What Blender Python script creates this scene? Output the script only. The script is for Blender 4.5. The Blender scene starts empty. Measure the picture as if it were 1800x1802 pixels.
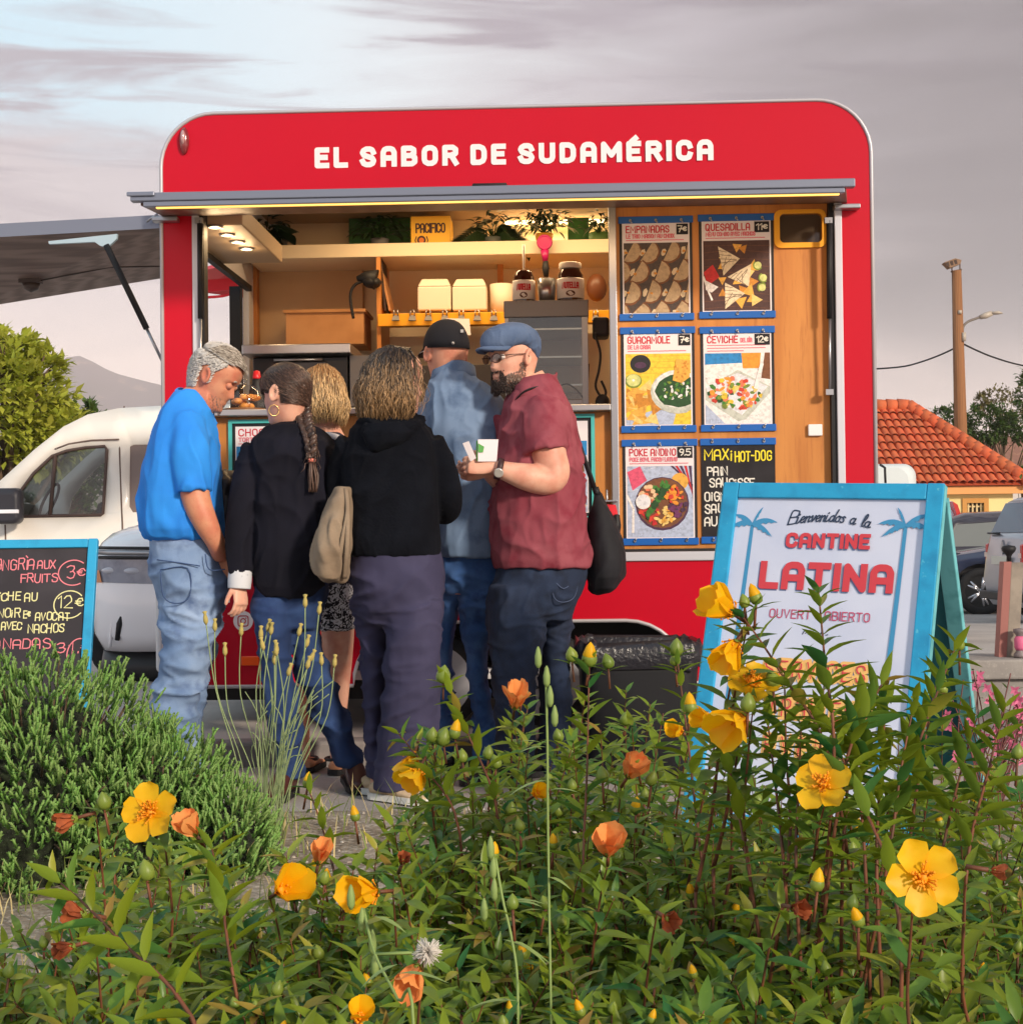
import bpy, bmesh, math, random
from mathutils import Vector, Matrix, noise
import numpy as np
R = math.radians
V = Vector
random.seed(7)
scn = bpy.context.scene
col = scn.collection

# ------------------------------------------------------------------ camera
F_PX, CW, CH = 2660.0, 1800.0, 1802.0
CAM_Z = 0.94
CAM_M = Matrix.Translation((0, 0, CAM_Z)) @ Matrix.Rotation(R(90) + 39 / F_PX, 4, 'X') @ Matrix.Rotation(-0.012, 4, 'Z')
cd = bpy.data.cameras.new('camera')
cd.sensor_fit = 'HORIZONTAL'
cd.sensor_width = 36.0
cd.lens = 36.0 * F_PX / CW
cd.clip_start = 0.05
cd.clip_end = 20000
cam = bpy.data.objects.new('camera', cd)
cam.matrix_world = CAM_M
col.objects.link(cam)
scn.camera = cam

# ------------------------------------------------------------------ light
SUN_EL, SUN_AZ = 21.0, 38.0        # sun behind the camera, a little to its right
wd = bpy.data.worlds.new('World')
scn.world = wd
wd.use_nodes = True
nt = wd.node_tree
nt.nodes.clear()
N = lambda t: nt.nodes.new(t)
L = lambda a, b: nt.links.new(a, b)
out = N('ShaderNodeOutputWorld')
sky = N('ShaderNodeTexSky')
sky.sky_type = 'NISHITA'
sky.sun_disc = False
sky.sun_elevation = R(SUN_EL)
sky.sun_rotation = R(180 - SUN_AZ)
sky.dust_density = 2.0
bg1 = N('ShaderNodeBackground'); bg1.inputs[1].default_value = 0.13
L(sky.outputs[0], bg1.inputs[0])
tc = N('ShaderNodeTexCoord')
sep = N('ShaderNodeSeparateXYZ'); L(tc.outputs['Generated'], sep.inputs[0])


def wmath(op, a, b=None, clamp=False):
    n = N('ShaderNodeMath'); n.operation = op; n.use_clamp = clamp
    for i, x in enumerate((a, b)):
        if x is None: continue
        if isinstance(x, (int, float)): n.inputs[i].default_value = x
        else: L(x, n.inputs[i])
    return n.outputs[0]


def wnoise(scale, sx, sz, detail, dist=0.0, off=0.0):
    mp = N('ShaderNodeMapping'); mp.inputs['Scale'].default_value = (sx, sx, sz)
    mp.inputs['Location'].default_value = (off, off * .7, 0)
    L(tc.outputs['Generated'], mp.inputs[0])
    n = N('ShaderNodeTexNoise'); n.inputs['Scale'].default_value = scale
    n.inputs['Detail'].default_value = detail; n.inputs['Distortion'].default_value = dist
    n.inputs['Roughness'].default_value = .55
    L(mp.outputs[0], n.inputs['Vector'])
    return n.outputs[0]


def wramp(f, stops):
    r = N('ShaderNodeValToRGB')
    cr = r.color_ramp
    while len(cr.elements) < len(stops): cr.elements.new(.5)
    for e, (p, c_) in zip(cr.elements, stops):
        e.position = p; e.color = (*c_, 1)
    L(f, r.inputs[0])
    return r.outputs[0]


def wmap(x, a, b):
    n = N('ShaderNodeMapRange'); n.interpolation_type = 'SMOOTHSTEP'
    L(x, n.inputs[0]); n.inputs[1].default_value = a; n.inputs[2].default_value = b
    return n.outputs[0]


def wmix(f, a, b):
    n = N('ShaderNodeMix'); n.data_type = 'RGBA'
    L(f, n.inputs[0])
    for s, x in ((6, a), (7, b)):
        if isinstance(x, tuple): n.inputs[s].default_value = (*x, 1)
        else: L(x, n.inputs[s])
    return n.outputs[2]


X_, Y_, Z_ = sep.outputs[0], sep.outputs[1], sep.outputs[2]
nbig = wnoise(2.2, 1.0, 5.0, 6, .6, 3.1)          # long flat banks
nmid = wnoise(5.0, 1.0, 7.0, 7, .8, 1.7)          # streaks
# veil brightness: pale pink low in the west, grey lilac bands above
base = wramp(wmath('ADD', Z_, wmath('MULTIPLY', wmath('SUBTRACT', nbig, .5), .16)),
             [(0.0, (1.35, 1.05, .90)), (.07, (1.18, .95, .86)), (.13, (.86, .73, .71)), (.19, (.64, .57, .59)), (.27, (.52, .47, .51)), (.42, (.36, .34, .37)), (1.0, (.26, .28, .34))])
streak = wmath('MULTIPLY', wmap(nmid, .47, .62), wmap(Z_, .10, .26))
base = wmix(wmath('MULTIPLY', streak, .85), base, (.36, .31, .36))
# heavier cloud to the north-east (right of the camera)
dark = wmath('MULTIPLY', wmap(wmath('ADD', X_, wmath('MULTIPLY', wmath('SUBTRACT', nbig, .5), .5)), .02, .30), .92)
dark = wmath('MULTIPLY', dark, wmap(Z_, .03, .17))
base = wmix(dark, base, (.20, .175, .185))
# clear gap high on the left where the blue shows
g1 = wmap(wmath('ADD', Z_, wmath('MULTIPLY', wmath('SUBTRACT', nbig, .5), .13)), .225, .27)
g2 = wmap(wmath('ADD', X_, wmath('MULTIPLY', wmath('SUBTRACT', nmid, .5), .30)), .09, -.16)
gap = wmath('MULTIPLY', wmath('MULTIPLY', g1, g2), .95)
gap = wmath('MULTIPLY', gap, wmath('SUBTRACT', 1.0, wmath('MULTIPLY', streak, .9)))
gapc = wmix(wmap(X_, -.35, .05), (.56, .80, .93), (.86, .90, .92))
base = wmix(gap, base, gapc)
bg2 = N('ShaderNodeBackground'); bg2.inputs[1].default_value = 1.0
L(base, bg2.inputs[0])
mx = N('ShaderNodeMixShader'); mx.inputs[0].default_value = .92   # mostly veiled by cloud
L(bg1.outputs[0], mx.inputs[1]); L(bg2.outputs[0], mx.inputs[2])
L(mx.outputs[0], out.inputs[0])

sd = bpy.data.lights.new('sun', 'SUN')
sd.energy = 3.2
sd.angle = R(7)
sd.color = (1.0, .86, .70)
sun = bpy.data.objects.new('sun', sd)
sdir = V((math.sin(R(SUN_AZ)) * math.cos(R(SUN_EL)), -math.cos(R(SUN_AZ)) * math.cos(R(SUN_EL)), math.sin(R(SUN_EL))))
sun.rotation_euler = (-sdir).to_track_quat('-Z', 'Y').to_euler()
col.objects.link(sun)

vs = scn.view_settings
scn.display_settings.display_device = 'sRGB'
vs.view_transform = 'Standard'
vs.look = 'None'
vs.gamma = 1.0
vs.use_curve_mapping = False
vs.exposure = 0.3
scn.cycles.max_bounces = 8
scn.cycles.transparent_max_bounces = 12

# ------------------------------------------------------------------ helpers
CAM_R = CAM_M.to_3x3()
CAM_O = CAM_M.translation.copy()


def ray(px, py):
    return CAM_R @ V(((px - CW / 2) / F_PX, -(py - CH / 2) / F_PX, -1.0))


def at(px, py, Y):
    d = ray(px, py)
    return CAM_O + d * (Y / d.y)


def ppm(Y): return F_PX / Y


def lin(c):
    f = lambda x: (x / 255 / 12.92) if x / 255 <= .04045 else ((x / 255 + .055) / 1.055) ** 2.4
    return tuple(f(x) for x in c)


_mats = {}


def mat(name, c, rough=.6, metal=0.0, var=None, bump=None, spec=.5, coat=0.0, emis=None, trans=0.0, sheen=0.0, sss=0.0, island=0.0,
        translucent=0.0, alpha=1.0, wave=None, hueisl=None, two=None, stretch=None, ior=1.45):
    """c: linear colour. var=(scale,col2,lo,hi) noise blotches; bump=(scale,strength[,dist]); island: brightness jitter per island;
    hueisl=(col2) mixes to col2 at random per island; wave=(scale,col2,amt,axis) grain"""
    if name in _mats: return _mats[name]
    m = bpy.data.materials.new(name); m.use_nodes = True
    t = m.node_tree; nn = t.nodes; ll = t.links.new
    p = nn['Principled BSDF']
    p.inputs['Roughness'].default_value = rough
    p.inputs['Metallic'].default_value = metal
    p.inputs['Specular IOR Level'].default_value = spec
    p.inputs['IOR'].default_value = ior
    if coat: p.inputs['Coat Weight'].default_value = coat; p.inputs['Coat Roughness'].default_value = .06
    if trans: p.inputs['Transmission Weight'].default_value = trans
    if sheen: p.inputs['Sheen Weight'].default_value = sheen; p.inputs['Sheen Roughness'].default_value = .5
    if sss:
        p.inputs['Subsurface Weight'].default_value = sss
        p.inputs['Subsurface Radius'].default_value = (.012, .005, .003); p.inputs['Subsurface Scale'].default_value = 1.0
    if alpha < 1: p.inputs['Alpha'].default_value = alpha
    if emis: p.inputs['Emission Color'].default_value = (*emis[0], 1); p.inputs['Emission Strength'].default_value = emis[1]
    tcn = nn.new('ShaderNodeTexCoord')
    vec = tcn.outputs['Object']
    if stretch:
        mp = nn.new('ShaderNodeMapping'); mp.inputs['Scale'].default_value = stretch; ll(vec, mp.inputs[0]); vec = mp.outputs[0]
    cur = None

    def mixc(fac, a, b):
        n = nn.new('ShaderNodeMix'); n.data_type = 'RGBA'
        if isinstance(fac, float): n.inputs[0].default_value = fac
        else: ll(fac, n.inputs[0])
        for s, x in ((6, a), (7, b)):
            if isinstance(x, tuple): n.inputs[s].default_value = (*x, 1)
            else: ll(x, n.inputs[s])
        return n.outputs[2]

    def nz(scale, detail=6, dist=0.0):
        n = nn.new('ShaderNodeTexNoise'); n.inputs['Scale'].default_value = scale; n.inputs['Detail'].default_value = detail
        n.inputs['Distortion'].default_value = dist
        ll(vec, n.inputs['Vector']); return n.outputs[0]

    def mr(x, a, b, c0=0.0, c1=1.0):
        n = nn.new('ShaderNodeMapRange'); ll(x, n.inputs[0])
        for i, q in enumerate((a, b, c0, c1)): n.inputs[i + 1].default_value = q
        return n.outputs[0]
    cur = tuple(c)
    if hueisl:
        g = nn.new('ShaderNodeNewGeometry')
        cur = mixc(g.outputs['Random Per Island'], cur, tuple(hueisl))
    if wave:
        w = nn.new('ShaderNodeTexWave'); w.inputs['Scale'].default_value = wave[0]; w.inputs['Distortion'].default_value = 6
        w.inputs['Detail'].default_value = 3; w.inputs['Detail Scale'].default_value = 1.2
        w.bands_direction = wave[3]; ll(vec, w.inputs['Vector'])
        cur = mixc(mr(w.outputs[1], 0, 1, 0, wave[2]), cur, tuple(wave[1]))
    if var:
        lo, hi = (var[2], var[3]) if len(var) > 3 else (.4, .65)
        cur = mixc(mr(nz(var[0]), lo, hi), cur, tuple(var[1]))
    if two:                      # a second, finer layer of blotches
        cur = mixc(mr(nz(two[0], 4), two[2], two[3]), cur, tuple(two[1]))
    if island:
        g = nn.new('ShaderNodeNewGeometry')
        hs = nn.new('ShaderNodeHueSaturation')
        ll(mr(g.outputs['Random Per Island'], 0, 1, 1 - island, 1 + island), hs.inputs['Value'])
        if isinstance(cur, tuple): hs.inputs['Color'].default_value = (*cur, 1)
        else: ll(cur, hs.inputs['Color'])
        cur = hs.outputs[0]
    if isinstance(cur, tuple): p.inputs['Base Color'].default_value = (*cur, 1)
    else: ll(cur, p.inputs['Base Color'])
    if bump:
        b = nn.new('ShaderNodeBump'); b.inputs['Strength'].default_value = bump[1]
        b.inputs['Distance'].default_value = bump[2] if len(bump) > 2 else .01
        ll(nz(bump[0], 8), b.inputs['Height']); ll(b.outputs[0], p.inputs['Normal'])
    if translucent:
        tr = nn.new('ShaderNodeBsdfTranslucent')
        if isinstance(cur, tuple): tr.inputs[0].default_value = (*cur, 1)
        else: ll(cur, tr.inputs[0])
        ms = nn.new('ShaderNodeMixShader'); ms.inputs[0].default_value = translucent
        ll(p.outputs[0], ms.inputs[1]); ll(tr.outputs[0], ms.inputs[2])
        ll(ms.outputs[0], nn['Material Output'].inputs[0])
    _mats[name] = m
    return m


def cm(name, r, g, b, **k): return mat(name, lin((r, g, b)), **k)


def glassmat(name, tint=(.9, .95, .95), op=.12, rough=.02):
    """thin clear sheet: see-through with a glossy skin"""
    if name in _mats: return _mats[name]
    m = bpy.data.materials.new(name); m.use_nodes = True
    t = m.node_tree; nn = t.nodes; ll = t.links.new
    nn.remove(nn['Principled BSDF'])
    tr = nn.new('ShaderNodeBsdfTransparent'); tr.inputs[0].default_value = (*tint, 1)
    gl = nn.new('ShaderNodeBsdfGlossy'); gl.inputs['Roughness'].default_value = rough
    fr = nn.new('ShaderNodeLayerWeight'); fr.inputs[0].default_value = .25
    ad = nn.new('ShaderNodeMath'); ad.operation = 'MULTIPLY_ADD'; ad.use_clamp = True; ll(fr.outputs['Facing'], ad.inputs[0]); ad.inputs[1].default_value = .25; ad.inputs[2].default_value = op
    mxs = nn.new('ShaderNodeMixShader'); ll(ad.outputs[0], mxs.inputs[0]); ll(tr.outputs[0], mxs.inputs[1]); ll(gl.outputs[0], mxs.inputs[2])
    ll(mxs.outputs[0], nn['Material Output'].inputs[0])
    _mats[name] = m
    return m


MW = {}                                             # world matrix of each thing, by object name


def tag(o, label=None, cat=None, group=None, kind=None):
    if label: o['label'] = label
    if cat: o['category'] = cat
    if group: o['group'] = group
    if kind: o['kind'] = kind
    return o


def thing(name, label, cat, M=None, group=None):
    o = bpy.data.objects.new(name, None)
    o.empty_display_size = .1
    if M is None: M = Matrix()
    if isinstance(M, Vector) or isinstance(M, tuple): M = Matrix.Translation(M)
    o.matrix_world = M
    col.objects.link(o)
    MW[o.name] = M.copy()
    return tag(o, label, cat, group)


class MB:
    def __init__(s): s.v = []; s.f = []; s.m = []; s.sm = []

    def add(s, vs_, fs, mi=0, smooth=False):
        b = len(s.v)
        s.v.extend([V(x) for x in vs_])
        for f in fs:
            s.f.append(tuple(i + b for i in f)); s.m.append(mi); s.sm.append(smooth)
        return s

    def box(s, x0, x1, y0, y1, z0, z1, mi=0, M=None):
        p = [V((x, y, z)) for z in (z0, z1) for y in (y0, y1) for x in (x0, x1)]
        if M is not None: p = [M @ q for q in p]
        return s.add(p, [(0, 2, 3, 1), (4, 5, 7, 6), (0, 1, 5, 4), (2, 6, 7, 3), (0, 4, 6, 2), (1, 3, 7, 5)], mi)

    def loft(s, rings, mi=0, caps=True, smooth=True, closed=True):
        n = len(rings[0]); vs_ = [p for r in rings for p in r]; fs = []
        for i in range(len(rings) - 1):
            for j in range(n if closed else n - 1):
                a, b = i * n + j, i * n + (j + 1) % n
                fs.append((a, b, b + n, a + n))
        s.add(vs_, fs, mi, smooth)
        if caps:
            b = len(s.v) - len(vs_)
            s.f.append(tuple(b + j for j in range(n))[::-1]); s.m.append(mi); s.sm.append(False)
            s.f.append(tuple(b + len(vs_) - n + j for j in range(n))); s.m.append(mi); s.sm.append(False)
        return s

    def tube(s, pts, r, n=8, mi=0, caps=True, smooth=True, flat=1.0, up=None):
        pts = [V(p) for p in pts]
        rr = [r] * len(pts) if isinstance(r, (int, float)) else list(r)
        rings = []
        t0 = (pts[1] - pts[0]).normalized()
        a = V(up) if up is not None else (V((0, 0, 1)) if abs(t0.z) < .9 else V((1, 0, 0)))
        for i, p in enumerate(pts):
            t = (pts[min(i + 1, len(pts) - 1)] - pts[max(i - 1, 0)])
            t = t.normalized() if t.length > 1e-9 else t0
            x = a.cross(t)
            x = x.normalized() if x.length > 1e-6 else t.orthogonal().normalized()
            y = t.cross(x).normalized(); a = y
            rings.append([p + x * (rr[i] * math.cos(2 * math.pi * k / n)) + y * (rr[i] * flat * math.sin(2 * math.pi * k / n)) for k in range(n)])
        return s.loft(rings, mi, caps, smooth)

    def ell(s, c, rx, ry, rz, mi=0, nu=14, nv=9, M=None, zmin=-1.0, zmax=1.0):
        rings = []
        for i in range(nv + 1):
            z = zmin + (zmax - zmin) * i / nv
            ph = math.asin(max(-1, min(1, z))) if (zmin > -1 or zmax < 1) else -math.pi / 2 + math.pi * i / nv
            cr, sz = max(math.cos(ph), 1e-3), math.sin(ph)
            ring = [V((rx * cr * math.cos(2 * math.pi * k / nu), ry * cr * math.sin(2 * math.pi * k / nu), rz * sz)) for k in range(nu)]
            rings.append([(M @ q if M is not None else q) + V(c) for q in ring])
        return s.loft(rings, mi)

    def cyl(s, p0, p1, r, n=16, mi=0, smooth=True): return s.tube([p0, p1], r, n, mi, True, smooth)

    def poly(s, pts, mi=0): return s.add(pts, [tuple(range(len(pts)))], mi)

    def prism(s, pts, off, mi=0, smooth=False):
        n = len(pts); off = V(off); p = [V(q) for q in pts]
        return s.add(p + [q + off for q in p], [tuple(range(n))[::-1], tuple(range(n, 2 * n))] + [(i, (i + 1) % n, n + (i + 1) % n, n + i) for i in range(n)], mi, smooth)

    def lathe(s, prof, o=(0, 0, 0), n=24, mi=0, M=None, smooth=True):
        rings = []
        for r, z in prof:
            ring = [V((max(r, 1e-4) * math.cos(2 * math.pi * k / n), max(r, 1e-4) * math.sin(2 * math.pi * k / n), z)) for k in range(n)]
            rings.append([(M @ q if M is not None else q) + V(o) for q in ring])
        return s.loft(rings, mi, True, smooth)

    def mesh(s, name, mats, M=None, recalc=True):
        me = bpy.data.meshes.new(name)
        vs_ = s.v if M is None else [M @ q for q in s.v]
        me.from_pydata([tuple(q) for q in vs_], [], s.f)
        for m in (mats if isinstance(mats, (list, tuple)) else [mats]): me.materials.append(m)
        me.polygons.foreach_set('material_index', s.m)
        me.polygons.foreach_set('use_smooth', s.sm)
        if recalc:
            bm = bmesh.new(); bm.from_mesh(me)
            bmesh.ops.recalc_face_normals(bm, faces=bm.faces); bm.to_mesh(me); bm.free()
        me.update()
        return me

    def build(s, name, mats, parent=None, world=True, bevel=0, label=None, recalc=True, seg=2):
        """vertices in world space (world=True) or already in the parent's space"""
        M = MW[parent.name].inverted() if (parent is not None and world and parent.name in MW) else None
        me = s.mesh(name, mats, M, recalc)
        return link(name, me, parent, bevel, label, seg, MW.get(parent.name) if parent is not None else None)

    def solo(s, name, mats, label, cat, base, group=None, bevel=0, kind=None, recalc=True, seg=2):
        """a thing that is one mesh; vertices in world space, origin at base"""
        M = base if isinstance(base, Matrix) else Matrix.Translation(V(base))
        me = s.mesh(name, mats, M.inverted(), recalc)
        o = link(name, me, None, bevel, None, seg)
        o.matrix_world = M; MW[o.name] = M.copy()
        return tag(o, label, cat, group, kind)


def link(name, me, parent=None, bevel=0, label=None, seg=2, pm=None):
    o = bpy.data.objects.new(name, me)
    col.objects.link(o)
    if parent is not None:
        o.parent = parent
        if pm is not None: MW[o.name] = pm.copy()
    if bevel:
        b = o.modifiers.new('bevel', 'BEVEL'); b.width = bevel; b.segments = seg; b.limit_method = 'ANGLE'; b.angle_limit = R(35)
        b.harden_normals = False
    if label: o['label'] = label
    return o


def copy_tree(o, parent=None, M=None):
    c = o.copy(); col.objects.link(c)
    if parent is not None: c.parent = parent
    if M is not None: c.matrix_world = M; MW[c.name] = M.copy()
    for ch in list(o.children): copy_tree(ch, c)
    return c


class Frame:
    """a flat writing surface: origin o (lower left), unit axes ex, ey"""
    def __init__(s, o, ex, ey): s.o = V(o); s.ex = V(ex).normalized(); s.ey = V(ey).normalized(); s.n = s.ex.cross(s.ey)

    def p(s, a, b, off=0.0): return s.o + s.ex * a + s.ey * b + s.n * off

    def rect(s, mb, a0, a1, b0, b1, off, mi=0, th=0.0):
        q = [s.p(a0, b0, off), s.p(a1, b0, off), s.p(a1, b1, off), s.p(a0, b1, off)]
        if th: mb.prism(q, s.n * -th, mi)
        else: mb.poly(q, mi)

    def disc(s, mb, a, b, ra, rb, off, mi=0, rot=0.0, a0=0, a1=360, n=22, jit=0.0):
        ca, sa = math.cos(rot), math.sin(rot); pts = []
        k = n if a1 - a0 >= 360 else n + 1
        for i in range(k):
            t = R(a0 + (a1 - a0) * i / n); j = 1 + jit * random.uniform(-1, 1)
            x, y = ra * j * math.cos(t), rb * j * math.sin(t)
            pts.append(s.p(a + x * ca - y * sa, b + x * sa + y * ca, off))
        mb.poly(pts, mi)


def strip(mb, fr, pts, w, off, mi=0):
    """flat mitred ribbon through 2-D points on frame fr"""
    P = [pts[0]]
    for q in pts[1:]:
        if math.hypot(q[0] - P[-1][0], q[1] - P[-1][1]) > 1e-7: P.append(q)
    if len(P) < 2: return
    closed = math.hypot(P[0][0] - P[-1][0], P[0][1] - P[-1][1]) < 1e-6
    if closed: P = P[:-1]
    n = len(P); Lf, Rt = [], []
    if w > .0105:                # heavy strokes: one bar per segment with round joints, each a hair above the last
        for i in range(n if closed else n - 1):
            a, b = V(P[i]), V(P[(i + 1) % n]); t = (b - a).normalized() * w * .5; q = V((-t.y, t.x)); o = off + 1.6e-5 * i
            if not closed and i == 0: a = a - t * .96
            if not closed and i == n - 2: b = b + t * .96
            mb.poly([fr.p(*(a - q), o), fr.p(*(b - q), o), fr.p(*(b + q), o), fr.p(*(a + q), o)], mi)
            if closed or i < n - 2: fr.disc(mb, P[(i + 1) % n][0], P[(i + 1) % n][1], w * .5, w * .5, o + 8e-6, mi, n=14)
        return
    for i in range(n):
        a = P[i - 1] if (closed or i > 0) else None
        b = P[(i + 1) % n] if (closed or i < n - 1) else None
        d1 = V((P[i][0] - a[0], P[i][1] - a[1])).normalized() if a else None
        d2 = V((b[0] - P[i][0], b[1] - P[i][1])).normalized() if b else None
        if d1 is None: d1 = d2
        if d2 is None: d2 = d1
        t = d1 + d2
        t = t.normalized() if t.length > 1e-4 else d1
        nn_ = V((-t.y, t.x)); c_ = max(.74, nn_.dot(V((-d1.y, d1.x))))
        x, y = P[i]
        if not closed and (i == 0 or i == n - 1):
            e = -1 if i == 0 else 1
            x += t.x * e * w * .5; y += t.y * e * w * .5
        k = w * .5 / c_
        Lf.append(fr.p(x + nn_.x * k, y + nn_.y * k, off)); Rt.append(fr.p(x - nn_.x * k, y - nn_.y * k, off))
    vs_ = Lf + Rt; fs = []
    for i in range(n if closed else n - 1):
        j = (i + 1) % n
        fs.append((n + i, n + j, j, i))
    mb.add(vs_, fs, mi)


GL = {
 'A': "0,0 0,7.5 .8,9.4 2,10 4,10 5.2,9.4 6,7.5 6,0|0,4 6,4", 'B': "0,0 0,10 4,10 5.5,9 5.5,6.5 4.3,5.3 0,5.3|4.3,5.3 6,4 6,1.2 4.5,0 0,0",
 'C': "6,7.6 5.5,9.3 4,10 2,10 .5,9 0,7.5 0,2.5 .5,1 2,0 4,0 5.5,.7 6,2.4", 'D': "0,0 0,10 3.5,10 5.3,9 6,7 6,3 5.3,1 3.5,0 0,0",
 'E': "5.2,0 0,0 0,10 5.2,10|0,5.2 4.4,5.2", 'F': "0,0 0,10 5.5,10|0,5.2 4.5,5.2",
 'G': "6,7.8 5.4,9.4 4,10 2,10 .5,9 0,7.5 0,2.5 .5,1 2,0 4,0 5.5,1 6,2.5 6,5 3.4,5", 'H': "0,0 0,10|6,0 6,10|0,5.2 6,5.2", 'I': "0,0 0,10",
 'J': "3.5,10 3.5,2 2.5,0 1,0 0,1.5", 'K': "0,0 0,10|5.5,10 .5,5 5.8,0", 'L': "0,10 0,0 5,0", 'M': "0,0 0,10 4.2,3 8.4,10 8.4,0", 'N': "0,0 0,10 6,0 6,10",
 'O': "2,0 .5,1 0,2.5 0,7.5 .5,9 2,10 4,10 5.5,9 6,7.5 6,2.5 5.5,1 4,0 2,0", 'P': "0,0 0,10 4.3,10 6,8.7 6,6 4.3,4.7 0,4.7",
 'Q': "2,0 .5,1 0,2.5 0,7.5 .5,9 2,10 4,10 5.5,9 6,7.5 6,2.5 5.5,1 4,0 2,0|3.5,2.5 6.5,-.8", 'R': "0,0 0,10 4.3,10 5.8,8.7 5.8,6.2 4.3,4.9 0,4.9|3.4,4.9 5.9,0",
 'S': "5.8,7.8 5.2,9.4 4,10 2,10 .5,9 0,7.7 .8,6 5.2,4.2 6,2.5 5.4,.8 4,0 2,0 .6,.7 0,2.2", 'T': "0,10 6,10|3,10 3,0",
 'U': "0,10 0,2.5 .6,.9 2,0 4,0 5.4,.9 6,2.5 6,10", 'V': "0,10 3,0 6,10", 'W': "0,10 2,0 4,8 6,0 8,10", 'X': "0,10 6,0|6,10 0,0", 'Y': "0,10 3,5 6,10|3,5 3,0", 'Z': "0,10 6,10 0,0 6,0",
 '0': "2,0 0,2.5 0,7.5 2,10 4,10 6,7.5 6,2.5 4,0 2,0", '1': "0,7.5 2.5,10 2.5,0", '2': "0,8 1.5,10 4,10 5.5,8 5,5.5 0,0 6,0", '3': "0,9 2,10 4.5,9.6 5.3,7.8 4,5.6 2,5.2|4,5.6 5.8,3.6 5,.8 2.5,0 0,1",
 '5': "5.5,10 .8,10 .3,5.6 3,6.2 5.5,5 5.6,2 4,0 1.5,0 0,1", '7': "0,10 5.5,10 2,0|1.6,5 5,5", '9': "5.4,6.6 3.6,4.6 1.2,5 .2,7.2 1.2,9.4 3.4,10 5.2,8.8 5.4,6.6 4.6,2.6 2.4,0", 'e': "5,6.5 4,8 2,8 .6,6.4 .6,3.4 2,2 4,2 5,3|-.4,5.8 3.4,5.8|-.4,4.4 3.2,4.4",
 '-': "0,5 3.5,5", '.': "0,0 .3,.5", '/': "0,0 4,10", 'i': "0,0 0,6|0,8.4 .2,9", ',': "0,1 -.5,-1",
 # script lower case
 'b': "0,0 1.6,10.2 3.6,9.6 4.4,7.6 2.6,5.6 1.2,5.3|2.6,5.6 4.6,4.4 4.4,1.6 2.6,0 .4,.2 -1.4,1.4 -1.8,3.4 -1,4.4|-.8,8.4 .4,9.8 1.6,10.2", 
}
SC = {
 'i': "0,4.6 -.2,1 .5,0 1.6,.6 2.4,2|.3,6.4 .5,6.9", 'e': ".2,2.2 1.6,2.4 2.4,3.6 1.8,4.8 .8,4.6 .1,2.6 .6,.6 1.7,.1 3,1.2", 'n': "-.2,3.6 .5,4.6 .6,0|.6,2.6 1.6,4.3 2.6,4.6 3,3.6 2.8,1 3.3,.1 4.2,.8",
 'v': "-.2,3.8 .6,4.7 1.3,.2 2.6,3 2.8,4.8 3.6,4.2", 'd': "3,3.8 1.8,4.8 .5,3.8 .1,1.6 .9,.1 2,.6 3,3|4,9.6 2.9,2 3.2,.2 4.2,.8", 'o': "1.6,4.7 .4,3.6 .1,1.6 1,.1 2.3,.6 2.9,2.6 2.4,4.2 1.6,4.7 3.6,4.2",
 's': "2.6,4.2 1.6,4.8 .8,3.9 2,2.4 2.2,.9 1.2,0 0,.6", 'a': "3,4 1.8,4.8 .5,3.8 .1,1.6 .9,.1 2,.6 3,3 3.2,4.8 2.9,1.2 3.3,.1 4.2,.8", 'l': ".2,2 1.8,6.4 2,9.4 1.2,9.8 .5,7 .3,1.2 .9,0 2,.9",
}


def strokes(ch, script=False):
    src = SC.get(ch) if script and ch in SC else GL.get(ch)
    if src is None: return None
    out_ = []
    for st in src.split('|'):
        out_.append([tuple(float(q) for q in p.split(',')) for p in st.split()])
    return out_


def smooth2(pts, k=3):
    """Catmull-Rom through 2-D points"""
    if len(pts) < 3: return pts
    r = []
    for i in range(len(pts) - 1):
        p0, p1, p2, p3 = pts[max(i - 1, 0)], pts[i], pts[i + 1], pts[min(i + 2, len(pts) - 1)]
        for j in range(k):
            t = j / k
            r.append(tuple(.5 * ((2 * p1[a]) + (-p0[a] + p2[a]) * t + (2 * p0[a] - 5 * p1[a] + 4 * p2[a] - p3[a]) * t * t + (-p0[a] + 3 * p1[a] - 3 * p2[a] + p3[a]) * t ** 3) for a in (0, 1)))
    r.append(pts[-1])
    return r


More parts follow.
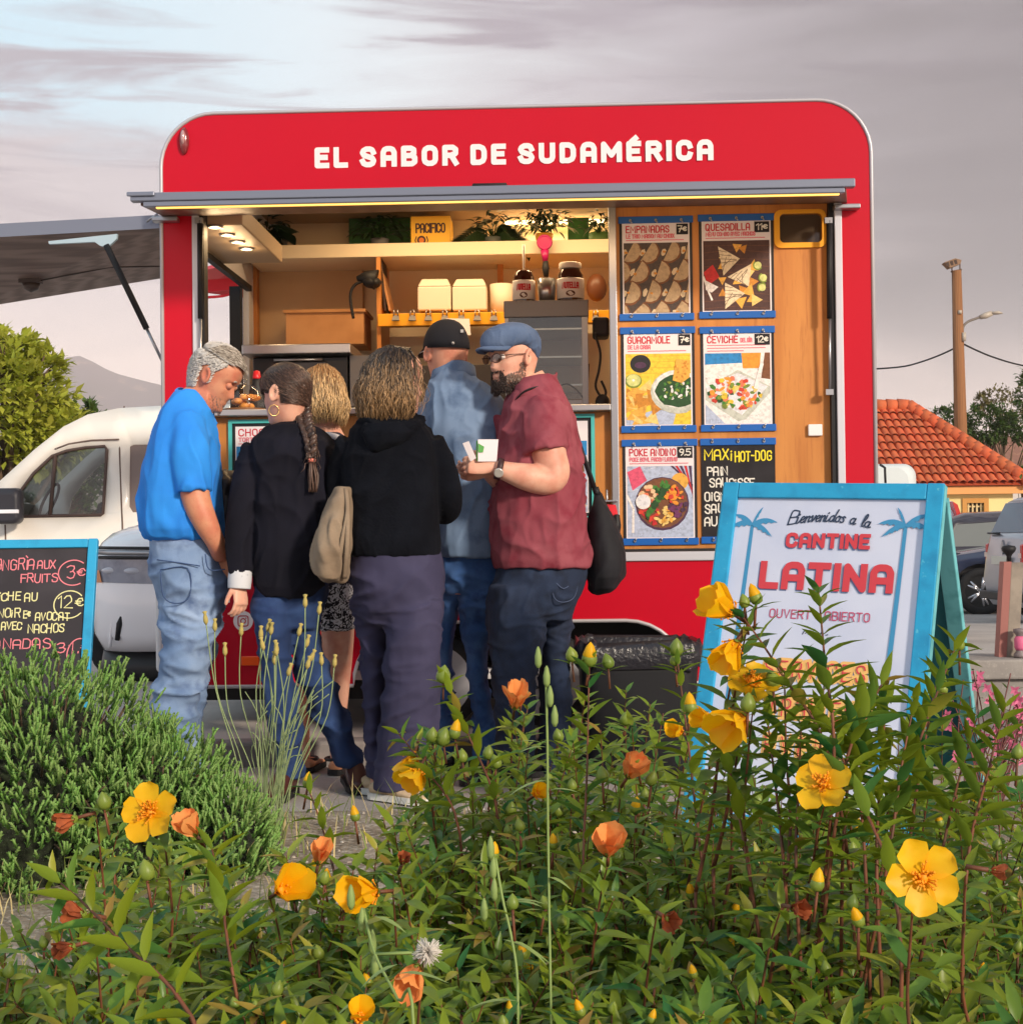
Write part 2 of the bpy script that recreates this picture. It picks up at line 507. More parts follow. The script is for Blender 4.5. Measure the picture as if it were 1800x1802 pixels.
def text(mb, fr, s, a, b, h, w, off, mi=0, sx=1.0, gap=2.6, jit=0.0, script=False, warp=None, fit=None, center=False, slant=0.0, rnd=None):
    """write s on frame fr from (a,b) with cap height h and stroke w"""
    rnd = rnd or random
    u = h / 10.0; x = 0.0; items = []
    for ch in s:
        if ch == ' ': x += 4.2; continue
        acc = None
        base = {'\u00c9': 'E', '\u00cc': 'I', '\u00c7': 'C'}.get(ch, ch)
        if ch in '\u00c9\u00cc': acc = 1 if ch == '\u00c9' else -1
        st = strokes(base, script)
        if st is None: x += 3; continue
        wd_ = max(p[0] for q in st for p in q)
        jx, jy, js = (rnd.uniform(-jit, jit) for _ in range(3))
        for q in st:
            items.append([(x + p[0] + jx + jit * .5 * rnd.uniform(-1, 1) + slant * p[1], p[1] * (1 + js * .12) + jy + jit * .5 * rnd.uniform(-1, 1)) for p in q])
        if acc: items.append([(x + wd_ / 2 - .6 * acc, 11.8), (x + wd_ / 2 + 1.0 * acc, 13.4)])
        x += wd_ + (gap if not script else .2)
    tot = x - (gap if not script else .2)
    if fit: sx = fit / (tot * u)
    a0 = a - (tot * u * sx / 2 if center else 0)
    for k, q in enumerate(items):
        q2 = [(a0 + p[0] * u * sx, b + p[1] * u) for p in q]
        if script: q2 = smooth2(q2, 4)
        if warp: q2 = [warp(*p) for p in q2]
        strip(mb, fr, q2, w, off + (1.9e-4 if w > .0105 else 6e-5) * k, mi)
    return tot * u * sx


def interp(rows, step):
    """smooth (Catmull-Rom) resampling of numeric rows, first value = parameter"""
    rows = [tuple(map(float, r)) for r in rows]
    r = []
    for i in range(len(rows) - 1):
        p0, p1, p2, p3 = rows[max(i - 1, 0)], rows[i], rows[i + 1], rows[min(i + 2, len(rows) - 1)]
        k = max(1, int(abs(p2[0] - p1[0]) / step + .5))
        for j in range(k):
            t = j / k
            r.append(tuple(p1[0] + (p2[0] - p1[0]) * t if a == 0 else
                           .5 * ((2 * p1[a]) + (-p0[a] + p2[a]) * t + (2 * p0[a] - 5 * p1[a] + 4 * p2[a] - p3[a]) * t * t + (-p0[a] + 3 * p1[a] - 3 * p2[a] + p3[a]) * t ** 3) for a in range(len(p1))))
    r.append(rows[-1])
    return r


def curve3(pts, k=6):
    pts = [V(p) for p in pts]
    r = []
    for i in range(len(pts) - 1):
        p0, p1, p2, p3 = pts[max(i - 1, 0)], pts[i], pts[i + 1], pts[min(i + 2, len(pts) - 1)]
        for j in range(k):
            t = j / k
            r.append(.5 * ((2 * p1) + (-p0 + p2) * t + (2 * p0 - 5 * p1 + 4 * p2 - p3) * t * t + (-p0 + 3 * p1 - 3 * p2 + p3) * t ** 3))
    r.append(pts[-1])
    return r


def fillmesh(outer, holes, to3, thick, mi_mats, name, parent, label=None, bevel=0, M=None):
    """flat plate with holes: outer/holes are 2-D loops, to3 maps (a,b,off) to the parent's space"""
    bm = bmesh.new(); es = []
    for lp in [outer] + holes:
        vs_ = [bm.verts.new(to3(a, b, 0)) for a, b in lp]
        es += [bm.edges.new((vs_[i], vs_[(i + 1) % len(vs_)])) for i in range(len(vs_))]
    bmesh.ops.triangle_fill(bm, use_beauty=True, use_dissolve=False, edges=es)
    if thick:
        g = bmesh.ops.extrude_face_region(bm, geom=bm.faces[:])
        d = V(to3(0, 0, thick)) - V(to3(0, 0, 0))
        for q in g['geom']:
            if isinstance(q, bmesh.types.BMVert): q.co += d
    bmesh.ops.recalc_face_normals(bm, faces=bm.faces)
    me = bpy.data.meshes.new(name); bm.to_mesh(me); bm.free()
    for m in (mi_mats if isinstance(mi_mats, (list, tuple)) else [mi_mats]): me.materials.append(m)
    if M is not None: me.transform(M)
    return link(name, me, parent, bevel, label, 2, MW.get(parent.name) if parent is not None else None)


def rrect(a0, a1, b0, b1, r, n=6):
    pts = []
    for cx, cy, s0 in ((a1 - r, b1 - r, 0), (a0 + r, b1 - r, 90), (a0 + r, b0 + r, 180), (a1 - r, b0 + r, 270)):
        for i in range(n + 1):
            t = R(s0 + 90 * i / n); pts.append((cx + r * math.cos(t), cy + r * math.sin(t)))
    return pts


def fuse(mb, name, mats, voxel=.006, smooth=2, wr=None, seed=0, inflate=0.0):
    """weld overlapping closed shapes into one skin; wr=list of (amp, (sx,sy,sz), ridged)"""
    me = mb.mesh(name, mats)
    o = bpy.data.objects.new('tmp', me); col.objects.link(o)
    r = o.modifiers.new('r', 'REMESH'); r.mode = 'VOXEL'; r.voxel_size = voxel; r.use_smooth_shade = True
    if smooth:
        s_ = o.modifiers.new('s', 'SMOOTH'); s_.iterations = smooth; s_.factor = .5
    dg = bpy.context.evaluated_depsgraph_get()
    me2 = bpy.data.meshes.new_from_object(o.evaluated_get(dg))
    bpy.data.objects.remove(o); bpy.data.meshes.remove(me)
    me2.name = name
    me2.materials.clear()
    for m in (mats if isinstance(mats, (list, tuple)) else [mats]): me2.materials.append(m)
    if wr or inflate: wrinkle(me2, wr or [], seed, inflate)
    me2.polygons.foreach_set('use_smooth', [True] * len(me2.polygons))
    return me2


def wrinkle(me, wr, seed=0, inflate=0.0):
    n = len(me.vertices)
    co = np.empty(n * 3); no = np.empty(n * 3)
    me.vertices.foreach_get('co', co); me.vertices.foreach_get('normal', no)
    co = co.reshape(-1, 3); no = no.reshape(-1, 3)
    d = np.full(n, inflate)
    sv = V((seed * 3.1, seed * 1.7, seed * .9))
    nf = noise.noise
    for amp, sc, ridged in wr:
        S = V(sc)
        for i in range(n):
            q = V((co[i, 0] * S.x, co[i, 1] * S.y, co[i, 2] * S.z)) + sv
            if ridged:
                lo = nf(q * .45 + V((9, 4, 2)))
                x = nf(q + V((1.1 * lo, .6 * lo, 1.6 * lo)))
                x = ((1 - min(1, abs(x) * 2.6)) ** 2 - .22) * max(.12, min(1, .55 + 1.7 * nf(q * .33 - V((3, 8, 5)))))
            else: x = nf(q)
            d[i] += amp * x
    co = co + no * d[:, None]
    me.vertices.foreach_set('co', co.reshape(-1))
    me.update()


def part(name, me, parent, label=None, bevel=0):
    """mesh in world space -> child of a thing"""
    me.transform(MW[parent.name].inverted())
    return link(name, me, parent, bevel, label, 2, MW[parent.name])
# ------------------------------------------------------------------ setting: ground, walls of the place, far land
def gz(y):
    """height of the car park: level, then falling gently away"""
    if y < 9: return 0.0
    if y < 24: return -.36 * (y - 9) / 15
    return -.36 - .004 * min(y - 24, 60)


g = MB()
ys = [-30, -6, 0, 2, 4, 6, 8, 9, 10, 12, 14, 17, 20, 24, 30, 40, 60, 84, 140, 300, 800, 2500]
xs = [-900, -200, -60, -30, -15, -8, -4, -2, 0, 2, 4, 8, 15, 30, 60, 200, 900]
vs_ = [(x * (1 if y < 200 else 4), y, gz(y)) for y in ys for x in xs]
nx = len(xs)
g.add(vs_, [(j * nx + i, j * nx + i + 1, (j + 1) * nx + i + 1, (j + 1) * nx + i) for j in range(len(ys) - 1) for i in range(nx - 1)], 0, True)
asphalt = cm('asphalt', 178, 170, 164, rough=.9, var=(1.3, lin((152, 145, 141)), .35, .7), two=(60, lin((194, 187, 181)), .55, .75), bump=(160, .5, .004))
tag(g.build('ground', asphalt), kind='structure')

concrete = cm('concrete', 150, 146, 142, rough=.85, var=(3, lin((126, 122, 120)), .4, .7), two=(40, lin((170, 166, 160)), .55, .8), bump=(70, .4, .004))
concrete_dark = cm('concrete_dark', 136, 131, 129, rough=.9, var=(6, lin((112, 108, 107)), .4, .7), bump=(60, .4, .004))
# raised paving the trailer stands on, with its kerb
g = MB().box(-2.4, 1.75, 6.32, 9.4, -.02, .10)
tag(g.build('pavement', cm('paving', 186, 178, 172, rough=.9, var=(2, lin((160, 152, 148)), .4, .7), bump=(90, .4, .003)), bevel=.012), kind='structure')
g = MB()
for k in range(7):
    x0 = -2.4 + k * .6
    g.box(x0 + .003, x0 + .597, 6.18, 6.318, -.02, .103)
tag(g.build('kerb', concrete_dark, bevel=.015), kind='structure')
# planting bed in front: soil and gravel
g = MB()
n_ = 60
pts = [V((-3.4 + 6.8 * i / n_, .2 + 4.95 * j / n_, 0)) for j in range(n_ + 1) for i in range(n_ + 1)]
for p in pts:
    e = min(1, max(0, (5.15 - p.y) / .3)) * min(1, (3.4 - abs(p.x)) / .3)
    p.z = .006 + e * (.035 + .03 * noise.noise(p * 1.3) + .008 * noise.noise(p * 9))
g.add(pts, [(j * (n_ + 1) + i, j * (n_ + 1) + i + 1, (j + 1) * (n_ + 1) + i + 1, (j + 1) * (n_ + 1) + i) for j in range(n_) for i in range(n_)], 0, True)
tag(g.build('planting_bed', cm('soil', 158, 146, 130, rough=1, var=(3, lin((128, 114, 98)), .4, .6), two=(50, lin((198, 188, 174)), .5, .7), bump=(60, .9, .01))), kind='structure')

# low concrete wall on the right, with a coping groove
M = Matrix()
g = MB()
g.box(1.62, 7.5, 7.40, 7.72, .0, .20).box(1.60, 7.5, 7.36, 7.76, .203, .30)
w = g.solo('low_wall', concrete, 'low grey concrete wall with a flat coping behind the sandwich board', 'wall', (1.62, 7.4, 0), bevel=.01)
g = MB().box(1.2, 7.5, 6.6, 7.395, -.02, .05)
tag(g.build('footpath', concrete_dark, bevel=.01), kind='structure')

# far land
g = MB()
nx, ny = 120, 26
Yf = 2600
prof = [(-400, 760), (-100, 735), (0, 700), (60, 665), (95, 640), (112, 628), (130, 623), (142, 625), (160, 634), (185, 648), (215, 660), (250, 670), (285, 677), (400, 700), (600, 735), (800, 770), (1100, 800), (1500, 820), (1900, 830), (2300, 840)]
import bisect


def pr(px):
    xs_ = [p[0] for p in prof]
    i = max(1, min(len(xs_) - 1, bisect.bisect(xs_, px)))
    a, b = prof[i - 1], prof[i]
    t = (px - a[0]) / (b[0] - a[0]); return a[1] + (b[1] - a[1]) * t


rows = []
for j in range(ny + 1):
    t = j / ny
    for i in range(nx + 1):
        px = -400 + 2700 * i / nx
        top = at(px, pr(px), Yf)
        y = Yf - 1500 * (1 - t) ** 1.2
        z = -8 + (top.z + 8) * (t ** 1.5)
        nzv = noise.fractal(V((top.x * .006, y * .004, 0)), 1, 2, 5)
        z += (nzv * 26 * (1 - abs(2 * t - 1) ** 3)) if j < ny else nzv * 5
        rows.append(V((top.x * y / Yf, y, z)))
g.add(rows, [(j * (nx + 1) + i, j * (nx + 1) + i + 1, (j + 1) * (nx + 1) + i + 1, (j + 1) * (nx + 1) + i) for j in range(ny) for i in range(nx)], 0, True)
mtn = cm('hazed_rock', 104, 94, 106, rough=1, var=(.004, lin((88, 86, 90)), .4, .6), two=(.02, lin((164, 142, 136)), .6, .75))  # lilac of the distant haze is partly put into the rock colour
tag(g.build('mountain', mtn), kind='structure')
# brown field slope beyond the tiled house
g = MB()
pts = []
for j in range(13):
    for i in range(31):
        x, y = 6 + 60 * i / 30, 52 + 60 * j / 12
        z = -.6 + 9.2 * (j / 12) ** 1.0 * (1 - .018 * i) + .25 * noise.noise(V((x * .2, y * .2, 0)))
        pts.append(V((x * (1 + .3 * j / 12), y, z)))
g.add(pts, [(j * 31 + i, j * 31 + i + 1, (j + 1) * 31 + i + 1, (j + 1) * 31 + i) for j in range(12) for i in range(30)], 0, True)
tag(g.build('hill', cm('field_soil', 132, 98, 78, rough=1, var=(.4, lin((110, 84, 62)), .4, .6), two=(4, lin((150, 120, 92)), .5, .7))), kind='structure')

# ------------------------------------------------------------------ food trailer
YAW = R(-2.1)
T0 = at(910, 940, 6.5); T0.z = 0
TM = Matrix.Translation(T0) @ Matrix.Rotation(YAW, 4, 'Z')
TI = TM.inverted()


def tp(px, py, v=0.0):
    """photo pixel -> trailer-space point on the plane v metres behind its front face"""
    o = TI @ CAM_O; d = TI.to_3x3() @ ray(px, py)
    return o + d * ((v - o.y) / d.y)


red = cm('red_paint', 188, 1, 36, rough=.38, coat=.1, spec=.25, var=(1.2, lin((190, 6, 34)), .4, .7), bump=(7, .04, .01))
white_trim = cm('white_trim', 214, 212, 214, rough=.4)
alu = cm('aluminium', 168, 170, 176, rough=.34, metal=.85, bump=(40, .05, .002))
steel = cm('stainless', 176, 176, 178, rough=.28, metal=.9, bump=(30, .08, .002))
black_rub = cm('black_rubber', 22, 22, 26, rough=.6)
ply = cm('plywood', 200, 134, 66, rough=.5, var=(2.2, lin((178, 110, 48)), .35, .7), two=(14, lin((166, 100, 44)), .55, .8), stretch=(5, 1, .45))
beige = cm('beige_panel', 205, 172, 130, rough=.6, var=(1.5, lin((186, 150, 108)), .4, .7))
cream = cm('cream_panel', 226, 208, 176, rough=.55)
dark_int = cm('dark_interior', 40, 36, 34, rough=.6)
tr = thing('food_trailer', 'bright red food trailer with a raised serving hatch and white lettering along its top', 'food trailer', TM)

u0, u1 = tp(286, 600).x, tp(1538, 600).x
zt, zb = tp(905, 187).z, tp(600, 1207).z
cr = .232
DEP = 2.0
hu0, hu1, hz0, hz1 = tp(345, 600).x, tp(1478, 600).x, tp(905, 983).z, tp(905, 362).z


def topcurve():
    pts = []
    for i in range(11):
        t = R(90 * i / 10); pts.append((u1 - cr + cr * math.cos(t), zt - cr + cr * math.sin(t)))
    for i in range(11):
        t = R(90 + 90 * i / 10); pts.append((u0 + cr + cr * math.cos(t), zt - cr + cr * math.sin(t)))
    return pts


ar0, ar1, azt, arr = tp(622, 1206).x, tp(1212, 1206).x, tp(900, 1094).z, .265


def archcurve():
    pts = []
    for i in range(9):
        t = R(180 - 90 * i / 8); pts.append((ar0 + arr + arr * math.cos(t), zb + (azt - zb) * math.sin(t)))
    for i in range(9):
        t = R(90 - 90 * i / 8); pts.append((ar1 - arr + arr * math.cos(t), zb + (azt - zb) * math.sin(t)))
    return pts


outer = topcurve() + [(u0, zb + .05), (u0 + .05, zb)] + archcurve() + [(u1 - .05, zb), (u1, zb + .05)]
fillmesh(outer, [[(hu0, hz0), (hu1, hz0), (hu1, hz1), (hu0, hz1)]], lambda a, b, o: (a, o, b), .045, red, 'body', tr)
# white edging round the outline
g = MB()
lp = [V((a, -.004, b)) for a, b in outer] + [V((outer[0][0], -.004, outer[0][1]))]
tc_ = topcurve()
g.tube([V((u1, 0, zb + .05))] + [V((a, 0, b)) for a, b in tc_] + [V((u0, 0, zb + .05))], .0085, 8)
g.tube([V((a, 0, b)) for a, b in [(u0, zb + .05), (u0 + .05, zb)] + archcurve() + [(u1 - .05, zb), (u1, zb + .05)]], .008, 8)
g.build('edge_trim', cm('trim_grey', 186, 184, 190, rough=.4, metal=.3), tr, world=False)
# shell: roof and walls
g = MB()
pr_ = [(u1, zb)] + topcurve() + [(u0, 2.42)]
inn = [(u1 - .03, zb)] + [(a * (1 - .03 / 1.5) if True else a, b - .03) for a, b in topcurve()] + [(u0 + .03, 2.42)]
n_ = len(pr_)
va = [(a, .046, b) for a, b in pr_] + [(a, DEP, b) for a, b in pr_] + [(a, .046, b) for a, b in inn] + [(a, DEP, b) for a, b in inn]
fs = []
for i in range(n_ - 1):
    fs += [(i, i + 1, n_ + i + 1, n_ + i), (2 * n_ + i, 3 * n_ + i, 3 * n_ + i + 1, 2 * n_ + i + 1)]
g.add(va, fs, 0, True)
g.build('roof_shell', [white_trim], tr, world=False)
g = MB()
# end wall on the left with its own serving opening
LZ0, LZ1 = 1.36, 2.30
g.box(u0, u0 + .03, .046, .20, zb, 2.42).box(u0, u0 + .03, 1.66, DEP, zb, 2.42).box(u0, u0 + .03, .20, 1.66, zb, LZ0).box(u0, u0 + .03, .20, 1.66, LZ1, 2.42)
g.box(u0, u1, DEP, DEP + .03, zb, zt)
g.box(u0 + .03, u1 - .03, .05, DEP, zb + .02, zb + .06)
g.build('side_wall', [white_trim], tr, world=False)
# wheel box behind the arch
g = MB()
g.box(ar0 - .05, ar1 + .05, .42, .46, zb - .05, azt + .06).box(ar0 - .05, ar1 + .05, .046, .46, azt + .03, azt + .06)
g.box(ar0 - .06, ar0 - .03, .05, .46, zb, azt + .03).box(ar1 + .03, ar1 + .06, .05, .46, zb, azt + .03)
g.box(u0 + .1, u1 - .1, .30, .36, zb - .09, zb - .01).box(u0 + .1, u1 - .1, 1.6, 1.66, zb - .09, zb - .01)
for k in range(5): g.box(u0 + .3 + k * .6, u0 + .35 + k * .6, .36, 1.6, zb - .07, zb - .01)
g.build('chassis', black_rub, tr, world=False)
g = MB().box(u0 - .055, u0 - .002, .03, .5, tp(280, 1187).z, tp(280, 1042).z)
g.build('corner_bumper', white_trim, tr, world=False, bevel=.03, seg=4)


def wheel(px, py, Rt):
    c = tp(px, py, .11)
    c.z = .10 + Rt
    w_ = MB(); MX = Matrix.Rotation(R(90), 4, 'X')
    w_.lathe([(Rt * .72, -.07), (Rt * .9, -.085), (Rt * .98, -.06), (Rt, -.02), (Rt, .03), (Rt * .97, .07), (Rt * .8, .08)], c, 40, 0, MX)
    o = w_.build('wheel', cm('tyre', 26, 26, 29, rough=.8, bump=(80, .3, .004)), tr, world=False)
    rim = MB(); rr = Rt * .74
    rim.lathe([(rr * 1.0, .086), (rr * 1.02, .062), (rr * .94, .05), (rr * .88, .034), (rr * .80, .06), (rr * .66, .066), (rr * .56, .05), (rr * .40, .05), (rr * .34, .07), (rr * .22, .075), (rr * .0, .078)], c, 40, 0, MX)
    ri = rim.build('rim', cm('rim_paint', 192, 192, 198, rough=.35, metal=.4), o, world=False)
    MW[ri.name] = TM
    h = MB()
    for k in range(14):
        a = 2 * math.pi * k / 14
        q = c + V((math.cos(a) * rr * .73, -.068, math.sin(a) * rr * .73))
        h.tube([q + V((0, .006, 0)), q - V((0, .0035, 0))], .0135, 10, 0)
    for k in range(5):
        a = 2 * math.pi * k / 5
        q = c + V((math.cos(a) * rr * .32, -.07, math.sin(a) * rr * .32))
        h.tube([q, q - V((0, .016, 0))], .008, 6, 0)
    h.build('rim_hole', black_rub, o, world=False)


wheel(770, 1222, .207)
wheel(962, 1222, .207)

# lettering on the red fascia
letter = cm('lettering_white', 236, 226, 228, rough=.5)
fr = Frame((0, 0, 0), (1, 0, 0), (0, 0, 1))
A, B = tp(556, 296), tp(1253, 284)
fr2 = Frame((A.x, 0, A.z + .012), (1, 0, (B.z - A.z) / (B.x - A.x) * .35), (0, 0, 1))
g = MB()
hh = (tp(700, 258).z - tp(700, 296).z)
text(g, fr2, 'EL SABOR DE SUDAM\u00c9RICA', 0.006, 0.0, hh * .72, hh * .25, .0012, fit=(B.x - A.x) - .012, gap=5.2)
# slab feet of the display face
g.build('lettering', letter, tr, world=False)
g = MB()
q = tp(397, 1058)
text(g, Frame((q.x - .018, 0, q.z), (1, 0, 0), (0, 0, 1)), 'A', 0, 0, .05, .013, .0012)
for px in (372, 428):
    q = tp(px, 1093); f3 = Frame((q.x, 0, q.z), (1, 0, 0), (0, 0, 1))
    f3.disc(g, 0, 0, .043, .043, .0008, 0, n=32)
    if px == 428:
        rr_ = rrect(-.022, .022, -.022, .022, .010)
        strip(g, f3, rr_ + [rr_[0]], .0046, .0014, 1)
        cc = [(.0105 * math.cos(2 * math.pi * k / 20), .0105 * math.sin(2 * math.pi * k / 20)) for k in range(21)]
        strip(g, f3, cc, .0044, .0014, 1)
        f3.disc(g, .0125, .0125, .003, .003, .0014, 1, n=10)
    else:
        strip(g, f3, [(.012, .022), (.004, .022), (-.001, .016), (-.001, -.026)], .008, .0014, 1)
        strip(g, f3, [(-.011, .003), (.010, .003)], .007, .0016, 1)
g.build('social_media_mark', [letter, red], tr, world=False)

# clearance lamp, handle, reflector
q = tp(325, 248)
g = MB()
g.ell((q.x, -.006, q.z), .022, .02, .060, 0, 16, 10)
lp_ = g.build('clearance_lamp', cm('lamp_base', 120, 30, 36, rough=.2, coat=1), tr, world=False)
g = MB().ell((q.x - .002, -.02, q.z + .012), .011, .014, .032, 0, 12, 8)
g.build('lens', cm('lamp_lens', 190, 150, 150, rough=.1, coat=1, metal=.3), lp_, world=False)
q = tp(862, 334)
g = MB().tube([V((q.x - .085, -.004, q.z - .02)), V((q.x - .07, -.02, q.z + .018)), V((q.x + .07, -.02, q.z + .018)), V((q.x + .085, -.004, q.z - .02))], .008, 8)
g.build('handle', black_rub, tr, world=False)
q = tp(441, 1163)
g = MB().box(q.x - .038, q.x + .038, -.012, -.0005, q.z - .02, q.z + .02)
g.build('reflector', cm('orange_reflector', 255, 92, 10, rough=.3, coat=.6), tr, world=False, bevel=.003)

# ---- opening frame
g = MB()
tz = lambda py, v=0.: tp(905, py, v).z
tu = lambda px, v=0.: tp(px, 650, v).x
g.box(hu0 - .012, hu0 + .018, -.012, .07, hz0, hz1)
g.box(hu1 - .018, hu1 + .014, -.012, .07, hz0, hz1)
g.box(hu0 + .0185, hu1 - .0185, -.012, .07, tz(990), tz(974))
g.build('opening_frame', cm('frame_white', 200, 202, 212, rough=.35, metal=.2), tr, world=False, bevel=.004)
g = MB()
g.box(hu0 + .0185, hu0 + .038, .0, .07, tz(973.5), hz1 - .002).box(hu1 - .04, hu1 - .0185, .0, .07, tz(973.5), hz1 - .002)
g.box(hu0 + .0385, hu1 - .0405, .005, .06, tz(973.5), tz(969))
g.build('gasket', black_rub, tr, world=False)
# counter, panels, post
uP0, uP1 = tu(1074), tu(1087)
g = MB().box(hu0 + .039, uP0 - .002, .03, .052, tz(968.5), tz(726))
g.build('front_panel', ply, tr, world=False)
g = MB().box(hu0 + .039, uP0 - .002, -.03, .62, tz(725.5), tz(714))
g.build('counter', steel, tr, world=False, bevel=.004)
g = MB().box(uP0, uP1, -.006, .06, tz(968.5), hz1 - .002)
g.build('post', alu, tr, world=False, bevel=.003)
ww0, ww1, wz0, wz1 = tu(1377), tu(1452), tz(434), tz(383)
fillmesh([(uP1 + .001, tz(968.5)), (hu1 - .041, tz(968.5)), (hu1 - .041, hz1 - .002), (uP1 + .001, hz1 - .002)], [rrect(ww0, ww1, wz0, wz1, .02)],
         lambda a, b, o: (a, .035 + o, b), .018, ply, 'menu_wall', tr)
yel = cm('yellow_paint', 236, 164, 24, rough=.5)
r0, r1 = rrect(tu(1367), tu(1459), tz(443), tz(376), .03), rrect(ww0, ww1, wz0, wz1, .02)
wf = fillmesh(r0, [r1], lambda a, b, o: (a, .022 + o, b), .012, yel, 'window', tr)
g = MB().box(ww0 - .01, ww1 + .01, .056, .06, wz0 - .01, wz1 + .01)
g.build('pane', cm('dark_glass', 70, 58, 46, rough=.08, spec=.7), wf, world=False)
q = tp(1436, 756)
g = MB().box(q.x - .030, q.x + .030, .018, .0345, q.z - .025, q.z + .025)
g.build('socket', cm('socket_white', 228, 228, 230, rough=.4), tr, world=False, bevel=.004)
q = tp(1068, 882)
g = MB().box(q.x - .03, q.x + .045, -.04, .028, q.z - .004, q.z + .004).tube([V((q.x, -.01, q.z + .004)), V((q.x, -.01, q.z + .05))], .004, 6)
g.build('hook_plate', alu, tr, world=False, bevel=.002)

# ---- main hatch
hatch_u = lambda px, py, v: tp(px, py, v)
a = tp(232, 351, -.55); b = tp(1503, 325, -.55)
hz_f = (a.z + b.z) / 2; hu_a, hu_b = a.x, b.x
bk0, bk1 = tp(288, 381), tp(1490, 357)
bz = (bk0.z + bk1.z) / 2
under = cm('hatch_lining', 122, 92, 76, rough=.45, wave=(1.2, lin((92, 62, 46)), .6, 'X'), stretch=(2, 1, 6))
g = MB()
za, zc = hz_f, bz
g.prism([V((hu_a + .03, -.53, za - .02)), V((bk0.x, -.003, zc)), V((bk0.x, -.003, zc + .03)), V((hu_a + .03, -.53, za + .012))], (0, 0, 0))
g = MB()
g.add([(hu_a + .03, -.53, za - .02), (hu_b - .03, -.53, za - .02), (bk1.x, -.003, zc), (bk0.x, -.003, zc),
       (hu_a + .03, -.53, za + .012), (hu_b - .03, -.53, za + .012), (bk1.x, -.003, zc + .032), (bk0.x, -.003, zc + .032)],
      [(0, 3, 2, 1), (4, 5, 6, 7), (0, 1, 5, 4), (1, 2, 6, 5), (2, 3, 7, 6), (3, 0, 4, 7)])
ht = g.build('serving_hatch', under, tr, world=False)
g = MB()
g.box(hu_a, hu_b, -.575, -.535, za - .012, za + .022)
g.box(hu_a + .05, hu_b - .04, -.57, -.54, za - .034, za - .0125)
g.box(hu_a - .012, hu_a + .10, -.585, -.576, za + .006, za + .024)
g.build('edge_profile', cm('hatch_edge', 128, 134, 150, rough=.35, metal=.5), ht, world=False, bevel=.004)
g = MB().box(hu_a + .10, hu_b - .06, -.562, -.545, za - .039, za - .0345)
led = g.build('light_strip', mat('led_glow', (1, .7, .25), emis=((1.0, .50, .09), 1.3)), ht, world=False)
for px, v0, v1 in ((1459, .0, .0), (352, .0, .0)):
    p0 = tp(px, 388, -.035); p1 = tp(px + 1, 560, -.03); p2 = tp(px + 1, 690, -.02)
    g = MB().tube([p0, p1], .0125, 10).tube([p1, p2], .006, 8, 1)
    g.box(p0.x - .02, p0.x + .012, p0.y - .012, p0.y + .012, p0.z - .012, p0.z + .012, 1).box(p2.x - .018, p2.x + .014, p2.y - .012, p2.y + .012, p2.z - .012, p2.z + .012, 1)
    g.build('gas_strut', [black_rub, alu], tr, world=False)
for px, py in ((290, 384), (1487, 362)):
    q = tp(px, py, -.03); g = MB().box(q.x - .05, q.x + .06, q.y - .03, q.y + .027, q.z - .016, q.z + .004)
    g.build('hinge_bracket', alu, tr, world=False, bevel=.004)
# ---- end hatch on the left
n0, n1 = tp(283, 398, .16), tp(-60, 417, .16)
f0, f1 = tp(287, 489, 1.6), tp(-60, 545, 1.6)
g = MB()
th = V((0, 0, .035))
g.add([n0, n1, f1, f0] + [p + th for p in (n0, n1, f1, f0)], [(0, 1, 2, 3), (4, 7, 6, 5), (0, 4, 5, 1), (1, 5, 6, 2), (2, 6, 7, 3), (3, 7, 4, 0)])
eh = g.build('end_hatch', cm('end_hatch_lining', 150, 128, 118, rough=.6, wave=(2.2, lin((104, 84, 76)), .8, 'Z'), stretch=(.4, 4, 8)), tr, world=False)
g = MB()
dY = V((0, -.03, 0))
g.add([n0 + dY - th * .4, n1 + dY - th * .4, n1 + dY + th * 1.3, n0 + dY + th * 1.3] + [p - dY * .1 for p in (n0 + dY - th * .4, n1 + dY - th * .4, n1 + dY + th * 1.3, n0 + dY + th * 1.3)],
      [(0, 1, 2, 3), (4, 7, 6, 5), (0, 4, 5, 1), (1, 5, 6, 2), (2, 6, 7, 3), (3, 7, 4, 0)])
g.build('edge_profile', cm('hatch_edge', 1, 1, 1), eh, world=False)
lightplate = cm('light_blue_plate', 176, 198, 210, rough=.4, metal=.3)
b0, b1, b2, b3 = tp(85, 428, .12), tp(205, 412, .12), tp(202, 424, .12), tp(183, 435, .12)
g = MB().prism([tp(85, 424, .12), tp(206, 411, .12), tp(205, 420, .12), tp(190, 434, .12), tp(176, 432, .12), tp(166, 425, .12), tp(86, 429, .12)], (0, .02, 0))
g.build('strut_bracket', lightplate, eh, world=False)
s0, s1, s2 = tp(187, 431, .12), tp(258, 578, .12), tp(286, 636, .12)
g = MB().tube([s0, s1], .014, 10).tube([s1, s2], .007, 8, 1)
g.build('gas_strut', [black_rub, alu], tr, world=False)
g = MB().tube([tp(258, 390, .1), tp(282, 372, .1)], .005, 6).tube([tp(270, 391, .1), tp(284, 378, .1)], .005, 6)
g.build('stay', alu, tr, world=False)
q = tp(55, 497, 1.0)
g = MB().box(q.x - .055, q.x + .05, q.y - .03, q.y + .03, q.z - .005, q.z + .045).lathe([(.045, 0), (.035, -.03), (.0, -.045)], q + V((0, 0, -.005)), 12)
g.tube([q + V((.05, 0, .01)), q + V((.4, 0, .07)), q + V((.85, 0, .07))], .004, 6)
g.build('spotlight', cm('lamp_brown', 74, 62, 58, rough=.4), eh, world=False)

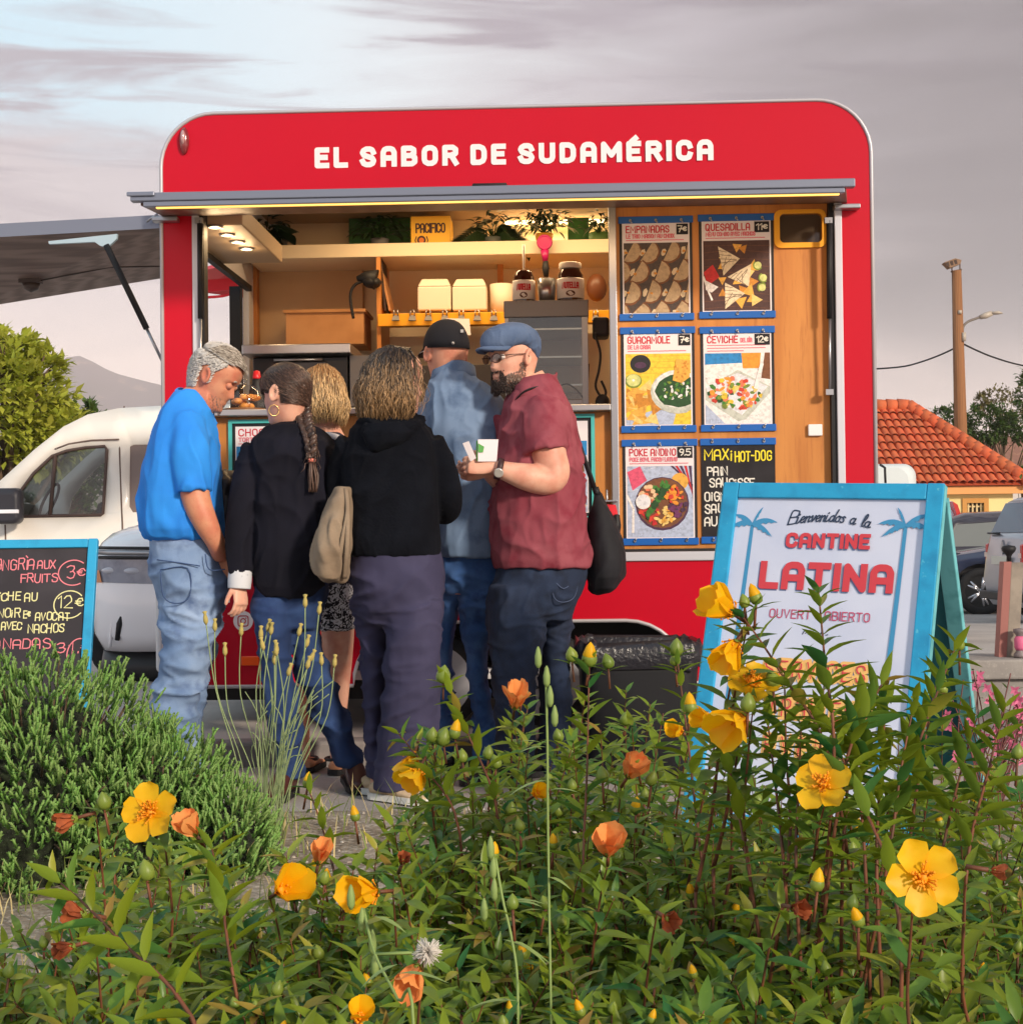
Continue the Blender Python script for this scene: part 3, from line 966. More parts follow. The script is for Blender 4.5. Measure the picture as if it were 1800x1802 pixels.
# ---- inside the trailer
g = MB()
zr = tz(447, 1.45)
g.box(u0 + .20, u1 - .03, 1.90, 1.96, .6, 2.70)                       # back wall
g.build('back_wall', cream, tr, world=False)
g = MB().box(tu(457, 1.85), tu(640, 1.85), 1.85, 1.898, tp(500, 615, 1.85).z, tp(500, 455, 1.85).z)
g.build('splash_panel', beige, tr, world=False, bevel=.004)
g = MB().box(tu(430, 1.8), tu(455, 1.8), 1.78, 1.84, 1.2, tp(440, 446, 1.8).z)
g.box(tu(664, 1.45), tu(671, 1.45), 1.45, 1.85, 1.2, zr - .002)
g.build('upright', ply, tr, world=False)
g = MB().box(tu(409, 1.66), tu(428, 1.66), 1.60, 1.665, 1.0, 2.30).box(u0 + .031, u0 + .06, .18, .22, LZ0, LZ1).box(u0 + .031, u0 + .06, .22, 1.6, LZ1 - .03, LZ1 - .001)
g.build('end_window_frame', black_rub, tr, world=False)
g = MB().box(tu(428.5, 1.66), u0 + .55, 1.66, 1.70, 1.0, 2.35)
g = MB().box(u0 + .06, u1 - .035, 1.45, 1.899, zr, tp(700, 427, 1.45).z)
sh = g.build('shelf', cream, tr, world=False, bevel=.004)
g = MB().box(u0 + .031, u0 + .34, .07, 1.0, 2.312, 2.40)
sf = g.build('soffit', cm('soffit_white', 160, 140, 116, rough=.5), tr, world=False, bevel=.006)
g = MB().box(u0 + .03, u1 - .035, .05, 1.9, 2.695, 2.71)
g.build('ceiling', cm('ceiling_brown', 176, 150, 124, rough=.6), tr, world=False)
spots = []
for px, py in ((378, 398.5), (400, 412.5), (418, 425), (434, 437)):
    o = TI @ CAM_O; d = TI.to_3x3() @ ray(px, py)
    q = o + d * ((2.31 - o.z) / d.z)
    g = MB().lathe([(.036, .004), (.036, -.006), (.026, -.006), (.026, -.002)], (q.x, q.y, 2.31), 18)
    dl = g.build('downlight', alu, sf, world=False)
    g = MB().lathe([(.0, -.003), (.026, -.003), (.026, -.0045), (0, -.0055)], (q.x, q.y, 2.31), 18)
    g.build('lens', mat('spot_glow', (1, .75, .4), emis=((1.0, .68, .30), 5.0)), dl, world=False)
    spots.append(q)


def lamp(name, kind, loc, energy, colr, parent, size=None, rot=None):
    l = bpy.data.lights.new(name, kind); l.energy = energy; l.color = colr
    if kind == 'AREA':
        l.shape = 'RECTANGLE'; l.size, l.size_y = size
    else: l.shadow_soft_size = size or .03
    o = bpy.data.objects.new(name, l); col.objects.link(o)
    o.parent = parent; o.location = loc
    if rot: o.rotation_euler = rot
    return o


warm = (1.0, .66, .34)
for q in spots: lamp('downlight_lamp', 'POINT', (q.x, q.y, 2.28), .6, warm, tr, .03)
# the strip under the hatch and the lamp strip on top of the back shelf
lamp('strip_lamp', 'AREA', ((hu_a + hu_b) / 2, -.55, za - .05), 5, (1.0, .60, .26), tr, (2.7, .03), (R(35), 0, 0))
q0, q1 = tp(885, 380, 1.6), tp(1065, 380, 1.6)
g = MB().box(q0.x, q1.x, 1.86, 1.88, 2.66, 2.68)
g.build('shelf_light', mat('led_glow2', (1, .8, .4), emis=((1, .72, .34), 4)), tr, world=False)
lamp('shelf_lamp', 'AREA', ((q0.x + q1.x) / 2, 1.80, 2.65), 3.2, (1.0, .72, .40), tr, (.6, .04), (R(-20), 0, 0))
g = MB().box(-.9, .7, .95, 1.05, 2.682, 2.694)
g.build('added_fill_strip', mat('fill_glow', (1, .8, .4), emis=((1, .70, .36), 2.5)), tr, world=False)  # added glowing bar that helps brighten the inside
lamp('added_fill_lamp', 'AREA', (-.1, 1.0, 2.67), 18, (1.0, .68, .36), tr, (1.6, .1), (0, 0, 0))  # added fill lamp, warms and lifts the interior
# ------------------------------------------------------------------ things in and on the trailer
def tw(p): return TM @ V(p)


def tbase(px, py, v):
    return TM @ Matrix.Translation(tp(px, py, v))


def tsolo(g, name, mats, label, cat, base, group=None, bevel=0, **k):
    """mesh given in trailer space"""
    g.v = [TM @ q for q in g.v]
    return g.solo(name, mats, label, cat, TM @ Matrix.Translation(V(base)), group, bevel, **k)


paper = cm('paper_white', 226, 218, 222, rough=.7)
ink_red = cm('ink_red', 192, 34, 56, rough=.7)
ink_pink = cm('ink_pink', 214, 110, 126, rough=.7)
bar_blue = cm('bar_blue', 14, 92, 176, rough=.4)
rail_black = cm('rail_black', 20, 20, 26, rough=.5)
slate = cm('slate_black', 26, 24, 30, rough=.8, var=(9, lin((40, 38, 44)), .4, .7))
chalk_w = cm('chalk_white', 224, 222, 214, rough=.9)
chalk_y = cm('chalk_yellow', 236, 218, 60, rough=.9)
FOOD = {k: cm('print_' + k, *c_, rough=.6, var=(55, lin(tuple(q * .8 for q in c_)), .45, .75), two=(120, lin(tuple(min(255, q * 1.05 + 5) for q in c_)), .56, .72)) for k, c_ in dict(
    dough=(176, 150, 116), doughlit=(204, 182, 148), crust=(112, 68, 36), table=(70, 58, 54), wood=(74, 46, 44), tort=(222, 204, 172), char=(92, 66, 50), chip=(226, 168, 70), chipd=(196, 130, 44),
    lime=(206, 210, 132), limeg=(120, 140, 50), yellow=(232, 198, 60), green=(62, 122, 46), dgreen=(34, 74, 36), bowl=(192, 196, 186), black=(30, 30, 36), blue=(36, 130, 196), orange=(238, 150, 48),
    salmon=(236, 118, 84), tray=(222, 222, 228), white=(232, 228, 226), pink=(216, 84, 116), red=(196, 40, 44), purple=(110, 50, 96), tomato=(206, 62, 44), corn=(232, 200, 120), cabbage=(74, 44, 74), bluegrey=(176, 188, 214), skin_=(226, 190, 150), brown=(120, 74, 46)).items()}
FK = list(FOOD)
fi = {k: i + 0 for i, k in enumerate(FK)}
rng = random.Random(11)


class Pic:
    """printed picture: flat inked shapes on frame fr, window s0..s1 x t0..t1 (metres)"""
    def __init__(s, fr, s0, s1, t0, t1): s.g = MB(); s.fr = fr; s.b = (s0, s1, t0, t1); s.k = 0

    def xy(s, a, b): return (s.b[0] + (s.b[1] - s.b[0]) * min(1, max(0, a)), s.b[2] + (s.b[3] - s.b[2]) * min(1, max(0, b)))

    def off(s): s.k += 1; return .0016 + 3e-5 * s.k

    def poly(s, pts, c): o = s.off(); s.g.poly([s.fr.p(*s.xy(*p), o) for p in pts], fi[c])

    def disc(s, a, b, r, c, rb=None, rot=0, a0=0, a1=360, n=20, jit=0):
        rb = rb or r; asp = (s.b[1] - s.b[0]) / (s.b[3] - s.b[2]); pts = []
        for i in range(n + (0 if a1 - a0 >= 360 else 1)):
            t = R(a0 + (a1 - a0) * i / n); j = 1 + jit * rng.uniform(-1, 1)
            x, y = r * j * math.cos(t), rb * j * math.sin(t)
            pts.append((a + x * math.cos(rot) - y * math.sin(rot), b + (x * math.sin(rot) + y * math.cos(rot)) * asp))
        s.poly(pts, c)

    def line(s, pts, w, c): strip(s.g, s.fr, [s.xy(*p) for p in pts], w, s.off(), fi[c])

    def done(s, parent): return s.g.build('printed_picture', [FOOD[k] for k in FK], parent)


def pic_empanadas(p):
    p.poly([(0, 0), (1, 0), (1, 1), (0, 1)], 'table')
    for r_ in range(4):
        for c_ in range(-1, 5):
            x = c_ * .31 + (.15 if r_ % 2 else 0) + .05 + rng.uniform(-.02, .02); y = .90 - r_ * .30 + rng.uniform(-.02, .02)
            rot = R(68 + rng.uniform(-10, 10))
            p.disc(x, y, .20, 'crust', .215, rot + R(180), 0, 180, 18, .03)
            p.disc(x + .006, y + .004, .172, 'dough', .185, rot + R(180), 0, 180, 18, .02)
            p.disc(x - .055, y - .02, .06, 'doughlit', .035, rot, 0, 360, 12, .2)
            p.disc(x + rng.uniform(-.05, .05), y + rng.uniform(-.05, .02), .025, 'chipd', .02, 0, 0, 360, 8, .3)


def pic_quesadilla(p):
    p.poly([(0, 0), (1, 0), (1, 1), (0, 1)], 'wood')
    for k in range(10): p.line([(0, k * .1 + .03), (.5, k * .1 + .05 + rng.uniform(-.02, .02)), (1, k * .1 + .02)], .0012, 'brown')
    p.poly([(.0, .55), (.14, .66), (.24, .48), (.06, .36)], 'red'); p.poly([(.02, .44), (.22, .34), (.12, .26), (.03, .30)], 'white')
    p.line([(.0, .48), (.06, .3), (.12, .16)], .008, 'white')
    for k in range(16):
        x, y = .55 + rng.uniform(-.28, .28), .52 + rng.uniform(-.42, .42); r_ = rng.uniform(.07, .13); a = rng.uniform(0, 6.3)
        p.poly([(x + r_ * math.cos(a + q), y + r_ * math.sin(a + q)) for q in (0, 2.0, 4.1)], rng.choice(['chip', 'chip', 'chipd', 'corn']))
    for pts in ([(.22, .92), (.55, .74), (.3, .5)], [(.36, .48), (.72, .66), (.68, .34)], [(.32, .40), (.62, .24), (.32, .02)]):
        p.poly(pts, 'tort')
        a, b, c_ = pts
        for k in range(1, 7):
            t = k / 7
            p.line([(a[0] + (c_[0] - a[0]) * t, a[1] + (c_[1] - a[1]) * t), (a[0] + (b[0] - a[0]) * (.15 + .8 * (1 - abs(2 * t - 1))), a[1] + (b[1] - a[1]) * (.15 + .8 * (1 - abs(2 * t - 1))) - t * .1)], .0022, 'char')
    for x, y in ((.82, .64), (.9, .46), (.88, .32)):
        p.disc(x, y, .075, 'limeg', .075, rng.uniform(0, 3), 0, 200, 12); p.disc(x, y, .055, 'lime', .055, rng.uniform(0, 3), 0, 360, 12)


def pic_guacamole(p):
    p.poly([(0, 0), (1, 0), (1, 1), (0, 1)], 'yellow')
    for k in range(4): p.line([(0, .72 + k * .08), (1, .73 + k * .08)], .0014, 'orange')
    p.poly([(0, 0), (1, 0), (1, .08), (.5, .22), (0, .1)], 'bluegrey'); p.poly([(.72, 0), (1, 0), (1, .26), (.78, .2)], 'yellow')
    p.disc(.23, .86, .16, 'black', .14); p.disc(.23, .84, .09, 'cabbage', .05)
    for k in range(26):
        x, y = rng.uniform(-.02, .5), rng.uniform(.06, .55); r_ = rng.uniform(.1, .19); a = rng.uniform(0, 6.3)
        p.poly([(x + r_ * math.cos(a + q), y + r_ * .8 * math.sin(a + q)) for q in (0, 1.9, 4.2)], rng.choice(['chip', 'chip', 'chipd', 'corn']))
    p.disc(.12, .62, .13, 'limeg', .11); p.disc(.12, .63, .11, 'lime', .095); p.disc(.12, .63, .02, 'white')
    p.disc(.80, .46, .42, 'bowl', .34); p.disc(.80, .5, .38, 'white', .29); p.disc(.8, .47, .35, 'dgreen', .25, jit=.05)
    for k in range(60):
        a, r_ = rng.uniform(0, 6.3), rng.uniform(0, .30)
        p.disc(.8 + r_ * math.cos(a), .47 + r_ * .6 * math.sin(a), rng.uniform(.015, .05), rng.choice(['green', 'green', 'dgreen', 'limeg', 'white']), .02, rng.uniform(0, 3), n=7, jit=.3)
    p.poly([(.72, .62), (.78, .92), (1.0, .9), (.98, .66), (.86, .58)], 'chip')
    for k in range(10): p.disc(rng.uniform(.76, .96), rng.uniform(.66, .88), .02, 'chipd', n=6, jit=.3)


def pic_ceviche(p):
    p.poly([(0, 0), (1, 0), (1, 1), (0, 1)], 'white'); p.poly([(0, .84), (.62, .86), (.62, 1), (0, 1)], 'blue'); p.poly([(0, 0), (.3, 0), (.0, .28)], 'bluegrey')
    p.poly([(.58, .78), (.84, .78), (.86, 1), (.56, 1)], 'orange'); p.poly([(.86, .64), (1, .62), (1, 1), (.92, 1)], 'brown')
    p.poly([(-.1, .5), (.5, .76), (1.0, .52), (1.0, .44), (.62, .06), (.5, .03), (0, .34)], 'bowl'); p.poly([(.0, .52), (.5, .72), (.96, .52), (.56, .12), (.06, .4)], 'tray')
    for k in range(90):
        a, r_ = rng.uniform(0, 6.3), rng.uniform(0, 1) ** .5
        x, y = .47 + .40 * r_ * math.cos(a), .43 + .22 * r_ * math.sin(a) - .0
        p.disc(x, y, rng.uniform(.025, .065), rng.choice(['salmon', 'salmon', 'green', 'limeg', 'yellow', 'orange', 'dgreen', 'tomato', 'corn']), rng.uniform(.02, .045), rng.uniform(0, 3), n=6, jit=.3)
    p.poly([(.74, .5), (.8, .48), (.9, .84), (.85, .86)], 'white')


def pic_poke(p):
    p.poly([(0, 0), (1, 0), (1, 1), (0, 1)], 'bluegrey')
    for k in range(14): x, y = rng.random(), rng.random(); p.line([(x, y), (x + .12, y + .03)], .0012, 'white')
    p.poly([(0, .92), (.2, 1), (.3, .8), (.08, .66)], 'pink')
    for k in range(5): p.poly([(.66 + k * .07, 1), (.70 + k * .07, 1), (1, .74 - k * .05), (1, .70 - k * .05)], 'red' if k % 2 else 'cabbage')
    p.line([(.0, .58), (.09, .4), (.08, .08)], .010, 'white'); p.disc(.8, .78, .13, 'chip', .13)
    p.disc(.53, .47, .41, 'cabbage', .41); p.disc(.53, .48, .385, 'brown', .385)
    sec = [(60, 120, 'green', 'dgreen'), (120, 190, 'skin_', 'salmon'), (190, 250, 'red', 'tomato'), (250, 310, 'corn', 'chip'), (310, 360, 'purple', 'cabbage'), (0, 60, 'orange', 'tomato')]
    for a0, a1, c1, c2 in sec:
        for k in range(26):
            a, r_ = R(rng.uniform(a0, a1)), .36 * rng.uniform(.1, 1) ** .6
            p.disc(.53 + r_ * math.cos(a), .48 + r_ * math.sin(a) * .86, rng.uniform(.02, .05), rng.choice([c1, c1, c2]), rng.uniform(.015, .04), rng.uniform(0, 3), n=7, jit=.25)
    p.disc(.24, .5, .115, 'white', .115); p.disc(.24, .51, .09, 'tray', .09)
    for k in range(14):
        t = k / 13; p.disc(.3 + .3 * t, .3 + .42 * t, .06, rng.choice(['green', 'dgreen', 'dgreen']), .035, rng.uniform(0, 3), n=8, jit=.2)


def pic_plain(p):
    p.poly([(0, 0), (1, 0), (1, 1), (0, 1)], 'bluegrey'); p.poly([(0, .8), (1, .8), (1, 1), (0, 1)], 'blue')
    for k in range(30):
        p.disc(rng.uniform(.2, .9), rng.uniform(.05, .7), rng.uniform(.05, .12), rng.choice(['brown', 'chip', 'skin_', 'red', 'white']), rng.uniform(.03, .08), rng.uniform(0, 3), n=8, jit=.2)


def poster(px0, py0, px1, py1, v, label, title, sub, price, pic, title_fit=None, lines=1, rails=True, frame=None, group='food posters on the menu wall', subcol=None):
    a, b = tp(px0, py1, v), tp(px1, py0, v)
    W, H = b.x - a.x, b.z - a.z
    o = TM @ a
    th = thing('menu_poster', label, 'poster', TM @ Matrix.Translation(V((a.x, a.y, a.z))), group)
    E = TM.to_3x3()
    fr = Frame(o, E @ V((1, 0, 0)), E @ V((0, 0, 1)))
    bh = .030
    if frame is None:
        g = MB(); fr.rect(g, .004, W - .004, bh * .5, H - bh * .5, .0, 0, .006)
        g.build('backing', rail_black, th)
        g = MB(); fr.rect(g, .016, W - .016, bh, H - bh, .0012, 0, .001)
        g.build('sheet', paper, th)
        for t0, t1, k in ((0, bh, 1), (H - bh, H, -1)):
            g = MB(); fr.rect(g, 0, W, t0, t1, .007, 0, .0065)
            br = g.build('bar', bar_blue, th, bevel=.002)
            for fx, dy in ((.16, .012), (.5, .008), (.84, .012)):
                q = fr.p(W * fx, t0 + (t1 - t0) * (.5 + k * .12), .0072); g = MB()
                g.tube([q, q + fr.n * .006], .006, 8).tube([q + fr.n * .006, q + fr.n * .010 + fr.ey * (k * .012) + fr.ex * .006], .003, 6)
                hk = g.build('clip', alu, br)
        s0, s1, t0, t1 = .022, W - .022, bh + .004, H - bh - .004
    else:
        fw = .016
        g = MB()
        for r_ in ((0, W, H - fw, H), (0, W, 0, fw), (0, fw, fw + .0002, H - fw - .0002), (W - fw, W, fw + .0002, H - fw - .0002)): fr.rect(g, *r_, .010, 0, .010)
        g.build('frame', frame, th)
        g = MB(); fr.rect(g, fw + .0002, W - fw - .0002, fw + .0002, H - fw - .0002, .002, 0, .002); g.build('backing', rail_black, th)
        g = MB(); fr.rect(g, fw + .014, W - fw - .014, fw + .014, H - fw - .014, .004, 0, .001); g.build('sheet', paper, th)
        fr = Frame(fr.p(0, 0, .003), fr.ex, fr.ey)
        s0, s1, t0, t1 = fw + .018, W - fw - .018, fw + .018, H - fw - .018
    hd = (t1 - t0) * .21
    g = MB()
    tf = (title_fit or .62) * (s1 - s0)
    if title: text(g, fr, title, s0 + .012, t1 - hd * .44, hd * .34, hd * .062, .002, 0, fit=tf, gap=3.0)
    if sub:
        if sub[1] == 'inline': text(g, fr, sub[0], s0 + tf + .026, t1 - hd * .42, hd * .2, hd * .05, .002, 1, fit=.17 * (s1 - s0), gap=3)
        else: text(g, fr, sub[0], s0 + .012, t1 - hd * .74, hd * .19, hd * .05, .002, 1, fit=sub[1] * (s1 - s0), gap=3)
    for k in range(lines):
        yy = t1 - hd * (.86 if lines == 1 else .58 + .15 * k)
        n_ = 26; x0 = s0 + .012; x1 = s0 + (s1 - s0) * (.94 if k < lines - 1 or lines == 1 else .6)
        for i in range(n_):
            q0 = x0 + (x1 - x0) * i / n_
            strip(g, fr, [(q0, yy), (q0 + (x1 - x0) / n_ * .62, yy + rng.uniform(-.0006, .0006))], .0036, .002 + 2e-5 * i, 1)
    if title or sub: g.build('printed_text', [ink_red, ink_pink if subcol is None else subcol], th)
    if price:
        pw = hd * .62 if len(price) < 3 else hd * .8
        g = MB(); fr.rect(g, s1 - pw, s1, t1 - hd * .58, t1, .0032, 0, .001)
        pt = g.build('price_tag', slate, th)
        g = MB(); text(g, fr, price, s1 - pw * .5, t1 - hd * .44, hd * .32, hd * .055, .0034, 0, fit=pw * .72, center=True, gap=1.5)
        g.build('price', chalk_w, pt)
    p = Pic(fr, s0, s1, t0, t1 - hd); pic(p); p.done(th)
    return th


mv = .0315
poster(1090, 379, 1219, 565, mv, 'menu poster with rows of golden empanadas under a red title', 'EMPANADAS', ('LE TRIO MAISON AU CHOIX', .74), '7e', pic_empanadas, .66)
poster(1230, 375, 1362, 561, mv, 'menu poster showing grilled quesadilla wedges on a dark table', 'QUESADILLA', ('MENU COMBO AVEC NACHOS', .74), '11e', pic_quesadilla, .66)
poster(1093, 574, 1223, 762, mv, 'menu poster with guacamole bowl and tortilla chips on yellow', 'GUACAMOLE', ('DE LA CASA', .34), '7e', pic_guacamole, .64)
poster(1233, 573, 1363, 760, mv, 'menu poster showing a ceviche tray under its 12 euro price tag', 'CEVICHE', ('DEL D\u00ccA', 'inline'), '12e', pic_ceviche, .46, lines=3)
poster(1096, 772, 1227, 960, mv, 'menu poster with a round poke bowl of vegetables on pale blue', 'POKE ANDINO', ('POKE BOWL FA\u00c7ON LATINO', .72), '9.5', pic_poke, .70)
teal = cm('teal_paint', 74, 180, 178, rough=.5)
poster(404, 737, 540, 925, .0265, 'framed menu poster in a teal frame beside the man in blue', 'CHOCAP', ('TORTILLA', .4), None, pic_plain, .62, frame=teal, group=None)
poster(925, 728, 1046, 916, .0265, 'teal framed poster half hidden behind the man in the flat cap', None, None, None, pic_plain, frame=teal, group=None)

# chalk menu on the same wall
a, b = tp(1234, 957, mv), tp(1365, 770, mv)
W, H = b.x - a.x, b.z - a.z
E = TM.to_3x3(); fr = Frame(TM @ a, E @ V((1, 0, 0)), E @ V((0, 0, 1)))
th = thing('chalk_menu', 'black chalk menu headed maxi hot-dog in yellow on the menu wall', 'menu board', TM @ Matrix.Translation(a))
g = MB(); fr.rect(g, .004, W - .004, .012, H - .012, .002, 0, .006); g.build('board', slate, th)
for t0, t1 in ((0, .03), (H - .03, H)):
    g = MB(); fr.rect(g, 0, W, t0, t1, .007, 0, .0045); br = g.build('bar', bar_blue, th, bevel=.002)
    for fx in (.16, .5, .84):
        q = fr.p(W * fx, (t0 + t1) / 2, .0072); g = MB().tube([q, q + fr.n * .006], .006, 8).tube([q + fr.n * .006, q + fr.n * .01 + fr.ey * .012], .003, 6); g.build('clip', alu, br)
g = MB(); cr_ = random.Random(5)
text(g, fr, 'MAXi', .018, H - .092, .042, .006, .0035, 0, fit=.115, jit=.5, rnd=cr_); text(g, fr, 'HOT-DOG', .148, H - .098, .040, .006, .0035, 0, fit=.155, jit=.5, rnd=cr_)
for s_, x, y, f_ in (('PAiN', .03, .158, .085), ('SAUCiSSE', .04, .208, .19), ('OiGNONS', .02, .268, .17), ('SAUCE', .018, .32, .13), ('AU CHOIX', .015, .375, .2)):
    text(g, fr, s_, x, H - y, .036, .0058, .0035, 1, fit=f_, jit=.6, rnd=cr_)
g.build('chalk_writing', [chalk_y, chalk_w], th)


# ---- interior objects
def tboxthing(name, label, cat, px0, py0, px1, py1, v, depth, m, group=None, bevel=.004):
    a, b = tp(px0, py1, v), tp(px1, py0, v)
    g = MB().box(a.x, b.x, v, v + depth, a.z, b.z)
    return tsolo(g, name, m, label, cat, ((a.x + b.x) / 2, v + depth / 2, a.z), group, bevel)


# oven with steel hood
v = 1.0
th = thing('oven', 'black oven with a steel hood behind the counter', 'oven', tbase(535, 720, v + .2))
X = lambda px, vv=v: tp(px, 650, vv).x
Zp = lambda py, vv=v: tp(600, py, vv).z
g = MB().box(X(445), X(612), v, v + .5, 1.15, Zp(627)); g.v = [TM @ q for q in g.v]
g.build('cabinet', cm('oven_black', 20, 20, 24, rough=.35), th, bevel=.006)
g = MB().box(X(433), X(622), v - .10, v + .5, Zp(625), Zp(608)); g.v = [TM @ q for q in g.v]; g.build('hood', steel, th, bevel=.005)
g = MB().box(X(478), X(575), v - .012, v - .001, Zp(712), Zp(636)); g.v = [TM @ q for q in g.v]
dr = g.build('door', cm('oven_glass', 66, 60, 56, rough=.15), th, bevel=.004)
g = MB().tube([TM @ V((X(485), v - .04, Zp(633))), TM @ V((X(570), v - .04, Zp(633)))], .007, 8); g.build('handle', steel, dr)
tboxthing('steel_cabinet', 'grey stainless cabinet right of the black oven', 'cabinet', 616, 624, 668, 716, 1.0, .5, cm('grey_steel', 122, 118, 114, rough=.4, metal=.6))
tboxthing('steel_worktop', 'dark grey back worktop unit under the yellow order rail', 'worktop', 674, 640, 892, 718, 1.35, .5, cm('dark_steel', 66, 60, 56, rough=.4, metal=.5))
# cardboard box
v = 1.5
th = thing('cardboard_box', 'plain brown cardboard box standing on the oven hood', 'box', tbase(572, 607, v))
g = MB(); a, b = tp(503, 607, v), tp(640, 549, v)
g.box(a.x, b.x, v, v + .3, a.z, b.z); g.v = [TM @ q for q in g.v]
g.build('carton', cm('cardboard', 196, 142, 92, rough=.8, var=(6, lin((176, 122, 74)), .4, .7)), th, bevel=.003)
g = MB().box(a.x - .012, b.x + .012, v - .012, v + .31, b.z + .0005, b.z + .018); g.v = [TM @ q for q in g.v]; g.build('lid', cm('cardboard', 1, 1, 1), th, bevel=.003)
# desk lamp
v = 1.42
P = lambda px, py, vv=None: TM @ tp(px, py, v if vv is None else vv)
th = thing('clip_lamp', 'black bent-neck lamp hanging by the plywood upright', 'lamp', tbase(620, 552, v))
g = MB().tube(curve3([P(622, 560), P(617, 530), P(618, 512), P(626, 500), P(640, 494)], 5), .008, 8); g.build('neck', black_rub, th)
g = MB().tube([P(628, 490), P(642, 487), P(662, 492)], [.012, .03, .055], 14); g.ell(P(655, 497), .05, .05, .03, 0); g.build('lamp_shade', black_rub, th)
# order rail with clips
v = 1.42
a, b = tp(665, 574, v), tp(1072, 545, v)
g = MB().box(a.x, b.x, v, v + .022, a.z, b.z)
g.box(a.x, b.x, v + .023, v + .40, b.z - .02, b.z - .002)
tsolo(g, 'order_rail', yel, 'long yellow order rail across the back of the trailer', 'rail', ((a.x + b.x) / 2, v, a.z), bevel=.003)
for k, px in enumerate((697, 726, 754, 783, 812, 840, 869, 1048)):
    q = tp(px, 556, v - .002); g = MB()
    g.prism([(q.x - .02, q.y - .02, q.z - .028), (q.x + .02, q.y - .02, q.z - .028), (q.x + .014, q.y, q.z + .0), (q.x - .014, q.y, q.z)], (0, -.004, .004))
    g.tube([(q.x - .012, q.y - .008, q.z), (q.x - .01, q.y - .012, q.z + .03), (q.x + .01, q.y - .012, q.z + .03), (q.x + .012, q.y - .008, q.z)], .0035, 6)
    tsolo(g, 'binder_clip', steel, 'small steel binder clip on the yellow order rail', 'clip', (q.x, q.y, q.z - .028), 'steel clips along the order rail')
q0, q1 = tp(785, 560, v - .03), tp(826, 590, v - .03)
g = MB().prism([(q0.x, q0.y, q0.z), (q1.x, q0.y, q0.z - .004), (q1.x + .008, q0.y - .01, q1.z), (q0.x + .01, q0.y - .006, q1.z + .005)], (0, .0015, 0))
tsolo(g, 'order_slip', paper, 'white paper order slip clipped to the yellow rail', 'paper slip', (q0.x, q0.y, q1.z))
# takeaway boxes, roll, papers on the rail shelf
vv = 1.46
for px0, px1, lab in ((735, 793, 'left-hand stack of white takeaway boxes above the yellow rail'), (796, 856, 'right-hand stack of white takeaway boxes beside the paper roll')):
    a, b = tp(px0, 546, vv), tp(px1, 488, vv)
    g = MB().box(a.x, b.x, vv, vv + .2, a.z, b.z - .045)
    g.prism([(a.x, vv, b.z - .044), (b.x, vv, b.z - .044), (b.x - .02, vv + .03, b.z), (a.x + .02, vv + .03, b.z)], (0, .15, 0))
    tsolo(g, 'takeaway_boxes', cm('box_white', 224, 212, 192, rough=.6), lab, 'boxes', ((a.x + b.x) / 2, vv + .1, a.z), 'takeaway box stacks', .008)
a, b = tp(861, 546, vv), tp(902, 495, vv); rr = (b.x - a.x) / 2
g = MB().lathe([(0, 0), (rr, 0), (rr, b.z - a.z), (rr * .35, b.z - a.z), (rr * .35, b.z - a.z - .02), (0, b.z - a.z - .02)], ((a.x + b.x) / 2, vv + .1, a.z), 24)
tsolo(g, 'paper_roll', cm('roll_white', 232, 220, 198, rough=.8, bump=(60, .2, .003)), 'white kitchen paper roll with a wooden stick behind it', 'paper roll', ((a.x + b.x) / 2, vv + .1, a.z))
a, b = tp(876, 546, 1.75), tp(885, 459, 1.75)
g = MB().box(a.x, b.x, 1.74, 1.765, a.z, b.z)
tsolo(g, 'wooden_stick', ply, 'upright wooden stick behind the white paper roll', 'stick', (a.x, 1.75, a.z), bevel=.004)
for px, tl, m, lab in ((676, .012, cm('folder_dark', 60, 44, 38), 'dark folder leaning on the plywood upright'), (684, .03, cm('folder_tan', 176, 128, 84), 'tan folder leaning beside the dark folder')):
    a = tp(px, 546, 1.5); g = MB().prism([(a.x, 1.5, a.z), (a.x + .012, 1.5, a.z), (a.x + .012 - tl * 2, 1.5, a.z + .30), (a.x - tl * 2, 1.5, a.z + .30)], (0, .22, 0))
    tsolo(g, 'folder', m, lab, 'folder', (a.x, 1.6, a.z), 'folders on the rail shelf')

# refrigerated display with shelves, jars on top
v = .72
th = thing('display_case', 'grey glass fronted display case beside the partition post', 'display case', tbase(962, 716, v))
a, b = tp(890, 716, v), tp(1034, 527, v)
D_ = .42
fm = cm('case_frame', 150, 150, 152, rough=.35, metal=.6)
g = MB()
for x0, x1 in ((a.x, a.x + .02), (b.x - .03, b.x)): g.box(x0, x1, v, v + .02, a.z, b.z - .0805).box(x0, x1, v + D_ - .02, v + D_, a.z, b.z - .0805)
g.box(a.x + .0205, b.x - .0305, v + .001, v + .018, a.z, a.z + .03)
g.v = [TM @ q for q in g.v]; g.build('frame', fm, th, bevel=.002)
g = MB().box(a.x - .004, b.x + .004, v - .006, v + D_ + .004, b.z - .08, b.z); g.v = [TM @ q for q in g.v]; g.build('top', cm('case_top', 108, 106, 108, rough=.4, metal=.4), th, bevel=.004)
for k in range(3):
    zz = a.z + .10 + k * .135
    g = MB().box(a.x + .021, b.x - .031, v + .025, v + D_ - .025, zz, zz + .008); g.v = [TM @ q for q in g.v]; g.build('shelf', steel, th)
g = MB().box(a.x + .021, b.x - .031, v + D_ - .019, v + D_ - .008, a.z, b.z - .081); g.v = [TM @ q for q in g.v]; g.build('back_panel', cm('case_back', 120, 108, 92, rough=.4), th)
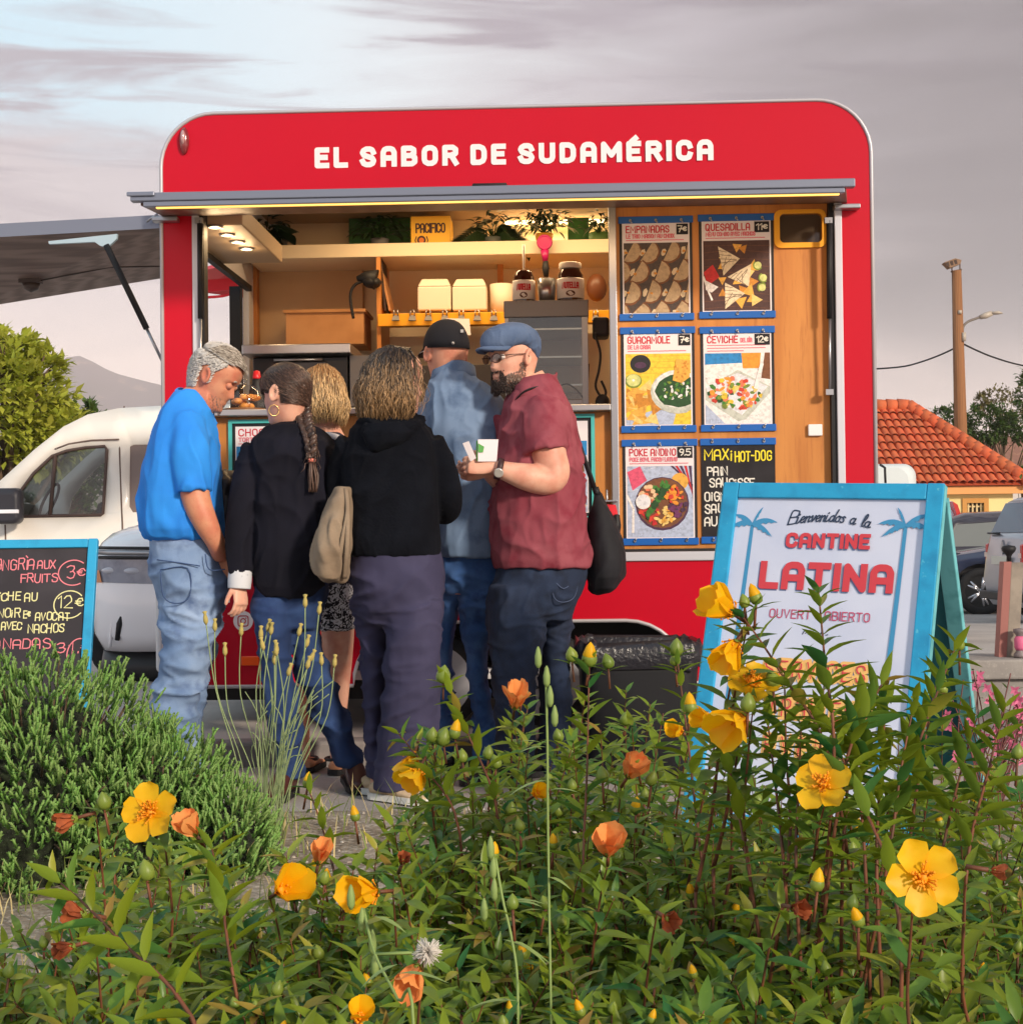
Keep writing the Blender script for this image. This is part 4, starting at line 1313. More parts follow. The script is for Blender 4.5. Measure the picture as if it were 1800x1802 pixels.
g = MB().box(a.x + .021, b.x - .031, v + .004, v + .008, a.z + .031, b.z - .081); g.v = [TM @ q for q in g.v]; g.build('glass_door', glassmat('case_glass', (.86, .88, .86), .07), th)
ztop = b.z


def jar(px0, px1, pyt, lab, lid, spat=False):
    vj = v + .12
    a, b = tp(px0, 525, vj), tp(px1, pyt, vj); r = (b.x - a.x) / 2; cx = (a.x + b.x) / 2; h = b.z - ztop
    t = thing('spread_jar', lab, 'jar', TM @ Matrix.Translation(V((cx, vj, ztop))), 'jars of spread on the display case')
    lo = lambda pts, **k: MB().lathe(pts, TM @ V((cx, vj, ztop + .001)), 24, 0, TM.to_3x3().to_4x4(), **k)
    hb = h * .86
    lo([(0, 0), (r * .94, 0), (r, .01), (r, hb * .3), (r * .93, hb * .36), (r * .96, hb * .8), (r * .74, hb * .96), (r * .72, hb), (0, hb)]).build('jar_glass', cm('choc_glass', 58, 26, 16, rough=.08, coat=1), t)
    lb = lo([(r * 1.005, hb * .12), (r * 1.012, hb * .12), (r * 1.012, hb * .66), (r * 1.0, hb * .7), (r * .985, hb * .66)]).build('paper_label', cm('label_white', 232, 226, 220, rough=.5), t)
    E = TM.to_3x3()
    f_ = Frame(TM @ V((cx, vj - r * 1.03, ztop + hb * .32)), E @ V((1, 0, 0)), E @ V((0, 0, 1)))

    def bend(x, y): return (x, y)
    g = MB(); text(g, f_, 'NUTELLA', 0, .014, .026, .006, .0, 0, fit=r * 1.2, center=True, gap=2.4)
    f_.disc(g, 0, -.012, r * .34, .014, .0005, 1, n=16)
    # wrap the print round the jar
    c0 = TM @ V((cx, vj, 0))
    for q in g.v:
        d = E.inverted() @ (q - c0); ang = d.x / r
        rr_ = r * 1.02 + .0006
        n_ = E @ V((rr_ * math.sin(ang), -rr_ * math.cos(ang), 0)); q.x, q.y = c0.x + n_.x, c0.y + n_.y
    g.build('label_print', [cm('label_red', 190, 20, 30), cm('label_brown', 90, 50, 30)], lb)
    if lid: lo([(0, hb), (r * .82, hb), (r * .84, hb + .006), (r * .84, h - .004), (r * .8, h), (0, h)]).build('lid', cm('lid_white', 234, 226, 212, rough=.4), t)
    if spat:
        p0, p1 = TM @ V((cx, vj, ztop + hb * .6)), TM @ V((cx + .002, vj, ztop + hb + .13))
        g = MB().tube([p0, p0.lerp(p1, .6), p1], [.008, .012, .016], 8, flat=.5).solo('spatula', cm('lid_white', 234, 226, 212, rough=.4), 'white plastic spatula standing in the open chocolate jar', 'spatula', p0)


jar(902, 941, 468, 'open chocolate spread jar with a spatula stuck in it', False, True)
jar(980, 1027, 463, 'larger chocolate spread jar closed with a white lid', True)
vj = v + .14
a, b = tp(945, 525, vj), tp(979, 491, vj); r = (b.x - a.x) / 2
g = MB().lathe([(0, 0), (r * .82, 0), (r, b.z - ztop), (r * .94, b.z - ztop), (r * .78, .006), (0, .006)], ((a.x + b.x) / 2, vj, ztop + .001), 20)
tsolo(g, 'steel_cup', steel, 'small steel cup standing between the two chocolate jars', 'cup', ((a.x + b.x) / 2, vj, ztop))
q = tp(1050, 528, 1.5); g = MB().ell((q.x, 1.52, q.z + .07), .055, .05, .075)
tsolo(g, 'spice_pot', cm('pot_brown', 110, 66, 40, rough=.4), 'brown spice pot at the right end of the rail shelf', 'pot', q)
# coffee grinder and cable on the right
v2 = .75
th = thing('coffee_grinder', 'black appliance with a hanging cable right of the display case', 'appliance', tbase(1060, 716, v2))
g = MB().box(tp(1043, 560, v2).x, tp(1072, 560, v2).x, v2, v2 + .14, tp(1050, 592, v2).z, tp(1050, 557, v2).z); g.v = [TM @ q for q in g.v]; g.build('housing', black_rub, th, bevel=.015)
P2 = lambda px, py: TM @ tp(px, py, v2 - .02)
g = MB().tube(curve3([P2(1046, 585), P2(1056, 620), P2(1054, 650), P2(1048, 680), P2(1060, 700), P2(1066, 690), P2(1058, 670)], 6), .006, 7)
g.tube(curve3([P2(980, 680), P2(1000, 676), P2(1018, 690), P2(1032, 706), P2(1034, 680), P2(1036, 640)], 5), .004, 6); g.build('cable', black_rub, th)
g = MB().ell(P2(1060, 708), .035, .03, .04); g.build('plug', black_rub, th)

# cloche of pastries and bottle on the counter
v = .12
ct = tz(714)
th = thing('pastry_dome', 'glass dome over golden pastries on the counter', 'cake dome', TM @ Matrix.Translation(V((tp(432, 700, v).x, v, ct))))
c0 = V((tp(430, 700, v).x, v, ct))
g = MB().lathe([(0, 0), (.085, 0), (.10, .012), (.09, .014), (0, .012)], TM @ c0, 28); g.build('plate', cm('plate_wood', 120, 82, 52, rough=.5), th)
for k in range(9):
    a_ = k * 2.4; r_ = .05 * (k / 9) ** .5
    g = MB().ell(TM @ (c0 + V((r_ * math.cos(a_), r_ * math.sin(a_), .028 + .018 * (k % 3)))), .026, .02, .015, 0, 10, 6, Matrix.Rotation(a_, 4, 'Z'))
    g.build('pastry', cm('pastry', 222, 150, 70, rough=.5, var=(40, lin((176, 96, 36)), .4, .6)), th)
g = MB().lathe([(.088, .013), (.088, .05), (.075, .09), (.045, .115), (.012, .122), (.012, .135), (.016, .142), (0, .15)], TM @ c0, 28); g.build('glass_dome', glassmat('clear_glass', (.95, .97, .97), .06), th)
c1 = V((tp(452, 700, .3).x, .3, ct))
th = thing('sauce_bottle', 'black sauce bottle with a red cap behind the glass dome', 'bottle', TM @ Matrix.Translation(c1))
g = MB().lathe([(0, 0), (.034, 0), (.036, .01), (.036, .11), (.02, .15), (.018, .17), (0, .17)], TM @ c1, 18); g.build('flask', black_rub, th)
g = MB().lathe([(.019, .165), (.02, .172), (.014, .2), (0, .205)], TM @ c1, 14); g.build('cap', cm('cap_red', 196, 30, 40, rough=.4), th)

# ---- top shelf
zs = tp(700, 427, 1.45).z + .001


def leafmesh(g, p, d, up, ln, wd, mi=0, curl=.25, fold=.25, seg=4):
    """one lance-shaped leaf from p along d"""
    d = V(d).normalized(); s_ = d.cross(V(up)); s_ = s_.normalized() if s_.length > 1e-4 else d.orthogonal().normalized()
    n_ = s_.cross(d).normalized()
    Lp, C, Rp = [], [], []
    for i in range(seg + 1):
        t = i / seg
        w = wd * .5 * (math.sin(math.pi * min(1, t ** .75 * .98 + .02)) if i < seg else .02)
        c = V(p) + d * (ln * t) - n_ * (curl * ln * t * t)
        C.append(c); Lp.append(c + s_ * w + n_ * (fold * w)); Rp.append(c - s_ * w + n_ * (fold * w))
    vs_ = Lp + C + Rp; k = seg + 1
    fs = []
    for i in range(seg): fs += [(i, i + 1, k + i + 1, k + i), (k + i, k + i + 1, 2 * k + i + 1, 2 * k + i)]
    g.add(vs_, fs, mi, True)


leaf_dark = cm('leaf_dark', 38, 66, 30, rough=.45, island=.4, hueisl=lin((24, 46, 22)))


def potplant(px, v, lab, pot_col, pr_, ph, n, spread, ht, trail=0, leafl=.05, potmat=None, sd=0):
    rn = random.Random(sd)
    c = V((tp(px, 400, v).x, v, zs)); t = thing('potted_plant', lab, 'plant', TM @ Matrix.Translation(c), 'pot plants on the top shelf')
    W_ = TM @ c
    if ph: MB().lathe([(0, 0), (pr_ * .8, 0), (pr_, ph), (pr_ * .92, ph), (pr_ * .9, ph - .01), (0, ph - .01)], W_, 20).build('pot', potmat or pot_col, t)
    g = MB()
    for k in range(n):
        a_ = rn.uniform(0, 6.28); e = rn.uniform(.1, 1)
        b_ = W_ + V((0, 0, ph))
        q = b_ + V((math.cos(a_) * spread * e, math.sin(a_) * spread * e * .5, ht * rn.uniform(.15, 1) * (1.1 - .5 * e)))
        d_ = V((math.cos(a_), math.sin(a_), rn.uniform(-.6, .6)))
        leafmesh(g, q, d_, (0, 0, 1), leafl * rn.uniform(.7, 1.3), leafl * .5 * rn.uniform(.7, 1.2), 0, .35)
        if k % 6 == 0: g.tube([b_, b_.lerp(q, .5) + V((0, 0, .02)), q], .002, 4)
    for sgn, tpx, tpy in (trail or []):
        e = TM @ tp(tpx, tpy, v - .08); b_ = W_ + V((0, 0, ph)); c_ = curve3([b_, b_.lerp(e, .4) + V((0, -.03, .05)), b_.lerp(e, .8) + V((0, -.03, .02)), e], 6)
        g.tube(c_, .003, 5)
        for q in c_[3:]:
            for s2 in (-1, 1): leafmesh(g, q, V((sgn * .5, -.4 * s2, -.3 + .5 * s2)), (0, 0, 1), leafl * 1.1, leafl * .7, 0, .3)
    g.build('leaves', leaf_dark, t)


potplant(468, 1.62, 'trailing dark leafed pot plant at the left end of the top shelf', black_rub, .05, .05, 70, .13, .16, [(1, 512, 412), (1, 488, 436)], .06, sd=1)
potplant(868, 1.62, 'trailing vine plant hanging from the middle of the top shelf', cm('pot_g', 90, 96, 90), .05, .05, 60, .10, .15, [(-1, 806, 432), (1, 924, 436), (1, 900, 420)], .065, sd=2)
potplant(957, 1.60, 'bushy dark pot plant in a yellow pot on the top shelf', cm('pot_o', 214, 150, 50), .05, .06, 170, .16, .15, None, .05, sd=3)
potplant(1054, 1.66, 'small dark plant in a green pot at the right end of the shelf', cm('pot_gr', 84, 120, 60), .06, .07, 80, .10, .12, None, .045, sd=4)
potplant(668, 1.60, 'dark pot plant standing in front of the green picture', cm('pot_grey', 96, 96, 100), .05, .05, 110, .15, .14, None, .05, sd=5)
grn = cm('card_green', 52, 110, 50, rough=.6, var=(9, lin((36, 82, 40)), .4, .6))
for px0, px1, lab in ((614, 721, 'wide green picture card standing on the top shelf'), (999, 1036, 'narrow green picture card between two pot plants')):
    a, b = tp(px0, 427, 1.78), tp(px1, 382, 1.78)
    g = MB().box(a.x, b.x, 1.78, 1.80, zs, b.z)
    tsolo(g, 'picture_card', grn, lab, 'picture', ((a.x + b.x) / 2, 1.79, zs), 'green cards on the shelf', .003)
v = 1.56
a, b = tp(723, 427, v), tp(792, 379, v)
th = thing('beer_crate', 'yellow beer carton with dark lettering on the top shelf', 'box', TM @ Matrix.Translation(V(((a.x + b.x) / 2, v, zs))))
g = MB().box(a.x, b.x, v, v + .2, zs, b.z); g.v = [TM @ q for q in g.v]; g.build('carton', cm('carton_yellow', 240, 184, 40, rough=.5), th, bevel=.004)
f_ = Frame(TM @ V((a.x, v, zs)), E @ V((1, 0, 0)), E @ V((0, 0, 1))); g = MB(); w_ = b.x - a.x; h_ = b.z - zs
text(g, f_, 'PACIFICO', w_ * .14, h_ * .46, h_ * .28, .0085, .001, 0, fit=w_ * .72, gap=2.6)
f_.disc(g, w_ * .27, h_ * .2, .024, .024, .001, 0); f_.disc(g, w_ * .27, h_ * .2, .014, .014, .0014, 1, n=14)
strip(g, f_, [(w_ * .13, h_ * .1), (w_ * .11, h_ * .2), (w_ * .14, h_ * .31)], .006, .001, 0); strip(g, f_, [(w_ * .41, h_ * .1), (w_ * .43, h_ * .2), (w_ * .40, h_ * .31)], .006, .001, 0)
g.build('carton_print', [cm('print_navy', 66, 40, 40), cm('print_ora', 214, 120, 40)], th)
q = tp(958, 412, 1.40)
th = thing('ladle', 'magenta and black ladle hanging from the top shelf', 'ladle', TM @ Matrix.Translation(V((q.x, 1.40, tp(958, 487, 1.4).z))))
g = MB(); zc = lambda py: tp(958, py, 1.4).z
g.lathe([(.036, -.008), (.042, 0), (.036, .008), (.030, 0)], TM @ V((q.x, 1.40, zc(426))), 20, 0, Matrix.Rotation(R(90), 4, 'X')); g.tube([TM @ V((q.x, 1.4, zc(440))), TM @ V((q.x + .003, 1.4, zc(460)))], [.024, .014], 10)
g.build('handle', cm('magenta', 170, 20, 90, rough=.4), th)
g = MB().tube([TM @ V((q.x + .003, 1.4, zc(455))), TM @ V((q.x + .004, 1.4, zc(472))), TM @ V((q.x + .006, 1.4, zc(487)))], [.012, .02, .012], 10); g.build('bowl', black_rub, th)
# red parasol corner seen through the end opening
th = thing('red_parasol', 'red parasol edge seen through the opening in the trailer end', 'parasol', at(392, 1020, 12.5) * 1 - V((0, 0, 0)))
g = MB(); a = at(365, 492, 12.5); b = at(418, 488, 12.5); c = at(418, 508, 12.5); d = at(365, 514, 12.5)
hub = V((a.x + .9, 12.9, a.z + .25))
g.prism([a, b, c, d], (0, .02, 0)); 
g.build('valance', cm('parasol_red', 206, 40, 52, rough=.7), th)
g = MB().tube(curve3([at(365, 523, 12.4), at(395, 520, 12.4), at(420, 511, 12.4)], 5), .012, 6); g.build('cord', cm('parasol_red', 1, 1, 1), th)
gp = at(405, 600, 12.9)
g = MB().tube([V((gp.x + .55, 12.9, gz(12.9))), V((gp.x + .55, 12.9, a.z + .3))], .022, 8); g.build('pole', alu, th)
g = MB(); ap = V((gp.x + .55, 12.9, a.z + .42)); rg = [V((ap.x + 1.0 * math.cos(k * math.pi / 4 + .4), 12.9 + 1.0 * math.sin(k * math.pi / 4 + .4), a.z + .03)) for k in range(8)]
g.add([ap] + rg, [(0, 1 + k, 1 + (k + 1) % 8) for k in range(8)]); g.build('canopy', cm('parasol_red', 1, 1, 1), th)
# ------------------------------------------------------------------ sandwich board in front, right
sky_blue = cm('board_blue', 38, 158, 206, rough=.55, var=(14, lin((30, 138, 186)), .45, .7), two=(60, lin((90, 186, 214)), .66, .74), bump=(50, .25, .003))
edge_teal = cm('board_edge', 110, 190, 200, rough=.6, var=(20, lin((84, 160, 170)), .45, .7))
board_white = cm('board_white', 206, 212, 232, rough=.5, var=(5, lin((192, 200, 224)), .4, .7), two=(90, lin((150, 160, 184)), .74, .8))
pTL, pTR, pBL = at(1274, 848, 4.76), at(1662, 850, 4.42), at(1193, 1478, 4.50)
ex = (pTR - pTL).normalized()
dn = (pBL - pTL); dn = (dn - ex * dn.dot(ex)).normalized()
Wd = (pTR - pTL).length; Hd = 1.13
fr = Frame(pTL + dn * Hd, ex, -dn)
base = fr.p(Wd / 2, 0)
th = thing('sandwich_board', 'blue framed white sandwich board with red block lettering between two painted palms', 'sign', Matrix.Translation((base.x, base.y, 0)))
fw, ft = .050, .034


def frame_bars(fr, Wd, Hd, fw, ft, m, th, side=None):
    for k, r_ in enumerate(((0, fw, 0, Hd), (Wd - fw, Wd, 0, Hd), (fw + .0008, Wd - fw - .0008, Hd - fw, Hd - .001), (fw + .0008, Wd - fw - .0008, .06, .06 + fw))):
        g = MB(); fr.rect(g, *r_, 0, 0, ft)
        b_ = g.build('frame_bar', m, th, bevel=.003)
        if side and k < 2:
            g = MB(); x0, x1 = ((-.0022, -.0004) if k == 0 else (Wd + .0004, Wd + .0022))
            fr.rect(g, x0, x1, .004, Hd - .004, -.003, 0, ft - .006); g.build('edge_band', side, b_)


frame_bars(fr, Wd, Hd, fw, ft, sky_blue, th, edge_teal)
g = MB(); fr.rect(g, fw - .004, Wd - fw + .004, .1, Hd - fw + .004, -.012, 0, .01); g.build('panel', board_white, th)
# rear leaf of the A
bx = fr.ex; back = V((fr.n.x, fr.n.y, 0)).normalized() * -1
tp_ = fr.p(0, Hd - .03, -ft); d2 = (V((tp_.x, tp_.y, 0)) + back * .62 - V((tp_.x, tp_.y, tp_.z))).normalized()
d2 = (d2 - bx * d2.dot(bx)).normalized()
Hb = tp_.z / abs(d2.z)
frb = Frame(tp_ + d2 * Hb, bx, -d2)
for x0, x1 in ((0, fw), (Wd - fw, Wd)):
    g = MB(); frb.rect(g, x0, x1, 0, Hb - .02, -.002, 0, ft * .8); g.build('rear_leg', edge_teal, th, bevel=.003)
g = MB(); frb.rect(g, fw + .001, Wd - fw - .001, .2, Hb - .06, -.006, 0, .01); g.build('rear_panel', cm('rear_teal', 20, 96, 108, rough=.6), th)
# printed art
pw, ph_ = Wd - 2 * fw, Hd - fw
f2 = Frame(fr.p(fw, 0, -.0118), fr.ex, fr.ey)
palm_blue = cm('palm_blue', 62, 142, 188, rough=.5)


def fb(px, py):
    """photo pixel -> position on the board face"""
    d = ray(px, py); n_ = f2.n
    q = CAM_O + d * ((f2.o - CAM_O).dot(n_) / d.dot(n_)) - f2.o
    return q.dot(f2.ex), q.dot(f2.ey)


zk = [0]


def flat(g, pts, mi):
    zk[0] += 1
    g.poly([f2.p(a, b, .0004 + 3e-5 * zk[0]) for a, b in pts], mi)


for cx, cy, bx_, by_, dirs in ((1324, 922, 1288, 1178, ((62, .062, .012), (148, .07, .02), (20, .085, .035), (172, .075, .038), (-18, .072, .03))),
                               (1594, 925, 1556, 1225, ((118, .062, .012), (34, .075, .02), (162, .085, .035), (8, .075, .038), (196, .07, .03)))):
    g = MB(); c = fb(cx, cy); b_ = fb(bx_, by_); b_ = (b_[0] + (b_[0] - c[0]) * .45, b_[1] + (b_[1] - c[1]) * .45)
    lf, rt = [], []
    for i in range(13):
        t = i / 12; x = c[0] + (b_[0] - c[0]) * (t ** 1.18); y = c[1] + (b_[1] - c[1]) * t; w = .0055 + .0035 * t
        lf.append((x - w, y)); rt.append((x + w, y))
    for i in range(12): flat(g, [lf[i], rt[i], rt[i + 1], lf[i + 1]], 0)
    for a_, ln, dr in dirs:
        a_ = R(a_)
        up = []; lo = []
        for i in range(10):
            t = i / 9
            x = c[0] + math.cos(a_) * ln * t; y = c[1] + math.sin(a_) * ln * t - dr * t * t + .012 * t
            w = .015 * (math.sin(math.pi * (.15 + .83 * t)))
            up.append((x, y + w * .5)); lo.append((x, y - w * (.9 if i % 2 else .5)))
        for i in range(9): flat(g, [up[i], lo[i], lo[i + 1], up[i + 1]], 0)
    g.build('painted_palm', palm_blue, th)
red_sh = cm('letter_red', 206, 62, 72, rough=.5); sh_blue = cm('letter_shade', 104, 126, 168, rough=.5)
navy = cm('script_navy', 44, 58, 84, rough=.5); oran = cm('bubble_orange', 238, 188, 110, rough=.5); rose = cm('letter_rose', 188, 78, 110, rough=.5)
g = MB()
a_, b_ = fb(1386, 925), fb(1532, 915)


def arc(x, y):
    t = (x - a_[0]) / (b_[0] - a_[0]); return x, y + .018 * math.sin(math.pi * min(1, max(0, t * .9))) - .012 * t


text(g, f2, 'Bienvenidos a la', a_[0], fb(1386, 921)[1] - .004, .040, .0044, .0012, 0, script=True, warp=arc, fit=b_[0] - a_[0], slant=.28)
g.build('script_lettering', navy, th)
for s_, p0, p1, h_, w_ in (('CANTINE', (1382, 964), (1531, 967), .046, .0118), ('LATINA', (1334, 1036), (1571, 1045), .085, .0215)):
    A_, B_ = fb(*p0), fb(*p1)
    hh_ = .048 if s_ == 'CANTINE' else .088
    sl = (B_[1] - A_[1]) / (B_[0] - A_[0])
    f3 = Frame(f2.p(A_[0], A_[1]), f2.ex + f2.ey * sl * .2, f2.ey)
    g = MB()
    text(g, f3, s_, w_ / 2 - .004, w_ / 2 - .004, hh_ - w_, w_, .0004, 0, fit=B_[0] - A_[0] - w_, gap=3.6)
    text(g, f3, s_, w_ / 2, w_ / 2, hh_ - w_, w_, .0032, 1, fit=B_[0] - A_[0] - w_, gap=3.6)
    g.build('block_lettering', [sh_blue, red_sh], th)
g = MB()
A_, B_ = fb(1354, 1086), fb(1530, 1089)
text(g, f2, 'OUVERT - ABIERTO', A_[0], A_[1], .025, .0036, .0012, 0, fit=B_[0] - A_[0], gap=2.6)
g.build('opening_lettering', rose, th)
# orange bubble words
g = MB()
for s_, p0, p1, h_ in (('SERVICES', (1346, 1190), (1522, 1194), .048), ('TRAITEUR', (1350, 1258), (1530, 1262), .05), ('EVENTS', (1345, 1325), (1516, 1329), .05)):
    A_, B_ = fb(*p0), fb(*p1)
    k0 = len(g.v)
    text(g, f2, s_, A_[0], A_[1], h_, .023, .0010, 0, fit=B_[0] - A_[0], gap=4.4)
    text(g, f2, s_, A_[0], A_[1], h_, .0045, .0048, 1, fit=B_[0] - A_[0], gap=4.4)
g.build('bubble_lettering', [oran, red_sh], th)
g = MB(); A_ = fb(1412, 1116)
for k in range(9): strip(g, f2, [(A_[0] + k * .009, A_[1] + .003 * (k % 2)), (A_[0] + k * .009 + .005, A_[1] + .010 - .004 * (k % 3))], .0028, .001 + 3e-5 * k, 0)
g.build('small_ornament', navy, th)

# ------------------------------------------------------------------ chalkboard on the left
cTR, cBR = at(172, 947, 5.55), at(186, 1250, 5.35)
ex = V((math.cos(R(4)), math.sin(R(4)), 0)); dn = (cBR - cTR); dn = (dn - ex * dn.dot(ex)).normalized()
Wd, Hd = .66, .98
fr = Frame(cTR - ex * Wd + dn * Hd, ex, -dn)
base = fr.p(Wd / 2, 0)
th = thing('chalkboard_sign', 'blue framed chalkboard with sangria and ceviche prices behind the juniper', 'sign', Matrix.Translation((base.x, base.y, 0)))
frame_bars(fr, Wd, Hd, .034, .028, sky_blue, th)
g = MB(); fr.rect(g, .03, Wd - .03, .07, Hd - .03, -.011, 0, .01); g.build('board', cm('chalkboard', 44, 40, 46, rough=.7, var=(5, lin((60, 56, 62)), .45, .75)), th)
for x0 in (.05, Wd - .10):
    q = fr.p(x0 + .017, Hd - .05, -.03); g = MB()
    g.tube([q, V((q.x - .03, q.y + .2, .0))], .014, 4); g.build('rear_leg', sky_blue, th)
f2 = Frame(fr.p(0, 0, -.0105), fr.ex, fr.ey)
cpink = cm('chalk_pink', 226, 130, 140, rough=.9); cyel = cm('chalk_lemon', 222, 218, 160, rough=.9)
g = MB(); cr_ = random.Random(8)


def ct(s_, px, py, x1, h_, mi, w_=.0042):
    A_, B_ = fb(px, py), fb(x1, py)
    text(g, f2, s_, A_[0], A_[1], h_, w_, .0012, mi, fit=B_[0] - A_[0], jit=.7, rnd=cr_, gap=2.2)


ct('SANGR\u00ccA', -22, 1003, 60, .038, 0); ct('AUX', 66, 1001, 97, .030, 0); ct('FRUITS', 36, 1025, 101, .030, 0)
ct('3e', 116, 1018, 148, .044, 0)
ct('CEViCHE', -38, 1058, 35, .03, 1); ct('AU', 43, 1058, 64, .03, 1); ct('12e', 101, 1071, 144, .044, 1)
ct('THON NOiR', -60, 1088, 34, .03, 1); ct('Ee', 41, 1088, 53, .026, 1); ct('AVOCAT', 62, 1092, 121, .028, 1)
ct('AVEC', 2, 1108, 38, .028, 1); ct('NACHOS', 50, 1114, 112, .03, 1)
ct('EMPANADAS', -70, 1143, 88, .034, 0); ct('3', 100, 1148, 115, .034, 0); ct('1.e', 122, 1150, 160, .044, 0)


def ring(px, py, rx, ry, a0, a1, mi):
    c = fb(px, py); c2 = fb(px + rx, py); r_ = c2[0] - c[0]; c3 = fb(px, py - ry); r2 = c3[1] - c[1]
    strip(g, f2, [(c[0] + r_ * math.cos(R(a0 + (a1 - a0) * i / 24)), c[1] + r2 * math.sin(R(a0 + (a1 - a0) * i / 24))) for i in range(25)], .0042, .0012 + 2e-4 * mi, mi)


ring(129, 1008, 26, 22, 50, 300, 0); ring(122, 1064, 27, 24, 40, 320, 1); ring(140, 1152, 22, 28, 40, 220, 0)
g.build('chalk_writing', [cpink, cyel], th)

# ------------------------------------------------------------------ litter bin with a black bag
Yb = 5.98
bc = at(1121, 1190, Yb); bw = 212 / ppm(Yb) / 2; ztopb = at(1121, 1132, Yb).z
th = thing('litter_bin', 'black litter bin lined with a crumpled black bag beside the sandwich board', 'bin', Matrix.Translation((bc.x, Yb, 0)))
g = MB(); rings = []
for z, k in ((0, .84), (.02, .86), (ztopb * .8, .95), (ztopb - .02, .975), (ztopb - .02, .93), (.05, .8)):
    rings.append([V((bc.x + a, Yb + b, z)) for a, b in rrect(-bw * k, bw * k, -bw * .8 * k, bw * .8 * k, .07)])
g.loft(rings); g.build('tub', cm('bin_black', 24, 25, 30, rough=.5, bump=(30, .1, .004)), th)
g = MB(); rings = []; rn = random.Random(3)
base_ = rrect(-bw, bw, -bw * .8, bw * .8, .08, 14)
for j, (z, k) in enumerate(((ztopb - .085, 1.03), (ztopb - .06, 1.06), (ztopb - .03, 1.045), (ztopb, 1.03), (ztopb + .022, .985), (ztopb + .008, .93), (ztopb - .06, .90), (ztopb - .2, .85))):
    rg = []
    for i, (a, b) in enumerate(base_):
        n1 = noise.noise(V((a * 26, b * 26, j * .55))); n2 = noise.noise(V((a * 60, b * 60, j * 1.3 + 5)))
        kk = k + .045 * n1 + .02 * n2
        rg.append(V((bc.x + a * kk, Yb + b * kk, z + .020 * noise.noise(V((a * 30, b * 30, j * .3 + 9))) + .012 * n2)))
    rings.append(rg)
g.loft(rings, caps=False); g.build('bag', cm('bag_plastic', 34, 33, 40, rough=.28, spec=.7, bump=(45, .9, .006)), th)

# ------------------------------------------------------------------ marker post on the low wall
Yp = 7.55
b0 = at(1752, 1168, Yp); zt_ = at(1778, 990, Yp).z
th = thing('marker_post', 'grey post with a red side and a round black knob on the low wall', 'post', Matrix.Translation((b0.x + .03, Yp, .30)))
x0, x1 = at(1757, 1100, Yp).x, at(1788, 1100, Yp).x
sh = at(1766, 990, Yp).x - at(1757, 1165, Yp).x
g = MB(); g.add([(x0 + .026, Yp - .03, .3), (x1, Yp - .03, .3), (x1, Yp + .04, .3), (x0 + .026, Yp + .04, .3)] + [(x0 + .026 + sh, Yp - .03, zt_), (x1 + sh, Yp - .03, zt_), (x1 + sh, Yp + .04, zt_), (x0 + .026 + sh, Yp + .04, zt_)],
                [(0, 3, 2, 1), (4, 5, 6, 7), (0, 1, 5, 4), (1, 2, 6, 5), (2, 3, 7, 6), (3, 0, 4, 7)])
g.build('shaft', cm('post_grey', 150, 140, 128, rough=.7, var=(12, lin((120, 112, 104)), .4, .7)), th, bevel=.003)
g = MB(); g.add([(x0 - .012, Yp - .034, .3), (x0 + .0255, Yp - .034, .3), (x0 + .0255, Yp + .036, .3), (x0 - .012, Yp + .036, .3)] + [(x0 - .012 + sh, Yp - .034, zt_ + .005), (x0 + .0255 + sh, Yp - .034, zt_ + .005), (x0 + .0255 + sh, Yp + .036, zt_ + .005), (x0 - .012 + sh, Yp + .036, zt_ + .005)],
                [(0, 3, 2, 1), (4, 5, 6, 7), (0, 1, 5, 4), (1, 2, 6, 5), (2, 3, 7, 6), (3, 0, 4, 7)])
g.build('red_side', cm('post_red', 150, 96, 90, rough=.6), th)
kx = at(1775, 970, Yp).x
g = MB().lathe([(0, 0), (.012, 0), (.012, .03), (.018, .04), (.032, .055), (.036, .068), (.030, .08), (.0, .086)], (kx, Yp, zt_ + .002), 18); g.build('knob', black_rub, th)
q = at(1783, 1168, 7.5)
th = thing('wrapped_spool', 'small grey spool wrapped in pink ribbon at the foot of the post', 'spool', Matrix.Translation((q.x, 7.5, .30)))
g = MB().lathe([(0, 0), (.03, 0), (.03, .015), (.018, .03), (.018, .11), (.03, .125), (.03, .14), (0, .145)], (q.x + .02, 7.46, .302), 16); g.build('reel', cm('reel_grey', 120, 110, 112, rough=.5), th)
g = MB().lathe([(.0185, .035), (.026, .05), (.026, .09), (.0185, .105)], (q.x + .02, 7.46, .302), 16); g.build('ribbon', cm('ribbon_pink', 206, 100, 140, rough=.6), th)

# ------------------------------------------------------------------ vehicles
car_white = cm('car_white', 244, 244, 250, rough=.25, coat=.7)
van_white = cm('van_white', 240, 234, 224, rough=.3, coat=.5)
navy_car = cm('car_navy', 44, 52, 78, rough=.25, coat=.9)
silver_car = cm('car_silver', 158, 158, 166, rough=.3, metal=.35, coat=.6)
car_glass = cm('car_glass_dark', 46, 54, 62, rough=.04, spec=.8)
tyre_m = cm('tyre', 1, 1, 1); plastic = cm('car_plastic', 30, 30, 34, rough=.5)


